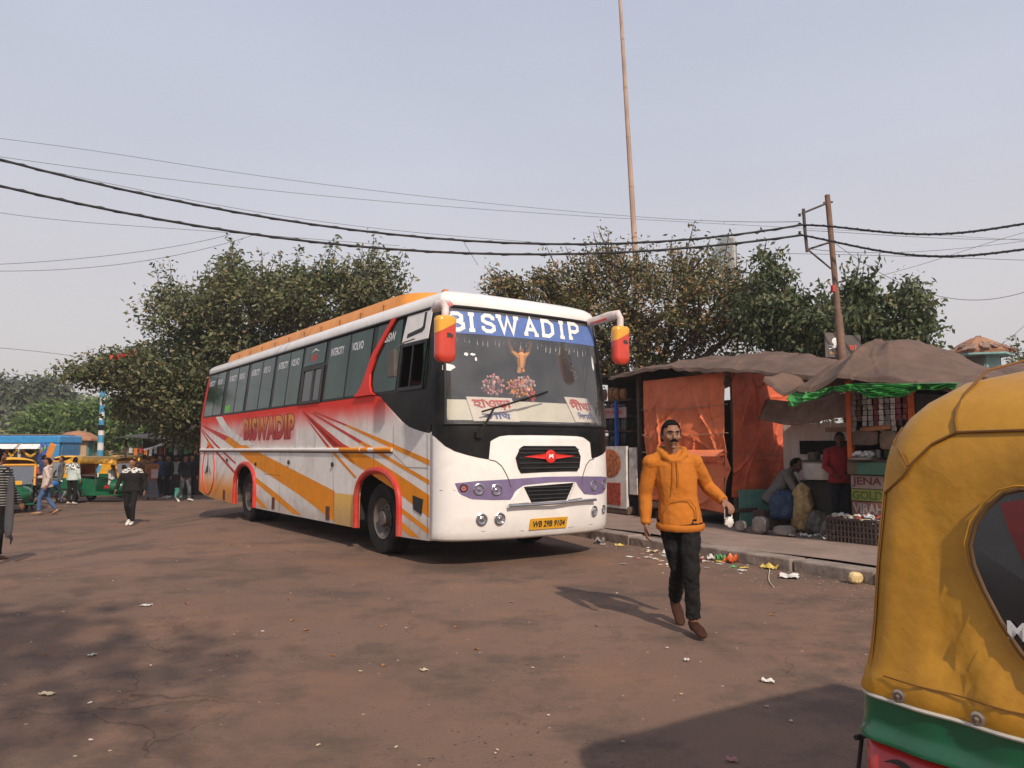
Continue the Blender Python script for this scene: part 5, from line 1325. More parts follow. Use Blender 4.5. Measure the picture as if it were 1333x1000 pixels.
for k, (c, x, z, rr_) in enumerate(((mat('cloth_orange', (.60, .22, .03), .8), 2.95, 1.62, -.35), (mat('cloth_blue', (.04, .09, .40), .8), 2.62, 1.60, -.1))):
    tag(MB().box((0, 0, 0), (.30, .10, .80), Matrix.Rotation(-rr_, 3, 'Y')).build('hanging_cloth', c, loc=(-22.6 + x, 32.82, z - .36 + .1), bevel=.04), ('orange' if k == 0 else 'royal blue') + ' cloth roll hanging at the front of the blue bus', 'cloth')
# ---- cream kiosk with a tiled roof
TIL = mat('roof_tile_terracotta', (.36, .17, .09), .9, var=.3, scale=4, bump=.8, bscale=5, dirt=.5)
KC = mat('kiosk_cream', (.42, .30, .19), .9, var=.15, scale=2, dirt=.4)
kx = at(93, 575, 42)
ko = empty('kiosk', (kx.x + .35, 42, -.42), R(12), 'cream kiosk with a terracotta tiled roof beyond the blue bus', 'kiosk')
def hexr(r, z, n=6, a0=.3): return [Vector((r * math.cos(a0 + 2 * PI * k / n), r * math.sin(a0 + 2 * PI * k / n), z)) for k in range(n)]
MB().rings([hexr(1.45, 0), hexr(1.45, 2.45)]).build('wall', KC, ko)
MB().rings([hexr(1.55, .0), hexr(1.55, 1.35), hexr(1.62, 1.35), hexr(1.62, 1.5)]).build('base_wall', mat('kiosk_base', (.24, .17, .12), .9, dirt=.5), ko)
MB().rings([hexr(2.15, 2.40), hexr(2.1, 2.50), hexr(1.0, 2.85), hexr(.05, 2.95)]).build('roof', TIL, ko)
for a in (-1.27, -2.2, -.3):
    MB().box((1.26 * math.cos(a), 1.26 * math.sin(a), 2.0), (.10, .5, .6), a).build('window', mat('kiosk_window', (.16, .10, .08), .6), ko)
MB().box((1.30 * math.cos(-.25), 1.30 * math.sin(-.25), 2.0), (.06, .7, .8), -.25).build('shutter', mat('shutter_teal', (.03, .20, .20), .6), ko)
ko.scale = (.56, .56, 1)
# low wall beyond the square
tag(MB().bb(-40, -9, 46, 46.4, -.42, 1.35).build('boundary_wall', mat('wall_dusty', (.20, .14, .12), .9, var=.3, scale=1.2, dirt=.5)), 'low dusty boundary wall beyond the rickshaws', 'wall')
# ---- blue and white banded pole
pt = at(134, 508, 38.5)
bp_ = empty('banded_pole', (pt.x, 38.5, gz(pt.x)), 0, 'tall pole painted in blue and white bands', 'pole')
ztop = pt.z - gz(pt.x)
BW = mat('pole_white', (.62, .60, .56), .7, dirt=.3); BB = mat('pole_blue', (.05, .26, .42), .7, dirt=.2)
n = 13; h0 = ztop / n
for k in range(n):
    MB().lathe([(.165 - .004 * k, k * h0), (.165 - .004 * (k + 1), (k + 1) * h0)], n=14, caps=True).build('band', BB if k % 2 == 0 else BW, bp_, smooth=True)
MB().lathe([(.001, ztop + .06), (.10, ztop + .03), (.12, ztop)], n=14).build('cap', BW, bp_)
MB().lathe([(.17, 0), (.17, .25)], (0, 0, ztop - 2.0), n=14).build('black_clamp', BLK, bp_)
# ---- shed under the tree
sh = at(236, 600, 33)
so_ = empty('shed', (sh.x - .2, 33, -.42), 0, 'dark open shed with a tarpaulin roof under the big tree', 'shed')
for x in (-1.9, -.2, 1.5): MB().tube([(x, -.6, 0), (x, -.6, 2.35)], .05, 6).build('post', mat('wood_dark', (.05, .035, .025), .9, bump=.4), so_)
MB().grid(lambda u, v: Vector((-2.3 + 4.4 * u, -1.1 + 2.6 * v, 2.35 + .25 * v + .06 * math.sin(9 * u))), 16, 5).build('roof', mat('tarp_dark', (.04, .035, .032), .8), so_, smooth=True, solid=.03)
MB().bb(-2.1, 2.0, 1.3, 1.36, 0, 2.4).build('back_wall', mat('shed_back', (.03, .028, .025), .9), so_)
MB().bb(-1.5, 1.3, -.1, .5, 0, .85).build('counter', mat('counter_dark', (.05, .035, .03), .9), so_, bevel=.02)
for k, (x, z, c) in enumerate(((.35, 2.1, (.6, .55, .5)), (1.0, 2.12, (.62, .50, .08)))):
    o = MB().box((0, 0, 0), (.38, .04, .24)).build('hanging_board', mat('board%d' % k, c, .6), loc=(sh.x - .2 + x, 32.35, z - .36)); tag(o, ('white' if k == 0 else 'yellow') + ' board hanging under the shed roof', 'board')
pkc = [mat('packet_' + n_, c, .4, var=.3) for n_, c in (('red', (.40, .04, .03)), ('green', (.05, .25, .08)), ('yellow', (.55, .35, .04)), ('silver', (.45, .45, .47)), ('maroon', (.18, .03, .035)), ('orange', (.55, .18, .04)), ('black', (.02, .02, .022)))]
for k in range(16):
    o = MB().box((0, 0, 0), (.14, .03, .30), rnd.uniform(-.4, .4)).build('snack_packet', rnd.choice(pkc), loc=(sh.x - 1.9 + k * .21, 32.42, 1.45 + rnd.uniform(-.08, .08)), bevel=.01)
    tag(o, 'small packet hanging in the row under the shed roof', 'packet', 'packets hanging at the shed')
# string of pennants from the pole to the tree
a, b = at(186, 585, 32), at(256, 552, 27)
m = MB(); mid = [lerp(a, b, t) + V(0, 0, -.12 * 4 * t * (1 - t)) for t in np.linspace(0, 1, 60)]
bn_ = tag(m.tube(mid, .006, 4).build('bunting', WTX), 'string of white paper pennants under the tree', 'bunting')
m = MB()
for k in range(58):
    q = mid[k + 1]; s_ = rnd.uniform(.02, .06)
    m.prism([(-s_, 0), (s_, 0), (rnd.uniform(-.03, .03), -s_ * 2)], lambda u, v, d: q + V(u, d, v), 0, .004)
tag(m.build('pennants', WTX, bn_, fix=False), kind=None)
# ================================================================ STALLS ON THE PAVEMENT
WOOD = mat('old_wood', (.10, .065, .045), .9, var=.35, scale=4, stretch=(1, 1, .15), bump=.6, bscale=12, dirt=.4)
BAM = mat('bamboo', (.16, .10, .06), .8, var=.3, bump=.3)
OTP = mat('orange_tarp', (.78, .19, .07), .6, var=.16, scale=2.2, dirt=.45, dirtcol=(.20, .06, .03), dscale=2.5, bump=.35, bscale=7)
OTL = mat('orange_tarp_bright', (.82, .23, .10), .6, var=.16, scale=3, dirt=.35, dirtcol=(.30, .10, .05), bump=.35, bscale=7)
BTP = mat('brown_tarp', (.125, .076, .054), .85, var=.3, scale=2.5, dirt=.75, dirtcol=(.055, .038, .03), dscale=2.4, bump=.9, bscale=6)
ROPE = mat('rope', (.35, .22, .14), .9)
def at_k(u, v, z=PH): return K(u, v, z)
def wr(u, v, s, seed, amp):
    """wrinkles of a hanging sheet"""
    a = seed * 1.7
    return amp * (math.sin(6.3 * u + 2.1 * v + a) * .5 + math.sin(13 * u - 5 * v + a * 2) * .3 + math.sin(3.1 * v + 21 * u + a) * .18 + math.sin(9 * v + 1.3 * a) * .25)
def creases(n, u0, u1, v0, v1, seed, amp=.03):
    g = random.Random(seed); C_ = []
    for i in range(n):
        cu, cv = g.uniform(u0, u1), g.uniform(v0, v1); a = g.gauss(1.25, .5)
        C_.append((cu, cv, math.cos(a), math.sin(a), g.uniform(.25, 1.1), g.uniform(.012, .035), amp * g.uniform(-.6, 1)))
    def f(u, v):
        z = 0
        for cu, cv, c, s, L_, w_, h in C_:
            du, dv = u - cu, v - cv; t = du * c + dv * s; d = -du * s + dv * c + .06 * math.sin(4 * t)
            if abs(d) < .12 and abs(t) < L_ * 1.5: z += h * math.exp(-(d / w_) ** 2) * math.exp(-(t / L_) ** 4)
        return z
    return f
CS1, CS2, CS3 = creases(34, 0, 2.2, 0, 1.7, 21, .05), creases(26, 0, 1.5, 0, 2.2, 22, .05), creases(18, 0, 1.3, 0, .9, 23, .05)
# ---- orange stall
st = empty('closed_stall', at_k(-1.83, 2.4), KR, 'stall closed up with orange tarpaulin sheets tied with cord', 'stall')
for x, y in ((.02, .05), (2.14, .12), (0, 1.7), (2.18, 1.7)):
    MB().tube([(x, y + .04, 0), (x + rnd.uniform(-.03, .03), y + .04, 2.75)], .04, 7).build('post', BAM, st, smooth=True)
m = MB().grid(lambda u, v: V(.0 + 2.16 * u, -.03 + wr(u * 1.2, v, 1, 1, .035) - CS1(2.16 * u, 1.68 * v) - .06 * math.sin(PI * v) * (1 + .4 * math.sin(4 * u)) - .03 * (abs((v * 3) % 1 - .5)), 1.02 + 1.68 * v), 110, 84)
m.build('front_sheet', OTP, st, smooth=True, solid=.006, fix=False)
m = MB().grid(lambda u, v: V(.02 + 1.0 * u, -.05 + wr(u * .7, v, 1, 5, .02), .34 + .72 * v), 24, 20); m.build('lower_sheet', OTP, st, smooth=True, solid=.006, fix=False)
m = MB().grid(lambda u, v: V(.92 + 1.26 * u, -.12 - .06 * (1 - v) - CS3(1.26 * u, .86 * v) + wr(u * .9, v, 1, 9, .04), .33 + .86 * v - .10 * (1 - v) * u), 70, 50); m.build('front_flap', OTL, st, smooth=True, solid=.006, fix=False)
m = MB().grid(lambda u, v: V(.95 + 1.22 * u, -.14 - .10 * (1 - abs(2 * v - 1)) + wr(u, v, 1, 2, .014), 1.10 + .22 * v), 30, 6); m.build('rolled_hem', OTL, st, smooth=True, solid=.01, fix=False)
m = MB().grid(lambda u, v: V(2.22 + CS2(1.5 * u, 2.2 * v) + wr(u, v, 1, 3, .04) + .05 * math.sin(PI * v), .0 + 1.5 * u, .50 + 2.2 * v - .1 * u * (1 - v)), 80, 110); m.build('side_sheet', mat('orange_tarp_shaded', (.62, .12, .05), .7, var=.2, scale=2, dirt=.6, dirtcol=(.12, .04, .03), dscale=1.8, bump=.4, bscale=7), st, smooth=True, solid=.006, fix=False)  # darker orange: the overhang's shade is put into this sheet's colour, plus dirt
m = MB()
for z in (2.12, 1.62, 1.28): m.tube([V(-.05 + 2.3 * t, -.115 + .02 * math.sin(5 * t + z), z - .03 * math.sin(PI * t)) for t in np.linspace(0, 1, 12)], .007, 5)
m.tube([V(0, -.12, 1.62), V(.9, -.13, 1.30), V(2.2, -.12, 1.33)], .006, 5); m.tube([V(2.26, 0, 1.25), V(2.29, .7, 1.23), V(2.27, 1.5, 1.28)], .006, 5)
m.build('cords', ROPE, st)
m = MB()
for k in range(5): m.tube([V(2.2, -.13, 1.32 - .02 * k), V(2.26 + .03 * k, -.2, 1.0), V(2.2 + .02 * k, -.16 - .02 * k, .55 + .05 * k)], .008, 5)
m.build('cord_ends', OTL, st)
m = MB().bb(-.05, 2.3, -.12, 1.7, .24, .31); m.bb(0, .1, 0, .1, 0, .24); m.bb(2.05, 2.17, -.06, .06, 0, .26); m.bb(1.2, 1.28, 0, .1, 0, .24); m.bb(-.05, 2.3, -.14, -.10, .20, .26); m.build('platform', WOOD, st, bevel=.01)
o = MB().grid(lambda u, v: V(.0 + 1.15 * u, .02 * math.sin(7 * u), .0 + .66 * v), 6, 5).build('sheet_metal_board', mat('teal_paint', (.16, .38, .31), .6, var=.25, scale=3, dirt=.75, dirtcol=(.13, .085, .06), dscale=3.5), solid=.02, fix=False)
o.location = K(.44, 2.5, .12); o.rotation_euler = (0, 0, KR + R(86)); tag(o, 'peeling teal metal sheet below the shade-coloured orange tarpaulin', 'metal sheet')
o = MB().box((0, 0, .15), (.5, .3, .3)).build('wooden_block', WOOD, loc=K(.9, 2.75, PH), bevel=.02); o.rotation_euler = (0, 0, .3); tag(o, 'dark wooden block on the pavement beside the teal sheet', 'block')

# ---- tarpaulin roofs
def sheet(name, label, us, vs, H, m_, fold=0.0, seed=1, drop=.12, parts=None):
    """height table H[v][u] interpolated smoothly, with folds and a hanging front edge"""
    H = np.array(H, float)
    def hh(u, v):
        row = [np.interp(u, us, H[j]) for j in range(len(vs))]
        return float(np.interp(v, vs, row))
    def sm_h(u, v):
        e = .16
        return (hh(u, v) * 2 + hh(u - e, v) + hh(u + e, v) + hh(u, v - e) + hh(u, v + e)) / 6
    m = MB(); nu, nv = 220, 80; cf = creases(60, us[0], us[-1], vs[0], vs[-1], 5)
    def fn(a, b):
        u = us[0] + (us[-1] - us[0]) * a
        if b < .08:
            t = 1 - b / .08; v = vs[0] - .02 * t
            z = sm_h(u, vs[0]) - drop * t * (.6 + .15 * math.sin(3.1 * u + seed) + .06 * math.sin(19 * u))
            v += .012 * math.sin(9 * u + seed) * t
        else:
            vm = vs[-1] - (2.0 * sm(.4, 1.1, u) if vs[-1] > 5 else 0)
            v = vs[0] + (vm - vs[0]) * (b - .08) / .92
            z = sm_h(u, v)
        z += fold * (math.sin(9 * u + 4 * v + seed) * .5 + math.sin(17 * u - 6 * v + 2 * seed) * .3 + math.sin(3 * u + 11 * v + seed) * .3)
        return K(u, v, z + cf(u, v))
    return m.grid(fn, nu, nv).build(name, m_, smooth=True, solid=.005, fix=False) if label is None else tag(m.grid(fn, nu, nv).build(name, m_, smooth=True, solid=.005, fix=False), label, 'tarpaulin')
sheet('tarpaulin', 'long brown tarpaulin spread as a roof over the orange stall', [-2.7, -1.9, -1.0, 0, 1.0, 1.7, 2.5], [2.12, 2.5, 3.3, 4.4, 5.2],
      [[2.98, 3.05, 3.04, 2.93, 2.80, 2.70, 2.58], [3.04, 3.14, 3.16, 3.08, 2.98, 2.84, 2.64], [3.08, 3.22, 3.30, 3.26, 3.18, 3.06, 2.80], [3.0, 3.1, 3.2, 3.2, 3.2, 3.1, 2.9], [2.8, 2.9, 2.95, 3.0, 3.0, 3.0, 2.8]], BTP, .022, 1.3)
def tent(u, v):
    us = [1.9, 2.28, 2.45, 3.0, 3.4, 3.9, 4.4, 5.0]; vs = [1.55, 2.0, 2.6, 3.2, 4.2]
    H = [[2.62, 2.32, 2.34, 2.48, 2.50, 2.42, 2.30, 2.16], [2.66, 2.36, 2.44, 2.86, 2.80, 2.60, 2.40, 2.20], [2.72, 2.42, 2.56, 3.08, 3.06, 2.80, 2.52, 2.24], [2.74, 2.46, 2.60, 3.10, 3.08, 2.84, 2.54, 2.26], [2.6, 2.5, 2.55, 2.7, 2.7, 2.6, 2.4, 2.2]]
    row = [np.interp(u, us, H[j]) for j in range(5)]
    return float(np.interp(v, vs, row))
TCF = creases(45, 1.9, 5.0, 1.55, 4.2, 8, .035)
def tfn(a, b):
    u = 1.9 + 3.1 * a; b0 = .06
    t = max(0, 1 - b / b0); v = 1.55 + 2.65 * max(0, (b - b0) / (1 - b0))
    e = .12
    z = (tent(u, v) * 5 + tent(u - e, v) + tent(u + e, v) + tent(u, v + e) + tent(u, max(1.55, v - e))) / 9
    ang = math.atan2(v - 2.9, u - 3.1)           # folds fan out from the peak down to the gathered corner
    r = math.hypot(u - 3.1, v - 2.9); left = max(0, math.cos(ang + PI * .80)) ** .5
    z += .075 * (1 - 2 * abs(math.sin(ang * 6.5 + .3))) * left * sm(.12, .5, r) * sm(2.0, 1.2, r) + .012 * math.sin(11 * u + 5 * v)
    z -= .08 * t * (1 + .3 * math.sin(5 * u))
    z += TCF(u, v)
    return K(u, v - .04 * t, z)
tag(MB().grid(tfn, 200, 110).build('tarpaulin', BTP, smooth=True, solid=.005, fix=False), 'brown tarpaulin drawn up to a peak over the sachet kiosk, deeply creased', 'tarpaulin')
GTP = mat('green_tarp', (.03, .21, .035), .5, var=.3, scale=6, bump=.4, bscale=9)
m = MB(); GC = creases(40, 0, 2.4, 0, .3, 31, .04)
m.grid(lambda u, v: K(2.40 + 2.45 * u, 1.50 - .05 * v + .03 * math.sin(9 * u) - GC(2.4 * u, .3 * v) + .02 * math.sin(60 * v * u + 9 * u), 2.36 - .15 * abs(u - .42) - .17 * v * (.75 + .35 * math.sin(11 * u + 1) + .1 * math.sin(37 * u))), 160, 16)
tag(m.build('green_sheet', GTP, smooth=True, solid=.006, fix=False), 'bright green plastic sheet bunched under the edge of the peaked tarpaulin', 'plastic sheet')
for u, v, z in ((2.45, 3.0, 2.75), (4.7, 2.4, 2.4), (3.2, 3.5, 2.95), (-.2, 4.6, 3.05)):
    tag(MB().tube([K(u, v, 0), K(u + .02, v, z)], .035, 7).build('tent_pole', BAM, smooth=True), 'bamboo pole holding up the brown tarpaulins', 'pole', 'bamboo poles under the tarpaulins')
# ---- signs above the roof
p0 = at(1087, 450, 14.2)
o = empty('sign_board', (p0.x, p0.y, p0.z - .22), R(8), 'grey board with a white skull mark fixed above the tarpaulin by the pole', 'sign')
MB().bb(-.20, .20, -.01, .01, 0, .46).build('board', mat('board_grey', (.12, .10, .09), .7, dirt=.4), o)
m = MB(); m.blob((0, -.016, .30), (.07, .006, .065), 10, 6); m.bb(-.035, .035, -.020, -.012, .20, .26)
m.tube([(-.13, -.016, .15), (0, -.016, .19), (.13, -.016, .15)], .012, 6); m.tube([(-.13, -.016, .22), (0, -.016, .18), (.13, -.016, .22)], .010, 6)
m.build('skull_mark', WTX, o)
m = MB(); text(m, '440 V', lambda u, v: V(-.12 + .24 * u, -.013, .05 + .06 * v), .02); m.build('board_lettering', mat('lettering_ochre', (.45, .25, .08), .6), o, fix=False)
p0 = at(1110, 452, 14.0)
o = empty('sign_board', (p0.x, p0.y, p0.z - .20), R(8), 'dark board with faded red lettering just right of the skull board', 'sign')
MB().bb(-.16, .16, -.01, .01, 0, .42).build('board', mat('board_dark', (.08, .07, .065), .7, dirt=.4), o)
m = MB(); text(m, 'চা', lambda u, v: V(-.08 + .16 * u, -.013, .14 + .10 * v), .02); m.build('board_lettering', mat('sign_red', 0), o, fix=False)
# ---- sachet kiosk
kb = empty('kiosk_shop', at_k(2.74, 2.4), KR, 'small shop with orange posts hung with strips of sachets', 'shop')
OPN = mat('post_orange', (.62, .13, .025), .55, var=.25, scale=14, bump=.3)
for x in (.0, .97): MB().bb(x - .04, x + .04, -.04, .04, 1.15, 2.36).build('post', OPN, kb, bevel=.01)
m = MB().bb(-.03, 1.0, .0, .9, .28, 1.16); m.build('counter', mat('shop_wood', (.12, .07, .05), .8, var=.4, scale=3, dirt=.5), kb, bevel=.01)
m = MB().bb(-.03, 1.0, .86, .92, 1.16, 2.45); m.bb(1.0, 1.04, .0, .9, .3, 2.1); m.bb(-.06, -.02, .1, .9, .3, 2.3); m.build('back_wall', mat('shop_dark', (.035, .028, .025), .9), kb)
m = MB().bb(-.03, 1.0, -.06, .8, 1.14, 1.18); m.bb(0, .96, .35, .85, 1.62, 1.65); m.bb(0, .96, .35, .85, 1.95, 1.98); m.build('shelf', WOOD, kb)
def bx(name, x0, x1, z0, z1, m_, label, y=-.03, d=.04, cat='box', grp=None, rot=0):
    p = kb.matrix_world if False else None
    o = MB().box((0, 0, 0), (x1 - x0, d, z1 - z0)).build(name, m_, bevel=.006)
    c = K(2.74, 2.4, PH) + KX * ((x0 + x1) / 2) + KY * (y); o.location = c + V(0, 0, (z0 + z1) / 2); o.rotation_euler = (0, rot, KR)
    return tag(o, label, cat, grp)
bx('green_box', .17, .68, .97, 1.14, mat('box_green', (.05, .16, .11), .7, dirt=.5), 'dark green box at the top of the sachet shop counter', d=.14, y=-.06)
bx('brown_box', .0, .16, .97, 1.14, mat('box_brown', (.12, .08, .05), .7, dirt=.5), 'small brown box left of the dark green box', d=.12, y=-.05)
def poster(x0, x1, z0, z1, c, txt, tc, label, name='poster'):
    o = bx(name, x0, x1, z0, z1, c, label, y=-.025, d=.02, cat='poster')
    w_, h_ = x1 - x0, z1 - z0
    m = MB(); text(m, txt, lambda u, v: V(-w_ * .46 + w_ * .92 * u, -.0125, -h_ * .38 + h_ * .76 * v), .03); m.build('poster_lettering', tc, o, fix=False)
poster(.0, .52, .76, .95, mat('poster_pale', (.30, .23, .20), .7, dirt=.4), 'JENA', mat('poster_maroon', (.14, .03, .03), .7), 'pale worn poster reading JENA, topmost of three')
poster(.0, .52, .585, .75, mat('poster_green', (.24, .25, .05), .7, dirt=.4), 'GOLD', mat('poster_dkgreen', (.08, .12, .02), .7), 'yellow green poster between two pale ones')
poster(.0, .52, .38, .57, mat('poster_rust', (.22, .09, .07), .7, dirt=.4), 'VIRAH', mat('poster_white', (.36, .31, .27), .7), 'rust coloured poster reading VIRAH')
m2_ = mat('poster_small', (.50, .44, .36), .7, dirt=.4)
poster(.54, .64, .62, .80, m2_, 'A', mat('poster_dark', (.04, .03, .03), .7), 'small cream notice right of the green poster')
SAC = [mat('sachet_' + n_, c, .3, var=.5, scale=26, metal=.0, spec=.8) for n_, c in (('silver', (.40, .38, .36)), ('white', (.60, .57, .54)), ('brown', (.16, .08, .045)), ('maroon', (.22, .035, .04)), ('grey', (.22, .21, .21)))]
names = ['grey', 'dark brown', 'silver', 'silver', 'maroon', 'white', 'dark', 'bright white', 'maroon', 'maroon']
ms = [SAC[4], SAC[2], SAC[0], SAC[0], SAC[3], SAC[1], SAC[4], SAC[1], SAC[3], SAC[3]]
for k in range(10):
    m = MB(); z = 2.28; bot = [1.62, 1.72, 1.66, 1.70, 1.66, 1.62, 1.68, 1.60, 1.72, 1.74][k]
    while z > bot:
        m.box((rnd.uniform(-.006, .006), rnd.uniform(-.01, .01), z), (.070, .012, .072), Matrix.Rotation(rnd.uniform(-.12, .12), 3, 'Z') @ Matrix.Rotation(rnd.uniform(-.25, .25), 3, 'X')); z -= .080
    o = m.build('sachet_strip', ms[k], bevel=.004); o.location = K(2.74, 2.4, PH) + KX * (.075 + .089 * k) - KY * .01 + V(0, 0, -.02); o.rotation_euler = (0, 0, KR)
    tag(o, ['leftmost strip of grey sachets beside the orange post', 'strip of dark brown sachets, second from the left post', 'broad silver sachet strip right of the dark brown one', 'silver sachet strip left of a maroon one', 'maroon sachet strip in the middle of the row', 'white sachet strip right of the middle maroon one', 'dark grey sachet strip between two white ones', 'brightest white sachet strip, hanging lowest', 'maroon sachet strip, last but one on the right', 'maroon sachet strip beside the right orange post'][k], 'sachet strip', 'sachet strips hanging at the shop')
for x, z, w_, h_, c, lb in ((.28, 1.50, .42, .22, (.13, .085, .06), 'brown paper bag hanging under the sachets'), (.45, 1.63, .50, .07, (.36, .15, .06), 'folded tan cardboard above the brown paper bag'), (.66, 1.46, .30, .26, (.20, .14, .09), 'bundle of brown pouches on the right of the counter')):
    m = MB(); m.rings([[V(w_ / 2 * s_ * math.copysign(abs(math.cos(a)) ** .6, math.cos(a)), .05 * s_ * math.sin(a), h_ * (t - .5)) + V(0, .012 * math.sin(9 * t + 5 * a), 0) for a in np.linspace(0, 2 * PI, 17)[:-1]] for t, s_ in ((0, .7), (.1, .95), (.5, 1), (.85, .95), (1, .6))])
    o = m.build('paper_bag' if z < 1.6 else 'cardboard', mat(lb[:14], c, .7, var=.35, scale=9, bump=.5), smooth=True); o.location = K(2.74, 2.4, PH) + KX * x - KY * .06 + V(0, 0, z); o.rotation_euler = (0, rnd.uniform(-.08, .08), KR); tag(o, lb, 'bag' if z < 1.6 else 'cardboard')
m = MB()
for k in range(16): m.blob((rnd.uniform(-.13, .15), rnd.uniform(-.06, .06), .03 + rnd.uniform(0, .07)), (.045, .04, .035), 7, 5)
o = m.build('white_bag', mat('plastic_white', (.72, .70, .68), .5), smooth=True); o.location = K(2.74, 2.4, PH) + KX * .20 - KY * .02 + V(0, 0, 1.19); tag(o, 'crumpled white plastic bag on the sachet shop counter', 'bag')
o = MB().lathe([(.001, 0), (.24, 0), (.26, .03), (.24, .035)], n=24).build('tray', mat('tray_steel', (.3, .3, .3), .4, metal=.8), smooth=True); o.location = K(2.74, 2.4, PH) + KX * .28 - KY * .05 + V(0, 0, 1.181); o.scale = (1, .5, 1); tag(o, 'steel tray under the crumpled white bag', 'tray')
for k in range(26):
    x = .06 + (k % 13) * .068; zz = 1.19 if k < 13 else 1.66
    o = MB().box((0, 0, .07), (.058, .05, rnd.uniform(.10, .16))).build('goods_packet', rnd.choice(pkc + SAC), bevel=.006); o.location = K(2.74, 2.4, PH) + KX * x + KY * rnd.uniform(.36, .46) + V(0, 0, zz); o.rotation_euler = (0, 0, KR + rnd.uniform(-.3, .3))
    tag(o, 'small packet standing on the %s shelf inside the sachet shop' % ('lower' if k < 13 else 'upper'), 'packet', 'packets on the %s shelf of the sachet shop' % ('lower' if k < 13 else 'upper'))
for k in range(9):
    z_ = 1.02 - (k // 3) * .24; x = .70 + (k % 3) * .09
    o = MB().box((0, 0, 0), (.075, .02, .19)).build('goods_packet', rnd.choice(pkc), bevel=.005); o.location = K(2.74, 2.4, PH) + KX * x - KY * .03 + V(0, 0, z_ if (k % 3) else z_ + .01); o.rotation_euler = (0, 0, KR)
    tag(o, 'coloured packet pinned on the counter front right of the posters', 'packet', 'packets pinned right of the posters')
# ---- plastic crate
cr_ = empty('plastic_crate', at_k(2.62, 1.92), KR + .05, 'dark plastic crate full of packets on the pavement before the sachet shop', 'crate')
CRT = mat('crate_brown', (.055, .035, .030), .6, var=.3, dirt=.4)
m = MB()
W_, D_, H_ = .78, .42, .33
for z in (.0, .08, .16, .24, .31):
    m.bb(0, W_, 0, .02, z, z + .022); m.bb(0, W_, D_ - .02, D_, z, z + .022); m.bb(0, .02, 0, D_, z, z + .022); m.bb(W_ - .02, W_, 0, D_, z, z + .022)
for k in range(14):
    x = .004 + k * (W_ - .03) / 13; m.bb(x, x + .018, -.004, .016, 0, H_); m.bb(x, x + .018, D_ - .016, D_ + .004, 0, H_)
for k in range(1, 7):
    y = k * D_ / 7; m.bb(-.004, .016, y, y + .018, 0, H_); m.bb(W_ - .016, W_ + .004, y, y + .018, 0, H_)
m.bb(.01, W_ - .01, .01, D_ - .01, .005, .02); m.build('crate_body', CRT, cr_)
m = MB().bb(-.01, W_ + .01, -.01, .025, H_, H_ + .03); m.bb(-.01, W_ + .01, D_ - .025, D_ + .01, H_, H_ + .03); m.build('rim', CRT, cr_)
cw = K(2.62, 1.92, PH)
pw = [mat('packet_white', (.62, .58, .54), .5, var=.3, scale=30), mat('packet_pinkred', (.50, .10, .07), .4, var=.4, scale=30), pkc[3], mat('packet_cream', (.5, .42, .3), .5, var=.3)]
for k in range(26):
    m = MB().grid(lambda u, v: V(-.07 + .14 * u, -.05 + .10 * v, .02 * math.sin(5 * u + k) * math.sin(6 * v) + .015 * math.sin(PI * u)), 6, 5)
    o = m.build('food_packet', rnd.choice(pw), smooth=True, solid=.012, fix=False)
    o.location = cw + KX * rnd.uniform(.07, .71) + KY * rnd.uniform(.06, .36) + V(0, 0, .31 + rnd.uniform(0, .07)); o.rotation_euler = (rnd.uniform(-.5, .5), rnd.uniform(-.5, .5), rnd.uniform(0, 6)); tag(o, 'small crumpled packet heaped in the dark plastic crate', 'packet', 'packets heaped in the crate')
# ---- tea stall between them
PLK = mat('planks_white', (.74, .66, .58), .8, var=.12, scale=3, stretch=(1, 1, .2), dirt=.55, dirtcol=(.16, .10, .07), dscale=3)
bk = empty('plank_hut', at_k(.62, 3.45), KR + .1, 'hut wall of worn white planks behind the tea stall', 'hut')
for k in range(15):
    MB().bb(k * .155, k * .155 + .145, 0, .025, .0, 1.78 + rnd.uniform(-.01, .02)).build('plank', PLK, bk, bevel=.006)
MB().bb(.35, 1.35, -.03, -.005, 1.25, 1.48).build('black_board', BLK, bk)
MB().bb(.85, 1.45, -.03, -.006, 1.62, 1.70).build('notice_strip', mat('strip_tan', (.40, .26, .18), .7), bk)
tag(MB().grid(lambda u, v: K(.45 + 2.2 * u, 3.0 + .25 * v + .03 * math.sin(14 * u), 1.98 + .36 * v + .04 * math.sin(8 * u + 2) - .05 * math.sin(PI * u) * (1 - v)), 30, 10).build('awning', mat('awning_brown', (.30, .20, .14), .85, var=.3, dirt=.5), smooth=True, solid=.02, fix=False), 'sagging brown awning above the white plank wall', 'awning')
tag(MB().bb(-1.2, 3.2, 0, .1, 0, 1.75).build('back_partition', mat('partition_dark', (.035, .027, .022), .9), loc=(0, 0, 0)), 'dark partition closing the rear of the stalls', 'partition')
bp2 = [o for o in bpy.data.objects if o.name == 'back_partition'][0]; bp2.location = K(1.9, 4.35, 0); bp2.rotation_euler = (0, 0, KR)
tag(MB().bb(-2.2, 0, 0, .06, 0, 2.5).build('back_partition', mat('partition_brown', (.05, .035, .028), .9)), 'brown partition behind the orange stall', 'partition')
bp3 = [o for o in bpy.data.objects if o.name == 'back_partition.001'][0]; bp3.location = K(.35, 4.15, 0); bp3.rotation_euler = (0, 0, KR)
ct = empty('tea_counter', at_k(1.35, 2.95), KR, 'rough tea counter carrying a wide battered aluminium basin', 'counter')
MB().bb(0, .85, 0, .5, .0, .82).build('base', mat('counter_soot', (.05, .04, .035), .95, var=.4, bump=.6), ct, bevel=.02)
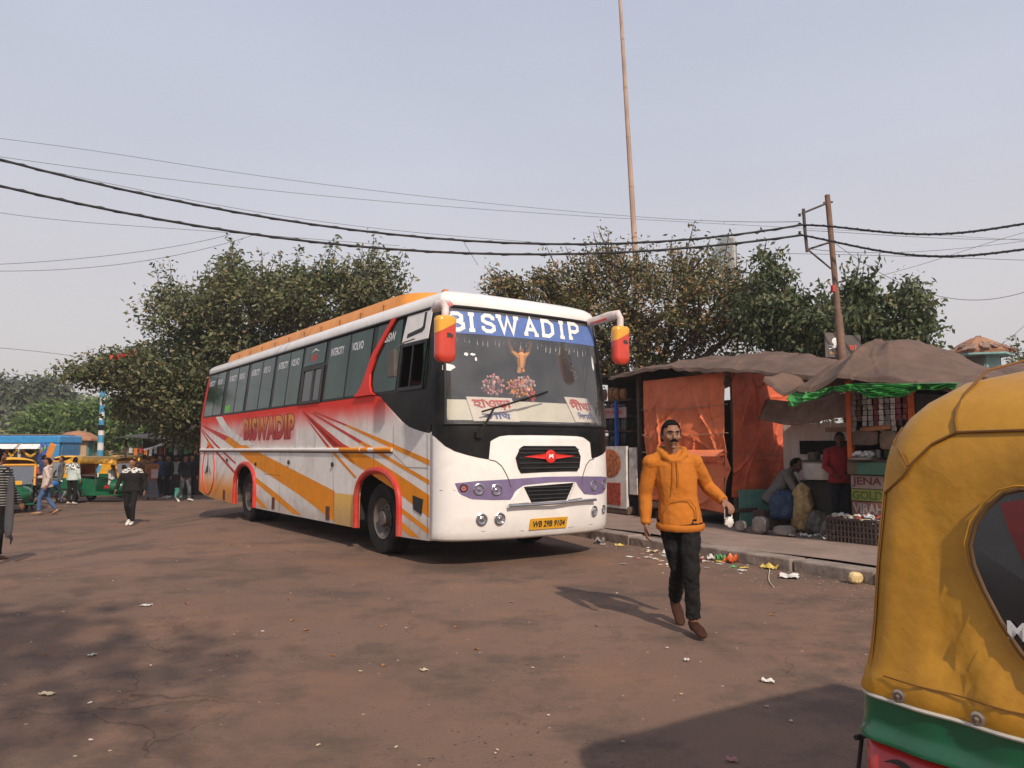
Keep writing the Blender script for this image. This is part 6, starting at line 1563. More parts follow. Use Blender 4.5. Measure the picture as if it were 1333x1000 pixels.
MB().lathe([(.001, .84), (.33, .84), (.34, .86), (.345, 1.10), (.36, 1.115), (.33, 1.12)], (.34, .2, 0), n=30).build('metal_basin', mat('aluminium_battered', (.62, .58, .52), .5, metal=.2, var=.2, dirt=.4, bump=.3), ct, smooth=True)
MB().bb(-.12, .92, -.06, .55, 1.12, 1.15).build('board_top', WOOD, ct)
for x, r_, h_, c, lb in ((.15, .10, .12, (.35, .33, .30), 'small dented pot on the tea counter'), (.50, .14, .16, (.20, .19, .18), 'large sooty pot on the tea counter')):
    o = MB().lathe([(.001, 0), (r_ * .9, 0), (r_, .02), (r_, h_), (r_ * 1.08, h_ + .01), (r_ * .9, h_ + .012), (.001, h_ * .8)], n=20).build('cooking_pot', mat(lb[:9], c, .4, metal=.7, dirt=.4), smooth=True); o.location = K(1.35, 2.95, PH) + KX * x + KY * .2 + V(0, 0, 1.152); tag(o, lb, 'pot')
# sacks and bags in front of the tea counter
def sack(loc, r, h, c, name, label, cat, bump=.5, sc=9):
    m = MB(); m.rings([[V(r * s_ * math.cos(a) * (1 + .08 * math.sin(3 * a + t * 4)), r * .8 * s_ * math.sin(a) * (1 + .1 * math.sin(4 * a)), h * t) for a in np.linspace(0, 2 * PI, 19)[:-1]] for t, s_ in ((0, .75), (.1, .98), (.4, 1.05), (.7, .85), (.9, .5), (1, .3))])
    o = m.build(name, mat(label[:16], c, .6, var=.5, scale=sc, bump=bump, bscale=14), smooth=True, sub=2, disp=(.11, .13)); o.location = loc; return tag(o, label, cat)
sack(K(1.35, 2.55, PH + .18), .24, .50, (.022, .05, .10), 'blue_bag', 'blue plastic bag with pale marks held beside the crouching person', 'bag')
sack(K(1.55, 2.75, PH), .20, .80, (.40, .26, .11), 'sack', 'tall sack with tan and yellow wrappers before the tea counter', 'sack', sc=16)
sack(K(1.95, 2.6, PH), .18, .38, (.10, .085, .07), 'grey_sack', 'grey sack slumped at the foot of the tea counter', 'sack')
sack(K(2.25, 2.55, PH), .16, .34, (.20, .17, .15), 'grey_sack', 'small pale sack right beside the sachet shop', 'sack')
for (u, v, sx_, sz_, lb) in ((.98, 1.95, .17, .17, 'small square brick on the pavement edge before the crouching person'), (1.35, 2.0, .30, .26, 'large pale rock before the blue bag'), (1.78, 2.05, .30, .15, 'flat grey rock left of the crate'), (1.62, 2.3, .2, .13, 'small rock behind the flat grey one')):
    m = MB().blob((0, 0, sz_ / 2), (sx_ * .75, sx_ * .5, sz_ * .62), 9, 6, lambda d, q: V(*[math.copysign(min(abs(q[i]), (sx_ * .5, sx_ * .38, sz_ * .5)[i]), q[i]) for i in range(3)]))
    o = m.build('rock', mat('rock_grey', (.27, .23, .20), .9, var=.3, scale=7, bump=.8, dirt=.5), bevel=.01); o.location = K(u, v, PH - .005); o.rotation_euler = (0, 0, rnd.uniform(0, 3)); tag(o, lb, 'rock')
for k in range(14):
    o = MB().grid(lambda u, v: V(-.04 + .08 * u, -.03 + .06 * v, .012 + .02 * math.sin(5 * u + k) * math.sin(4 * v)), 4, 4).build('paper_scrap', rnd.choice(pw[:1] + [mat('paper_grey', (.4, .38, .36), .8)]), solid=.003, fix=False)
    o.location = K(rnd.uniform(1.9, 2.5), rnd.uniform(1.9, 2.5), PH + .01); o.rotation_euler = (0, 0, rnd.uniform(0, 6)); tag(o, 'pale scrap of paper on the pavement between rocks and crate', 'paper scrap', 'paper scraps by the crate')
q = K(1.05, 2.75, PH)
CRO = dict(pelvis=(0, .10, .34), chest=(0, -.10, .62), neck=(0, -.22, .80), head=(0, -.32, .90), hn=.5, shL=(.18, -.18, .76), elL=(.24, -.30, .52), wrL=(.14, -.48, .45), shR=(-.18, -.18, .76), elR=(-.24, -.30, .52), wrR=(-.12, -.48, .48),
           hipL=(.09, .08, .32), knL=(.17, -.34, .50), anL=(.13, -.18, .10), toL=(.15, -.34, .03), hipR=(-.09, .08, .32), knR=(-.17, -.34, .50), anR=(-.13, -.18, .10), toR=(-.15, -.34, .03))
person('person in a grey jacket crouching beside the tea counter over a blue bag', (q.x, q.y, PH + .16), R(62), CRO, skin=SK2, top=mat('jacket_greybrown', (.15, .135, .12), .9, bump=.3), topc='jacket', trs=DKC, shoe=BSH, h=1.72)
o = MB().box((0, 0, .1), (.4, .3, .2)).build('low_stool', WOOD, loc=(q.x + .02, q.y + .02, PH), bevel=.02); tag(o, 'low wooden stool under the crouching person', 'stool')
q = K(2.22, 2.85, PH)
person('person in a dark red shirt standing in the shade behind the tea counter', (q.x, q.y, PH), R(-20), dict(elL=(.24, -.06, 1.12), wrL=(.12, -.24, 1.05), elR=(-.24, -.06, 1.12), wrR=(-.10, -.26, 1.0), hn=.3), skin=SK2, top=cloth('shirt_crimson', (.27, .025, .03)), trs=DKC, shoe=BSH, h=1.60)
# ---- snack stall behind the bus
sk = empty('snack_stall', at_k(-4.4, 2.45), KR, 'open snack stall with packed shelves and a blue post, half behind the bus', 'stall')
BLUP = mat('post_blue', (.02, .10, .40), .5, var=.15)
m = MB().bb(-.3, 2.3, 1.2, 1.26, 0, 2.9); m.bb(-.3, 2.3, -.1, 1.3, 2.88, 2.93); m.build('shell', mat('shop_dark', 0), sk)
for z in (.35, 1.35, 1.70, 2.02, 2.36): MB().bb(-.3, 1.9, .1, .5, z, z + .03).build('shelf', WOOD, sk)
MB().bb(1.50, 1.56, -.03, .03, 1.28, 2.35).build('post', BLUP, sk)
for x in (-.3, 2.2): MB().bb(x, x + .07, 0, .07, 0, 2.9).build('post', WOOD, sk)
sw = K(-4.4, 2.45, PH)
def put(o, x, y, z, rz=0, tilt=0): o.location = sw + KX * x + KY * y + V(0, 0, z); o.rotation_euler = (tilt, 0, KR + rz); return o
o = put(MB().bb(0, 1.2, -.02, .0, -.12, .10).build('sign_strip', mat('sign_pinkish', (.45, .30, .27), .7, dirt=.3)), .6, .06, 2.12); tag(o, 'pinkish sign strip with red writing above the snack shelves', 'sign')
m = MB(); text(m, 'ফাস্ট ফুড', lambda u, v: V(.1 + 1.0 * u, -.024, -.07 + .13 * v), .02); m.build('sign_strip_lettering', mat('sign_red', 0), o, fix=False)
n_ = 0
for z, cols, wd, cnt in ((2.40, [mat('bread_brown', (.30, .13, .05), .5, var=.5, scale=18)], .20, 9), (2.06, [pkc[6], pkc[4]], .15, 11), (1.74, [pkc[6], mat('packet_grey', (.12, .12, .12), .3, var=.6, scale=24)], .17, 10), (1.39, [pkc[6], mat('packet_grey', 0)], .17, 10)):
    for k in range(cnt):
        c = rnd.choice(cols); x = -.15 + k * (1.95 / cnt); h_ = rnd.uniform(.22, .28)
        m = MB().rings([[V(wd * .46 * s_ * math.copysign(abs(math.cos(a)) ** .5, math.cos(a)), .05 * s2 * math.sin(a), h_ * t) for a in np.linspace(0, 2 * PI, 13)[:-1]] for t, s_, s2 in ((0, 1, .2), (.15, .97, .9), (.5, 1, 1.1), (.85, .97, .9), (1, 1, .2))])
        o = put(m.build('snack_packet', c, smooth=True), x, .14 + rnd.uniform(-.02, .02), z, rnd.uniform(-.2, .2))
        tag(o, {2.40: 'brown bread packet on the top shelf of the snack stall', 2.06: 'dark packet on the second shelf of the snack stall', 1.74: 'dark snack bag on the third shelf of the snack stall', 1.39: 'dark snack bag on the fourth shelf of the snack stall'}[z], 'packet', {2.40: 'brown packets on the top shelf', 2.06: 'packets on the second shelf', 1.74: 'bags on the third shelf', 1.39: 'bags on the fourth shelf'}[z])
NOO = mat('noodle_picture', (.42, .13, .05), .6, var=.8, scale=14, bump=.2)
o = put(MB().bb(-.02, .92, -.03, .03, 0, 1.28).build('menu_panel', mat('panel_white', (.66, .62, .58), .6, dirt=.25)), 1.05, -.08, .12); tag(o, 'white panel with two food pictures below the snack shelves', 'panel')
MB().blob((.40, -.035, .92), (.36, .012, .30), 20, 8).build('noodle_picture', NOO, o, smooth=True)
MB().bb(.06, .74, -.045, -.031, .06, .52).build('masala_picture', mat('masala_picture', (.33, .055, .03), .6, var=.7, scale=16), o, bevel=.01)
o = put(MB().bb(0, .24, -.02, .0, 0, .95).build('notice', mat('notice_white', (.55, .50, .47), .7, var=.4, scale=9, dirt=.4)), 2.03, -.06, .42); tag(o, 'narrow patchy notice board right of the white food panel', 'notice')
m = MB(); m.bb(-.1, .9, 0, .5, 0, .16); o = put(m.build('bench', WOOD, bevel=.02), 1.1, -.1, 0.0); tag(o, 'low wooden base under the white food panel', 'base')
# ---- tiled turret and further roofs on the right
tq = at(1275, 462, 21)
tw = empty('tiled_turret', (tq.x, 21, 0), R(25), 'small turret with a shaggy tiled roof and a pale teal column', 'turret')
tw.scale = (.86, .86, 1.01)
TEA = mat('teal_plaster', (.20, .36, .36), .8, var=.2, scale=3, dirt=.5)
zb = 3.05
MB().bb(-.42, .42, -.42, .42, 0, 4.05).build('column', mat('column_grey', (.16, .17, .16), .8, dirt=.4), tw)  # dull grey column behind the teal front panel
MB().bb(-.36, .30, -.46, -.42, 2.4, 4.02).build('teal_panel', TEA, tw)
m = MB(); m.rings([hexr(.95, 4.02, 6), hexr(.98, 4.10, 6), hexr(.55, 4.36, 6), hexr(.22, 4.50, 6)]); m.build('roof_base', TIL, tw)
m = MB()
for k in range(150):
    a = rnd.uniform(0, 2 * PI); r = rnd.uniform(.1, .95); z = 4.52 - .42 * r + .02
    m.box((r * math.cos(a), r * math.sin(a), z), (.22, .14, .035), Matrix.Rotation(a, 3, 'Z') @ Matrix.Rotation(.42 + rnd.uniform(-.15, .15), 3, 'Y'))
m.build('roof_tiles', mat('tile_shaggy', (.26, .16, .12), .9, var=.4, island=.3), tw)
MB().rings([hexr(1.0, 3.98, 6), hexr(1.0, 4.03, 6)]).build('eave', TEA, tw)
q = at(1247, 470, 21)
sf = empty('low_building', (q.x, 21.4, 0), R(8), 'low flat roofed building with a red sign left of the turret', 'building')
MB().bb(-.9, .9, 0, 2.5, 0, 3.55).build('wall', mat('wall_buff', (.30, .20, .15), .9, dirt=.4), sf)
MB().bb(-1.1, 1.0, -.3, 2.6, 3.55, 3.64).build('roof', mat('roof_slab', (.20, .15, .13), .9), sf)
s_ = MB().bb(-.7, .5, -.22, -.18, 3.66, 4.02).build('red_sign', RRD, sf)
m = MB(); text(m, 'SHOP', lambda u, v: V(-.5 + .8 * u, -.225, 3.74 + .18 * v), .03); m.build('sign_lettering', WTX, s_, fix=False)
MB().bb(.5, .85, -.22, -.18, 3.66, 3.98).build('white_sign', WTX, sf)
def tf2(a, b):
    u = a; v = b
    return V(-1.6 + 3.2 * u, -1.2 + 2.4 * v, 2.72 + .60 * (1 - abs(2 * u - 1) ** 1.3) * (1 - .7 * abs(2 * v - 1)) + .04 * math.sin(17 * u + 6 * v))
o = MB().grid(tf2, 40, 24).build('tarpaulin', BTP, smooth=True, solid=.02, fix=False); q = at(1322, 470, 16); o.location = (q.x, 16, 0); tag(o, 'small humped brown tarpaulin between the turret and the rickshaw hood', 'tarpaulin')
for dx, dy in ((-1.4, -1), (1.4, -1), (-1.4, 1), (1.4, 1)): tag(MB().tube([(q.x + dx, 16 + dy, 0), (q.x + dx, 16 + dy, 2.80)], .04, 6).build('tent_pole', BAM), 'pole under the small humped tarpaulin', 'pole', 'poles under the small humped tarpaulin')
# ================================================================ TREES
nrng = np.random.default_rng(11)
BARK = mat('bark', (.085, .060, .045), .95, var=.35, scale=7, bump=.9, bscale=14)
def leaf_mat(name, c1, c2, c3, trans=.25, f3=.12):
    """three leaf colours mixed per leaf: fresh, dusty, dry"""
    m = bpy.data.materials.new(name); m.use_nodes = True
    t = m.node_tree; N = t.nodes; L = t.links; b = N['Principled BSDF']
    g = N.new('ShaderNodeNewGeometry'); cr = N.new('ShaderNodeValToRGB'); L.new(g.outputs['Random Per Island'], cr.inputs[0])
    e = cr.color_ramp.elements
    e[0].position = 0; e[0].color = (*[q * .6 for q in c1], 1)
    e[1].position = 1; e[1].color = (*c3, 1)
    for p_, c in ((.35, c1), (.75, c2), (1 - f3, [q * 1.15 for q in c2])): q = e.new(p_); q.color = (*c, 1)
    L.new(cr.outputs[0], b.inputs['Base Color'])
    b.inputs['Roughness'].default_value = .5; b.inputs['Specular IOR Level'].default_value = .35
    tr = N.new('ShaderNodeBsdfTranslucent'); L.new(cr.outputs[0], tr.inputs[0])
    mx = N.new('ShaderNodeMixShader'); mx.inputs[0].default_value = trans
    L.new(b.outputs[0], mx.inputs[1]); L.new(tr.outputs[0], mx.inputs[2]); L.new(mx.outputs[0], N['Material Output'].inputs[0])
    return m
def leaves(name, C, size, m, par, droop=.35, asp=.45):
    """C: (n,3) leaf positions; each leaf a folded four-cornered blade"""
    n = len(C)
    a = nrng.uniform(0, 2 * PI, n); el = nrng.normal(-droop, .55, n)
    d = np.c_[np.cos(a) * np.cos(el), np.sin(a) * np.cos(el), np.sin(el)]
    r = nrng.normal(0, 1, (n, 3)); s = np.cross(d, r); s /= np.linalg.norm(s, axis=1)[:, None]
    nn = np.cross(d, s)
    L_ = (size * nrng.uniform(.65, 1.3, n))[:, None]
    p0 = C; p1 = C + d * L_ * .45 + s * L_ * asp * .5 + nn * L_ * .08; p2 = C + d * L_; p3 = C + d * L_ * .45 - s * L_ * asp * .5 + nn * L_ * .08
    vs = np.stack([p0, p1, p2, p3], 1).reshape(-1, 3).astype(np.float32)
    me = bpy.data.meshes.new(name)
    me.vertices.add(4 * n); me.vertices.foreach_set('co', vs.ravel())
    me.loops.add(4 * n); me.loops.foreach_set('vertex_index', np.arange(4 * n, dtype=np.int32))
    me.polygons.add(n); me.polygons.foreach_set('loop_start', np.arange(0, 4 * n, 4, dtype=np.int32)); me.polygons.foreach_set('loop_total', np.full(n, 4, np.int32))
    me.update(calc_edges=True); me.materials.append(m)
    o = bpy.data.objects.new(name, me); COL.objects.link(o); o.parent = par
    return o
def tree(label, base, lobes, size, m, group=None, per=42, sig=.34, trunk=.22, fork=None, droop=.35, kind='tree', cat='tree', sprigs=0, asp=.45):
    """lobes: (x, y, z, rx, ry, rz, clusters) relative to the base"""
    root = empty(kind, base, 0, label, cat, group)
    cl = []; tips = []
    for (x, y, z, rx, ry, rz, k) in lobes:
        u = nrng.normal(0, 1, (k, 3)); u /= np.linalg.norm(u, axis=1)[:, None]
        rr_ = nrng.uniform(.35, 1.0, k) ** .6
        c = np.array([x, y, z]) + u * rr_[:, None] * np.array([rx, ry, rz])
        cl.append(c); tips.append((Vector((x, y, z)), c))
    C = np.concatenate(cl)
    n = len(C)
    k_ = nrng.integers(int(per * .5), int(per * 1.5), n)
    sg = sig * nrng.uniform(.6, 1.3, n)
    P = np.concatenate([C[i] + np.clip(nrng.normal(0, 1, (k_[i], 3)), -1.7, 1.7) * sg[i] * np.array([1, 1, .6]) for i in range(n)])
    # upright sprigs breaking the outline
    tw = MB(); SP = []
    if sprigs:
        idx = nrng.permutation(n)
        cen = C.mean(0)
        out = C - cen; out[:, 2] *= 1.4
        order = np.argsort(-(out[:, 2] + .35 * np.abs(out[:, 0])))[:sprigs * 2]
        for i in nrng.choice(order, sprigs, replace=False):
            d = out[i] / (np.linalg.norm(out[i]) + 1e-6) * .6 + np.array([0, 0, .7]) + nrng.normal(0, .25, 3); d /= np.linalg.norm(d)
            l = nrng.uniform(.5, 1.15) * sig * 3.2
            tw.tube([C[i], C[i] + d * l * .5, C[i] + d * l], [.02, .014, .006], 4)
            q = np.linspace(.15, 1.05, int(26 * l / (sig * 3)))
            SP.append(C[i] + d * l * q[:, None] + nrng.normal(0, .085, (len(q), 3)))
        if SP: P = np.concatenate([P] + SP)
    leaves('crown', P, size, m, root, droop, asp)
    fk = Vector(fork) if fork else Vector((0, 0, lobes[0][2] * .45))
    tb = MB(); tb.tube([(0, 0, -.1), (.05, 0, fk.z * .3), fk * .65, fk], [trunk * 1.35, trunk * 1.05, trunk * .9, trunk * .8], 10)
    for ce, c in tips:
        mid = fk.lerp(ce, .5) + Vector((rnd.uniform(-.2, .2), rnd.uniform(-.2, .2), .15))
        tb.tube([fk, mid, ce], [trunk * .6, trunk * .4, trunk * .22], 7)
        for i in range(0, len(c), max(1, len(c) // 9)):
            q = Vector(c[i]); st_ = mid.lerp(ce, rnd.uniform(.2, 1))
            tb.tube([st_, st_.lerp(q, .5) + Vector((0, 0, .1)), q], [trunk * .2, trunk * .12, .012], 5)
    tb.v += tw.v[:0]
    o = len(tb.v); tb.v += tw.v; tb.f += [tuple(i + o for i in f) for f in tw.f]
    tb.build('trunk', BARK, root, smooth=True, fix=False)
    return root
LF1 = leaf_mat('leaf_dusty_green', (0.081, 0.107, 0.042), (0.176, 0.179, 0.086), (0.338, 0.234, 0.117))
LF2 = leaf_mat('leaf_brown_green', (0.094, 0.103, 0.043), (0.198, 0.174, 0.084), (0.408, 0.216, 0.090), f3=.25)
LF3 = leaf_mat('leaf_dark_green', (0.055, 0.086, 0.034), (0.124, 0.143, 0.065), (0.234, 0.182, 0.091), f3=.08)
LF4 = leaf_mat('leaf_bright_green', (.085, .145, .035), (.15, .22, .065), (.24, .25, .09), trans=.35)
LF5 = leaf_mat('leaf_far_green', (.085, .105, .060), (.13, .145, .090), (.18, .16, .11))
def rel(px, py, Y, B): 
    q = at(px, py, Y); return (q.x - B[0], q.y - B[1], q.z - B[2])
# big tree behind the bus, left
B = (at(285, 600, 27).x, 28.5, -.42)
def lobe(px, py, Y, rx, ry, rz, k, B): return (*rel(px, py, Y, B), rx, ry, rz, k)
tree('big dusty green tree spreading behind the coach', B, [lobe(330, 400, 26, 1.9, 1.8, 1.35, 120, B), lobe(420, 395, 25, 1.7, 1.6, 1.15, 95, B), lobe(480, 375, 24.5, 1.05, 1.2, .85, 45, B), lobe(250, 415, 26.5, 1.5, 1.7, 1.15, 80, B),
     lobe(190, 480, 26, 1.6, 1.8, .85, 75, B), lobe(125, 484, 25.5, .95, 1.1, .42, 26, B), lobe(230, 520, 26.5, 1.7, 1.6, 1.0, 85, B), lobe(310, 470, 26.5, 2.2, 1.8, 1.2, 90, B), lobe(250, 480, 28, 2.2, 1.6, 1.2, 70, B), lobe(180, 530, 27.5, 1.0, 1.2, .55, 26, B), lobe(240, 565, 28.5, 1.2, 1.2, .5, 30, B), lobe(300, 350, 26, .6, .6, .45, 9, B)],
     .170, LF1, per=70, sig=.33, trunk=.26, fork=(.2, 0, 2.2), sprigs=110)
# middle tree behind the stalls
B = (at(850, 500, 19.5).x, 20.0, 0)
tree('dry brownish green tree behind the stalls, left of the wooden pole', B, [lobe(850, 405, 19.5, 1.5, 1.5, 1.2, 92, B), lobe(930, 400, 19, 1.3, 1.4, 1.0, 76, B), lobe(770, 415, 19.5, 1.4, 1.4, 1.05, 60, B), lobe(700, 395, 19.5, 1.0, 1.1, .75, 40, B), lobe(740, 375, 19.5, .9, 1.0, .6, 34, B), lobe(660, 400, 19.5, .6, .8, .5, 16, B), lobe(985, 410, 18.5, 1.0, 1.2, .9, 55, B), lobe(850, 460, 20, 2.4, 1.3, .7, 80, B), lobe(650, 370, 19.2, .38, .5, .32, 8, B), lobe(900, 345, 19.5, .9, .8, .35, 16, B), lobe(800, 345, 19.5, .8, .8, .35, 16, B)],
     .122, LF2, per=60, sig=.25, trunk=.2, fork=(0, 0, 2.4), sprigs=120)
B = (at(1060, 500, 17.0).x, 17.5, 0)
tree('dark green tree with drooping leaves behind the leaning utility pole', B, [lobe(1060, 425, 16.5, 1.15, 1.2, .72, 80, B), lobe(1135, 422, 16.5, .95, 1.1, .62, 64, B), lobe(1010, 410, 17, .9, 1.0, .68, 40, B), lobe(1180, 440, 16, .42, .7, .34, 22, B), lobe(1180, 388, 16.2, .32, .4, .13, 10, B), lobe(1192, 425, 16.2, .26, .4, .12, 8, B), lobe(1110, 385, 16.3, .45, .6, .24, 14, B), lobe(1010, 345, 17, .5, .5, .30, 7, B), lobe(1090, 460, 17, 1.6, 1.0, .4, 40, B)],
     .145, LF3, per=50, sig=.20, trunk=.17, fork=(0, 0, 2.2), sprigs=60, droop=.7)
B = (at(1030, 520, 19).x, 19.0, 0)
tree('low bush glimpsed under the tarpaulin behind the tea stall', B, [(0, 0, 2.0, 1.6, .9, .9, 46)], .13, LF2, per=36, sig=.25, trunk=.08, kind='bush', cat='bush')
B = (at(1240, 470, 34).x, 34, 0)
tree('small far tree left of the tiled turret', B, [(0, 0, 4.0, 1.4, 1.2, .9, 40), (-1.6, 0, 3.9, 1.0, 1.0, .6, 24)], .24, LF3, per=26, sig=.4, trunk=.14)
B = (at(1335, 470, 24).x, 24, 0)
tree('tree crown showing above the rickshaw hood at the right edge', B, [(0, 0, 3.7, .8, .8, .6, 26), (.9, .3, 4.1, 1.0, .9, .8, 30)], .17, LF3, per=30, sig=.28, trunk=.12, sprigs=14)
# bright trees in front of the far wood
for px, py, Y, r, k, lb in ((150, 545, 47, 3.2, 110, 'bright green leafy tree behind the banded pole'), (75, 545, 52, 2.9, 90, 'bright green bushy tree above the kiosk roof'), (215, 555, 45, 2.6, 80, 'bright green tree showing under the big dusty tree')):
    B = (at(px, 590, Y).x, Y, -.42)
    tree(lb, B, [(0, 0, 3.7, r, r * .7, 1.3, k), (-r * .5, .5, 2.4, r * .8, r * .5, 1.2, k // 2), (r * .5, -.4, 2.6, r * .8, r * .5, 1.1, k // 2)], .34, LF4, per=34, sig=.55, trunk=.16)
# rusty shrub over the far rickshaws
B = (at(165, 590, 40).x, 40, -.42)
tree('low yellowish shrub above the rickshaw roofs', B, [(0, 0, 1.5, 1.6, .6, .5, 36)], .2, LF2, per=26, sig=.3, trunk=.05, kind='bush', cat='bush')
# far wood on the left: each tree with its own crown
spec = [(-15, 492, 75, 4.3), (22, 506, 78, 3.6), (56, 498, 74, 3.0), (92, 528, 80, 4.0), (-2, 545, 66, 4.0), (45, 550, 64, 3.8), (130, 520, 78, 4.6), (175, 525, 74, 4.2), (215, 515, 80, 4.6), (260, 520, 78, 4.6), (-60, 500, 72, 4.8), (300, 535, 84, 4.6), (-100, 490, 80, 5.0)]
fl = ['tall hazy tree at the left edge of the photograph', 'hazy tree with a rounded top above the blue bus', 'hazy tree with a bump on top, right of the blue bus roof', 'hazy tree above the kiosk', 'dark low tree behind the blue bus', 'dark low tree left of the kiosk', 'hazy tree behind the banded pole', 'hazy tree right of the banded pole', 'hazy tree behind the big dusty tree', 'hazy tree behind the rear of the coach', 'hazy tree past the left edge', 'hazy tree far behind the coach', 'hazy tree furthest left']
for (px, py, Y, r), lb in zip(spec, fl):
    if px < -50 or px > 270: continue
    q = at(px, py, Y); B = (q.x, Y, -.42); zt = q.z + .42
    tree(lb, B, [(0, 0, zt - r * .35, r * .8, r * .7, r * .42, 60), (-r * .6, 0, zt - r * .8, r * .8, r * .6, r * .42, 50), (r * .6, -.5, zt - r * .85, r * .8, r * .6, r * .42, 50), (0, -1, zt - r * 1.25, r * 1.1, r * .6, r * .5, 60)], .62, LF5, per=34, sig=.85, trunk=.3)
# tall bare wooden mast
a, b = at(828, 345, 24), at(806, -20, 24)
d = (b - a) / (b.z - a.z)
base = a - d * (a.z)
ms_ = empty('mast', (base.x, base.y, 0), 0, 'very tall thin bamboo mast rising behind the middle tree', 'mast')
pts = [d * z for z in np.linspace(0, b.z + 2.5, 36)]
MB().tube(pts, [(.125 - .0024 * i) for i in range(36)], 8).build('shaft', mat('mast_pinkish', (.40, .28, .22), .85, var=.25, scale=3, stretch=(1, 1, .3), bump=.5), ms_, smooth=True)
m = MB()
for i in range(3, 34, 3): m.tube([pts[i] - Vector((0, 0, .03)), pts[i] + Vector((0, 0, .03))], .128 - .0024 * i, 8)
m.build('binding', ROPE, ms_, smooth=True)
# hoarding on a steel post behind the tree
q = at(938, 330, 27); hb = empty('hoarding', (q.x, 27, 0), R(52), 'grey blue hoarding seen edge on behind the trees', 'hoarding')
z0 = at(938, 352, 27).z; z1 = at(938, 303, 27).z
MB().prism([(-1.0, z0), (1.0, z0), (1.0, z1), (.3, z1), (-1.0, z0 + .25)], lambda u, v, d: Vector((u, d, v)), -.04, .04).build('panel', mat('hoarding_grey', (.20, .24, .25), .6, dirt=.4, stretch=(1, 1, 4)), hb)
MB().bb(1.02, 1.18, -.10, .10, 0, z1 + .05).build('post', mat('post_white', (.52, .50, .47), .6, dirt=.4), hb)
MB().bb(1.22, 1.27, -.10, .10, z0 - .6, z1 - .05).build('post', mat('post_grey', (.14, .13, .13), .6), hb)
# red pennant caught in the tree
q = at(157, 468, 24.5)
o = MB().grid(lambda u, v: V(-.35 + .8 * u, .05 * math.sin(7 * u), .10 * u + (.20 - .12 * abs(u - .5)) * v - .04 * math.sin(5 * u)), 10, 4).build('red_flag', mat('flag_red', (.55, .05, .03), .7), solid=.01, fix=False, loc=q)
tag(o, 'small red flag on the outer branches of the big tree', 'flag')

# unseen tree added behind the camera for the thin shade on the near left
tree('unseen tree added behind the camera to shade the near left of the road', (-2.6, -4.4, 0), [(.9, 1.6, 6.2, 2.2, 1.9, .9, 100), (-1.8, 1.9, 6.0, 2.6, 1.9, .9, 115), (-.4, -.3, 6.4, 1.8, 1.4, .8, 40)], .26, LF1, per=38, sig=.45, trunk=.22, fork=(0, 0, 3.6))

# unseen trees added left of the square for the coach windows to mirror
for x, y, h, lb in ((-24, 27, 5.2, 'unseen tree added on the left side of the square for the front coach windows to mirror'), (-31, 33, 6.0, 'taller unseen tree added further along the left side of the square'), (-19.5, 21, 4.3, 'lower unseen tree added nearest the coach on the left side of the square')):
    tree(lb, (x, y, -.42), [(0, 0, h - 1.3, 2.6, 2.4, 1.4, 90), (1.6, .5, h - 2.2, 2.0, 1.8, 1.1, 60), (-1.6, -.5, h - 2.3, 2.0, 1.8, 1.1, 60)], .3, LF1, per=30, sig=.5, trunk=.2)
# ================================================================ UTILITY POLE AND CABLES
RUST = mat('pole_rust', (.17, .095, .065), .8, var=.3, scale=6, dirt=.4, bump=.4)
PY = 13.6
a, b = at(1094, 440, PY), at(1077, 254, PY)
d = (b - a) / (b.z - a.z); base = a - d * a.z
up_ = empty('utility_pole', (base.x, base.y, 0), 0, 'leaning rusty utility pole with a side bracket behind the stalls', 'utility pole')
b0 = Vector((base.x, base.y, 0))
MB().tube([V(0, 0, 0), d * 3.0, d * (a.z + .4), d * (a.z + .45), d * b.z], [.085, .075, .070, .052, .048], 10, caps=True).build('shaft', RUST, up_, smooth=True)
BRK = mat('bracket_iron', (.07, .055, .05), .7, var=.3)
def rp_(px, py, dy=0): return at(px, py, PY + dy) - b0
m = MB().tube([rp_(1044, 278), rp_(1078, 264)], .020, 6); m.tube([rp_(1051, 325), rp_(1082, 315)], .020, 6); m.tube([rp_(1053, 326), rp_(1082, 350)], .018, 6)
m.tube([rp_(1046, 272), rp_(1048, 300), rp_(1051, 328)], .030, 7)
m.build('bracket', BRK, up_, smooth=True)
for px, py in ((1041, 280), (1041, 292), (1041, 303)): MB().lathe([(.001, -.03), (.03, -.02), (.018, 0), (.03, .02), (.001, .03)], rp_(px, py), n=8).build('insulator', DRK, up_, smooth=True)
m = MB().tube([d * 4.0 + V(-.10, 0, 0), d * 4.0 + V(.12, 0, 0)], .02, 6); m.tube([rp_(1072, 264), rp_(1084, 263)], .018, 6); m.build('clamp', BRK, up_)
MB().box(rp_(1085, 376), (.06, .09, .12)).build('red_tag', RRD, up_)
CBL = mat('cable_black', (.012, .012, .013), .7); WIR = mat('wire_grey', (.10, .10, .11), .6)
def cable(pts, r, label, m_=CBL, name='cable', twist=0):
    """pts: (px, py, Y) where the cable hangs; a smooth curve through them"""
    P = [at(*q) for q in pts]
    xs_ = np.array([q[0] for q in pts], float); ts = np.linspace(xs_[0], xs_[-1], 70)
    A = np.array(P); deg = min(len(pts) - 1, 4)
    out = np.c_[[np.polyval(np.polyfit((xs_ - xs_[0]) / 100, A[:, k], deg), (ts - xs_[0]) / 100) for k in range(3)]].T
    out = [Vector(q) for q in out]
    mb = MB().tube(out, r, 6)
    if twist:
        mb.tube([q + V(0, .8 * r * math.sin(i * 2.1), 1.1 * r * math.cos(i * 2.1)) for i, q in enumerate(out)], r * .6, 5)
    return tag(mb.build(name, m_, smooth=True), label, 'cable')
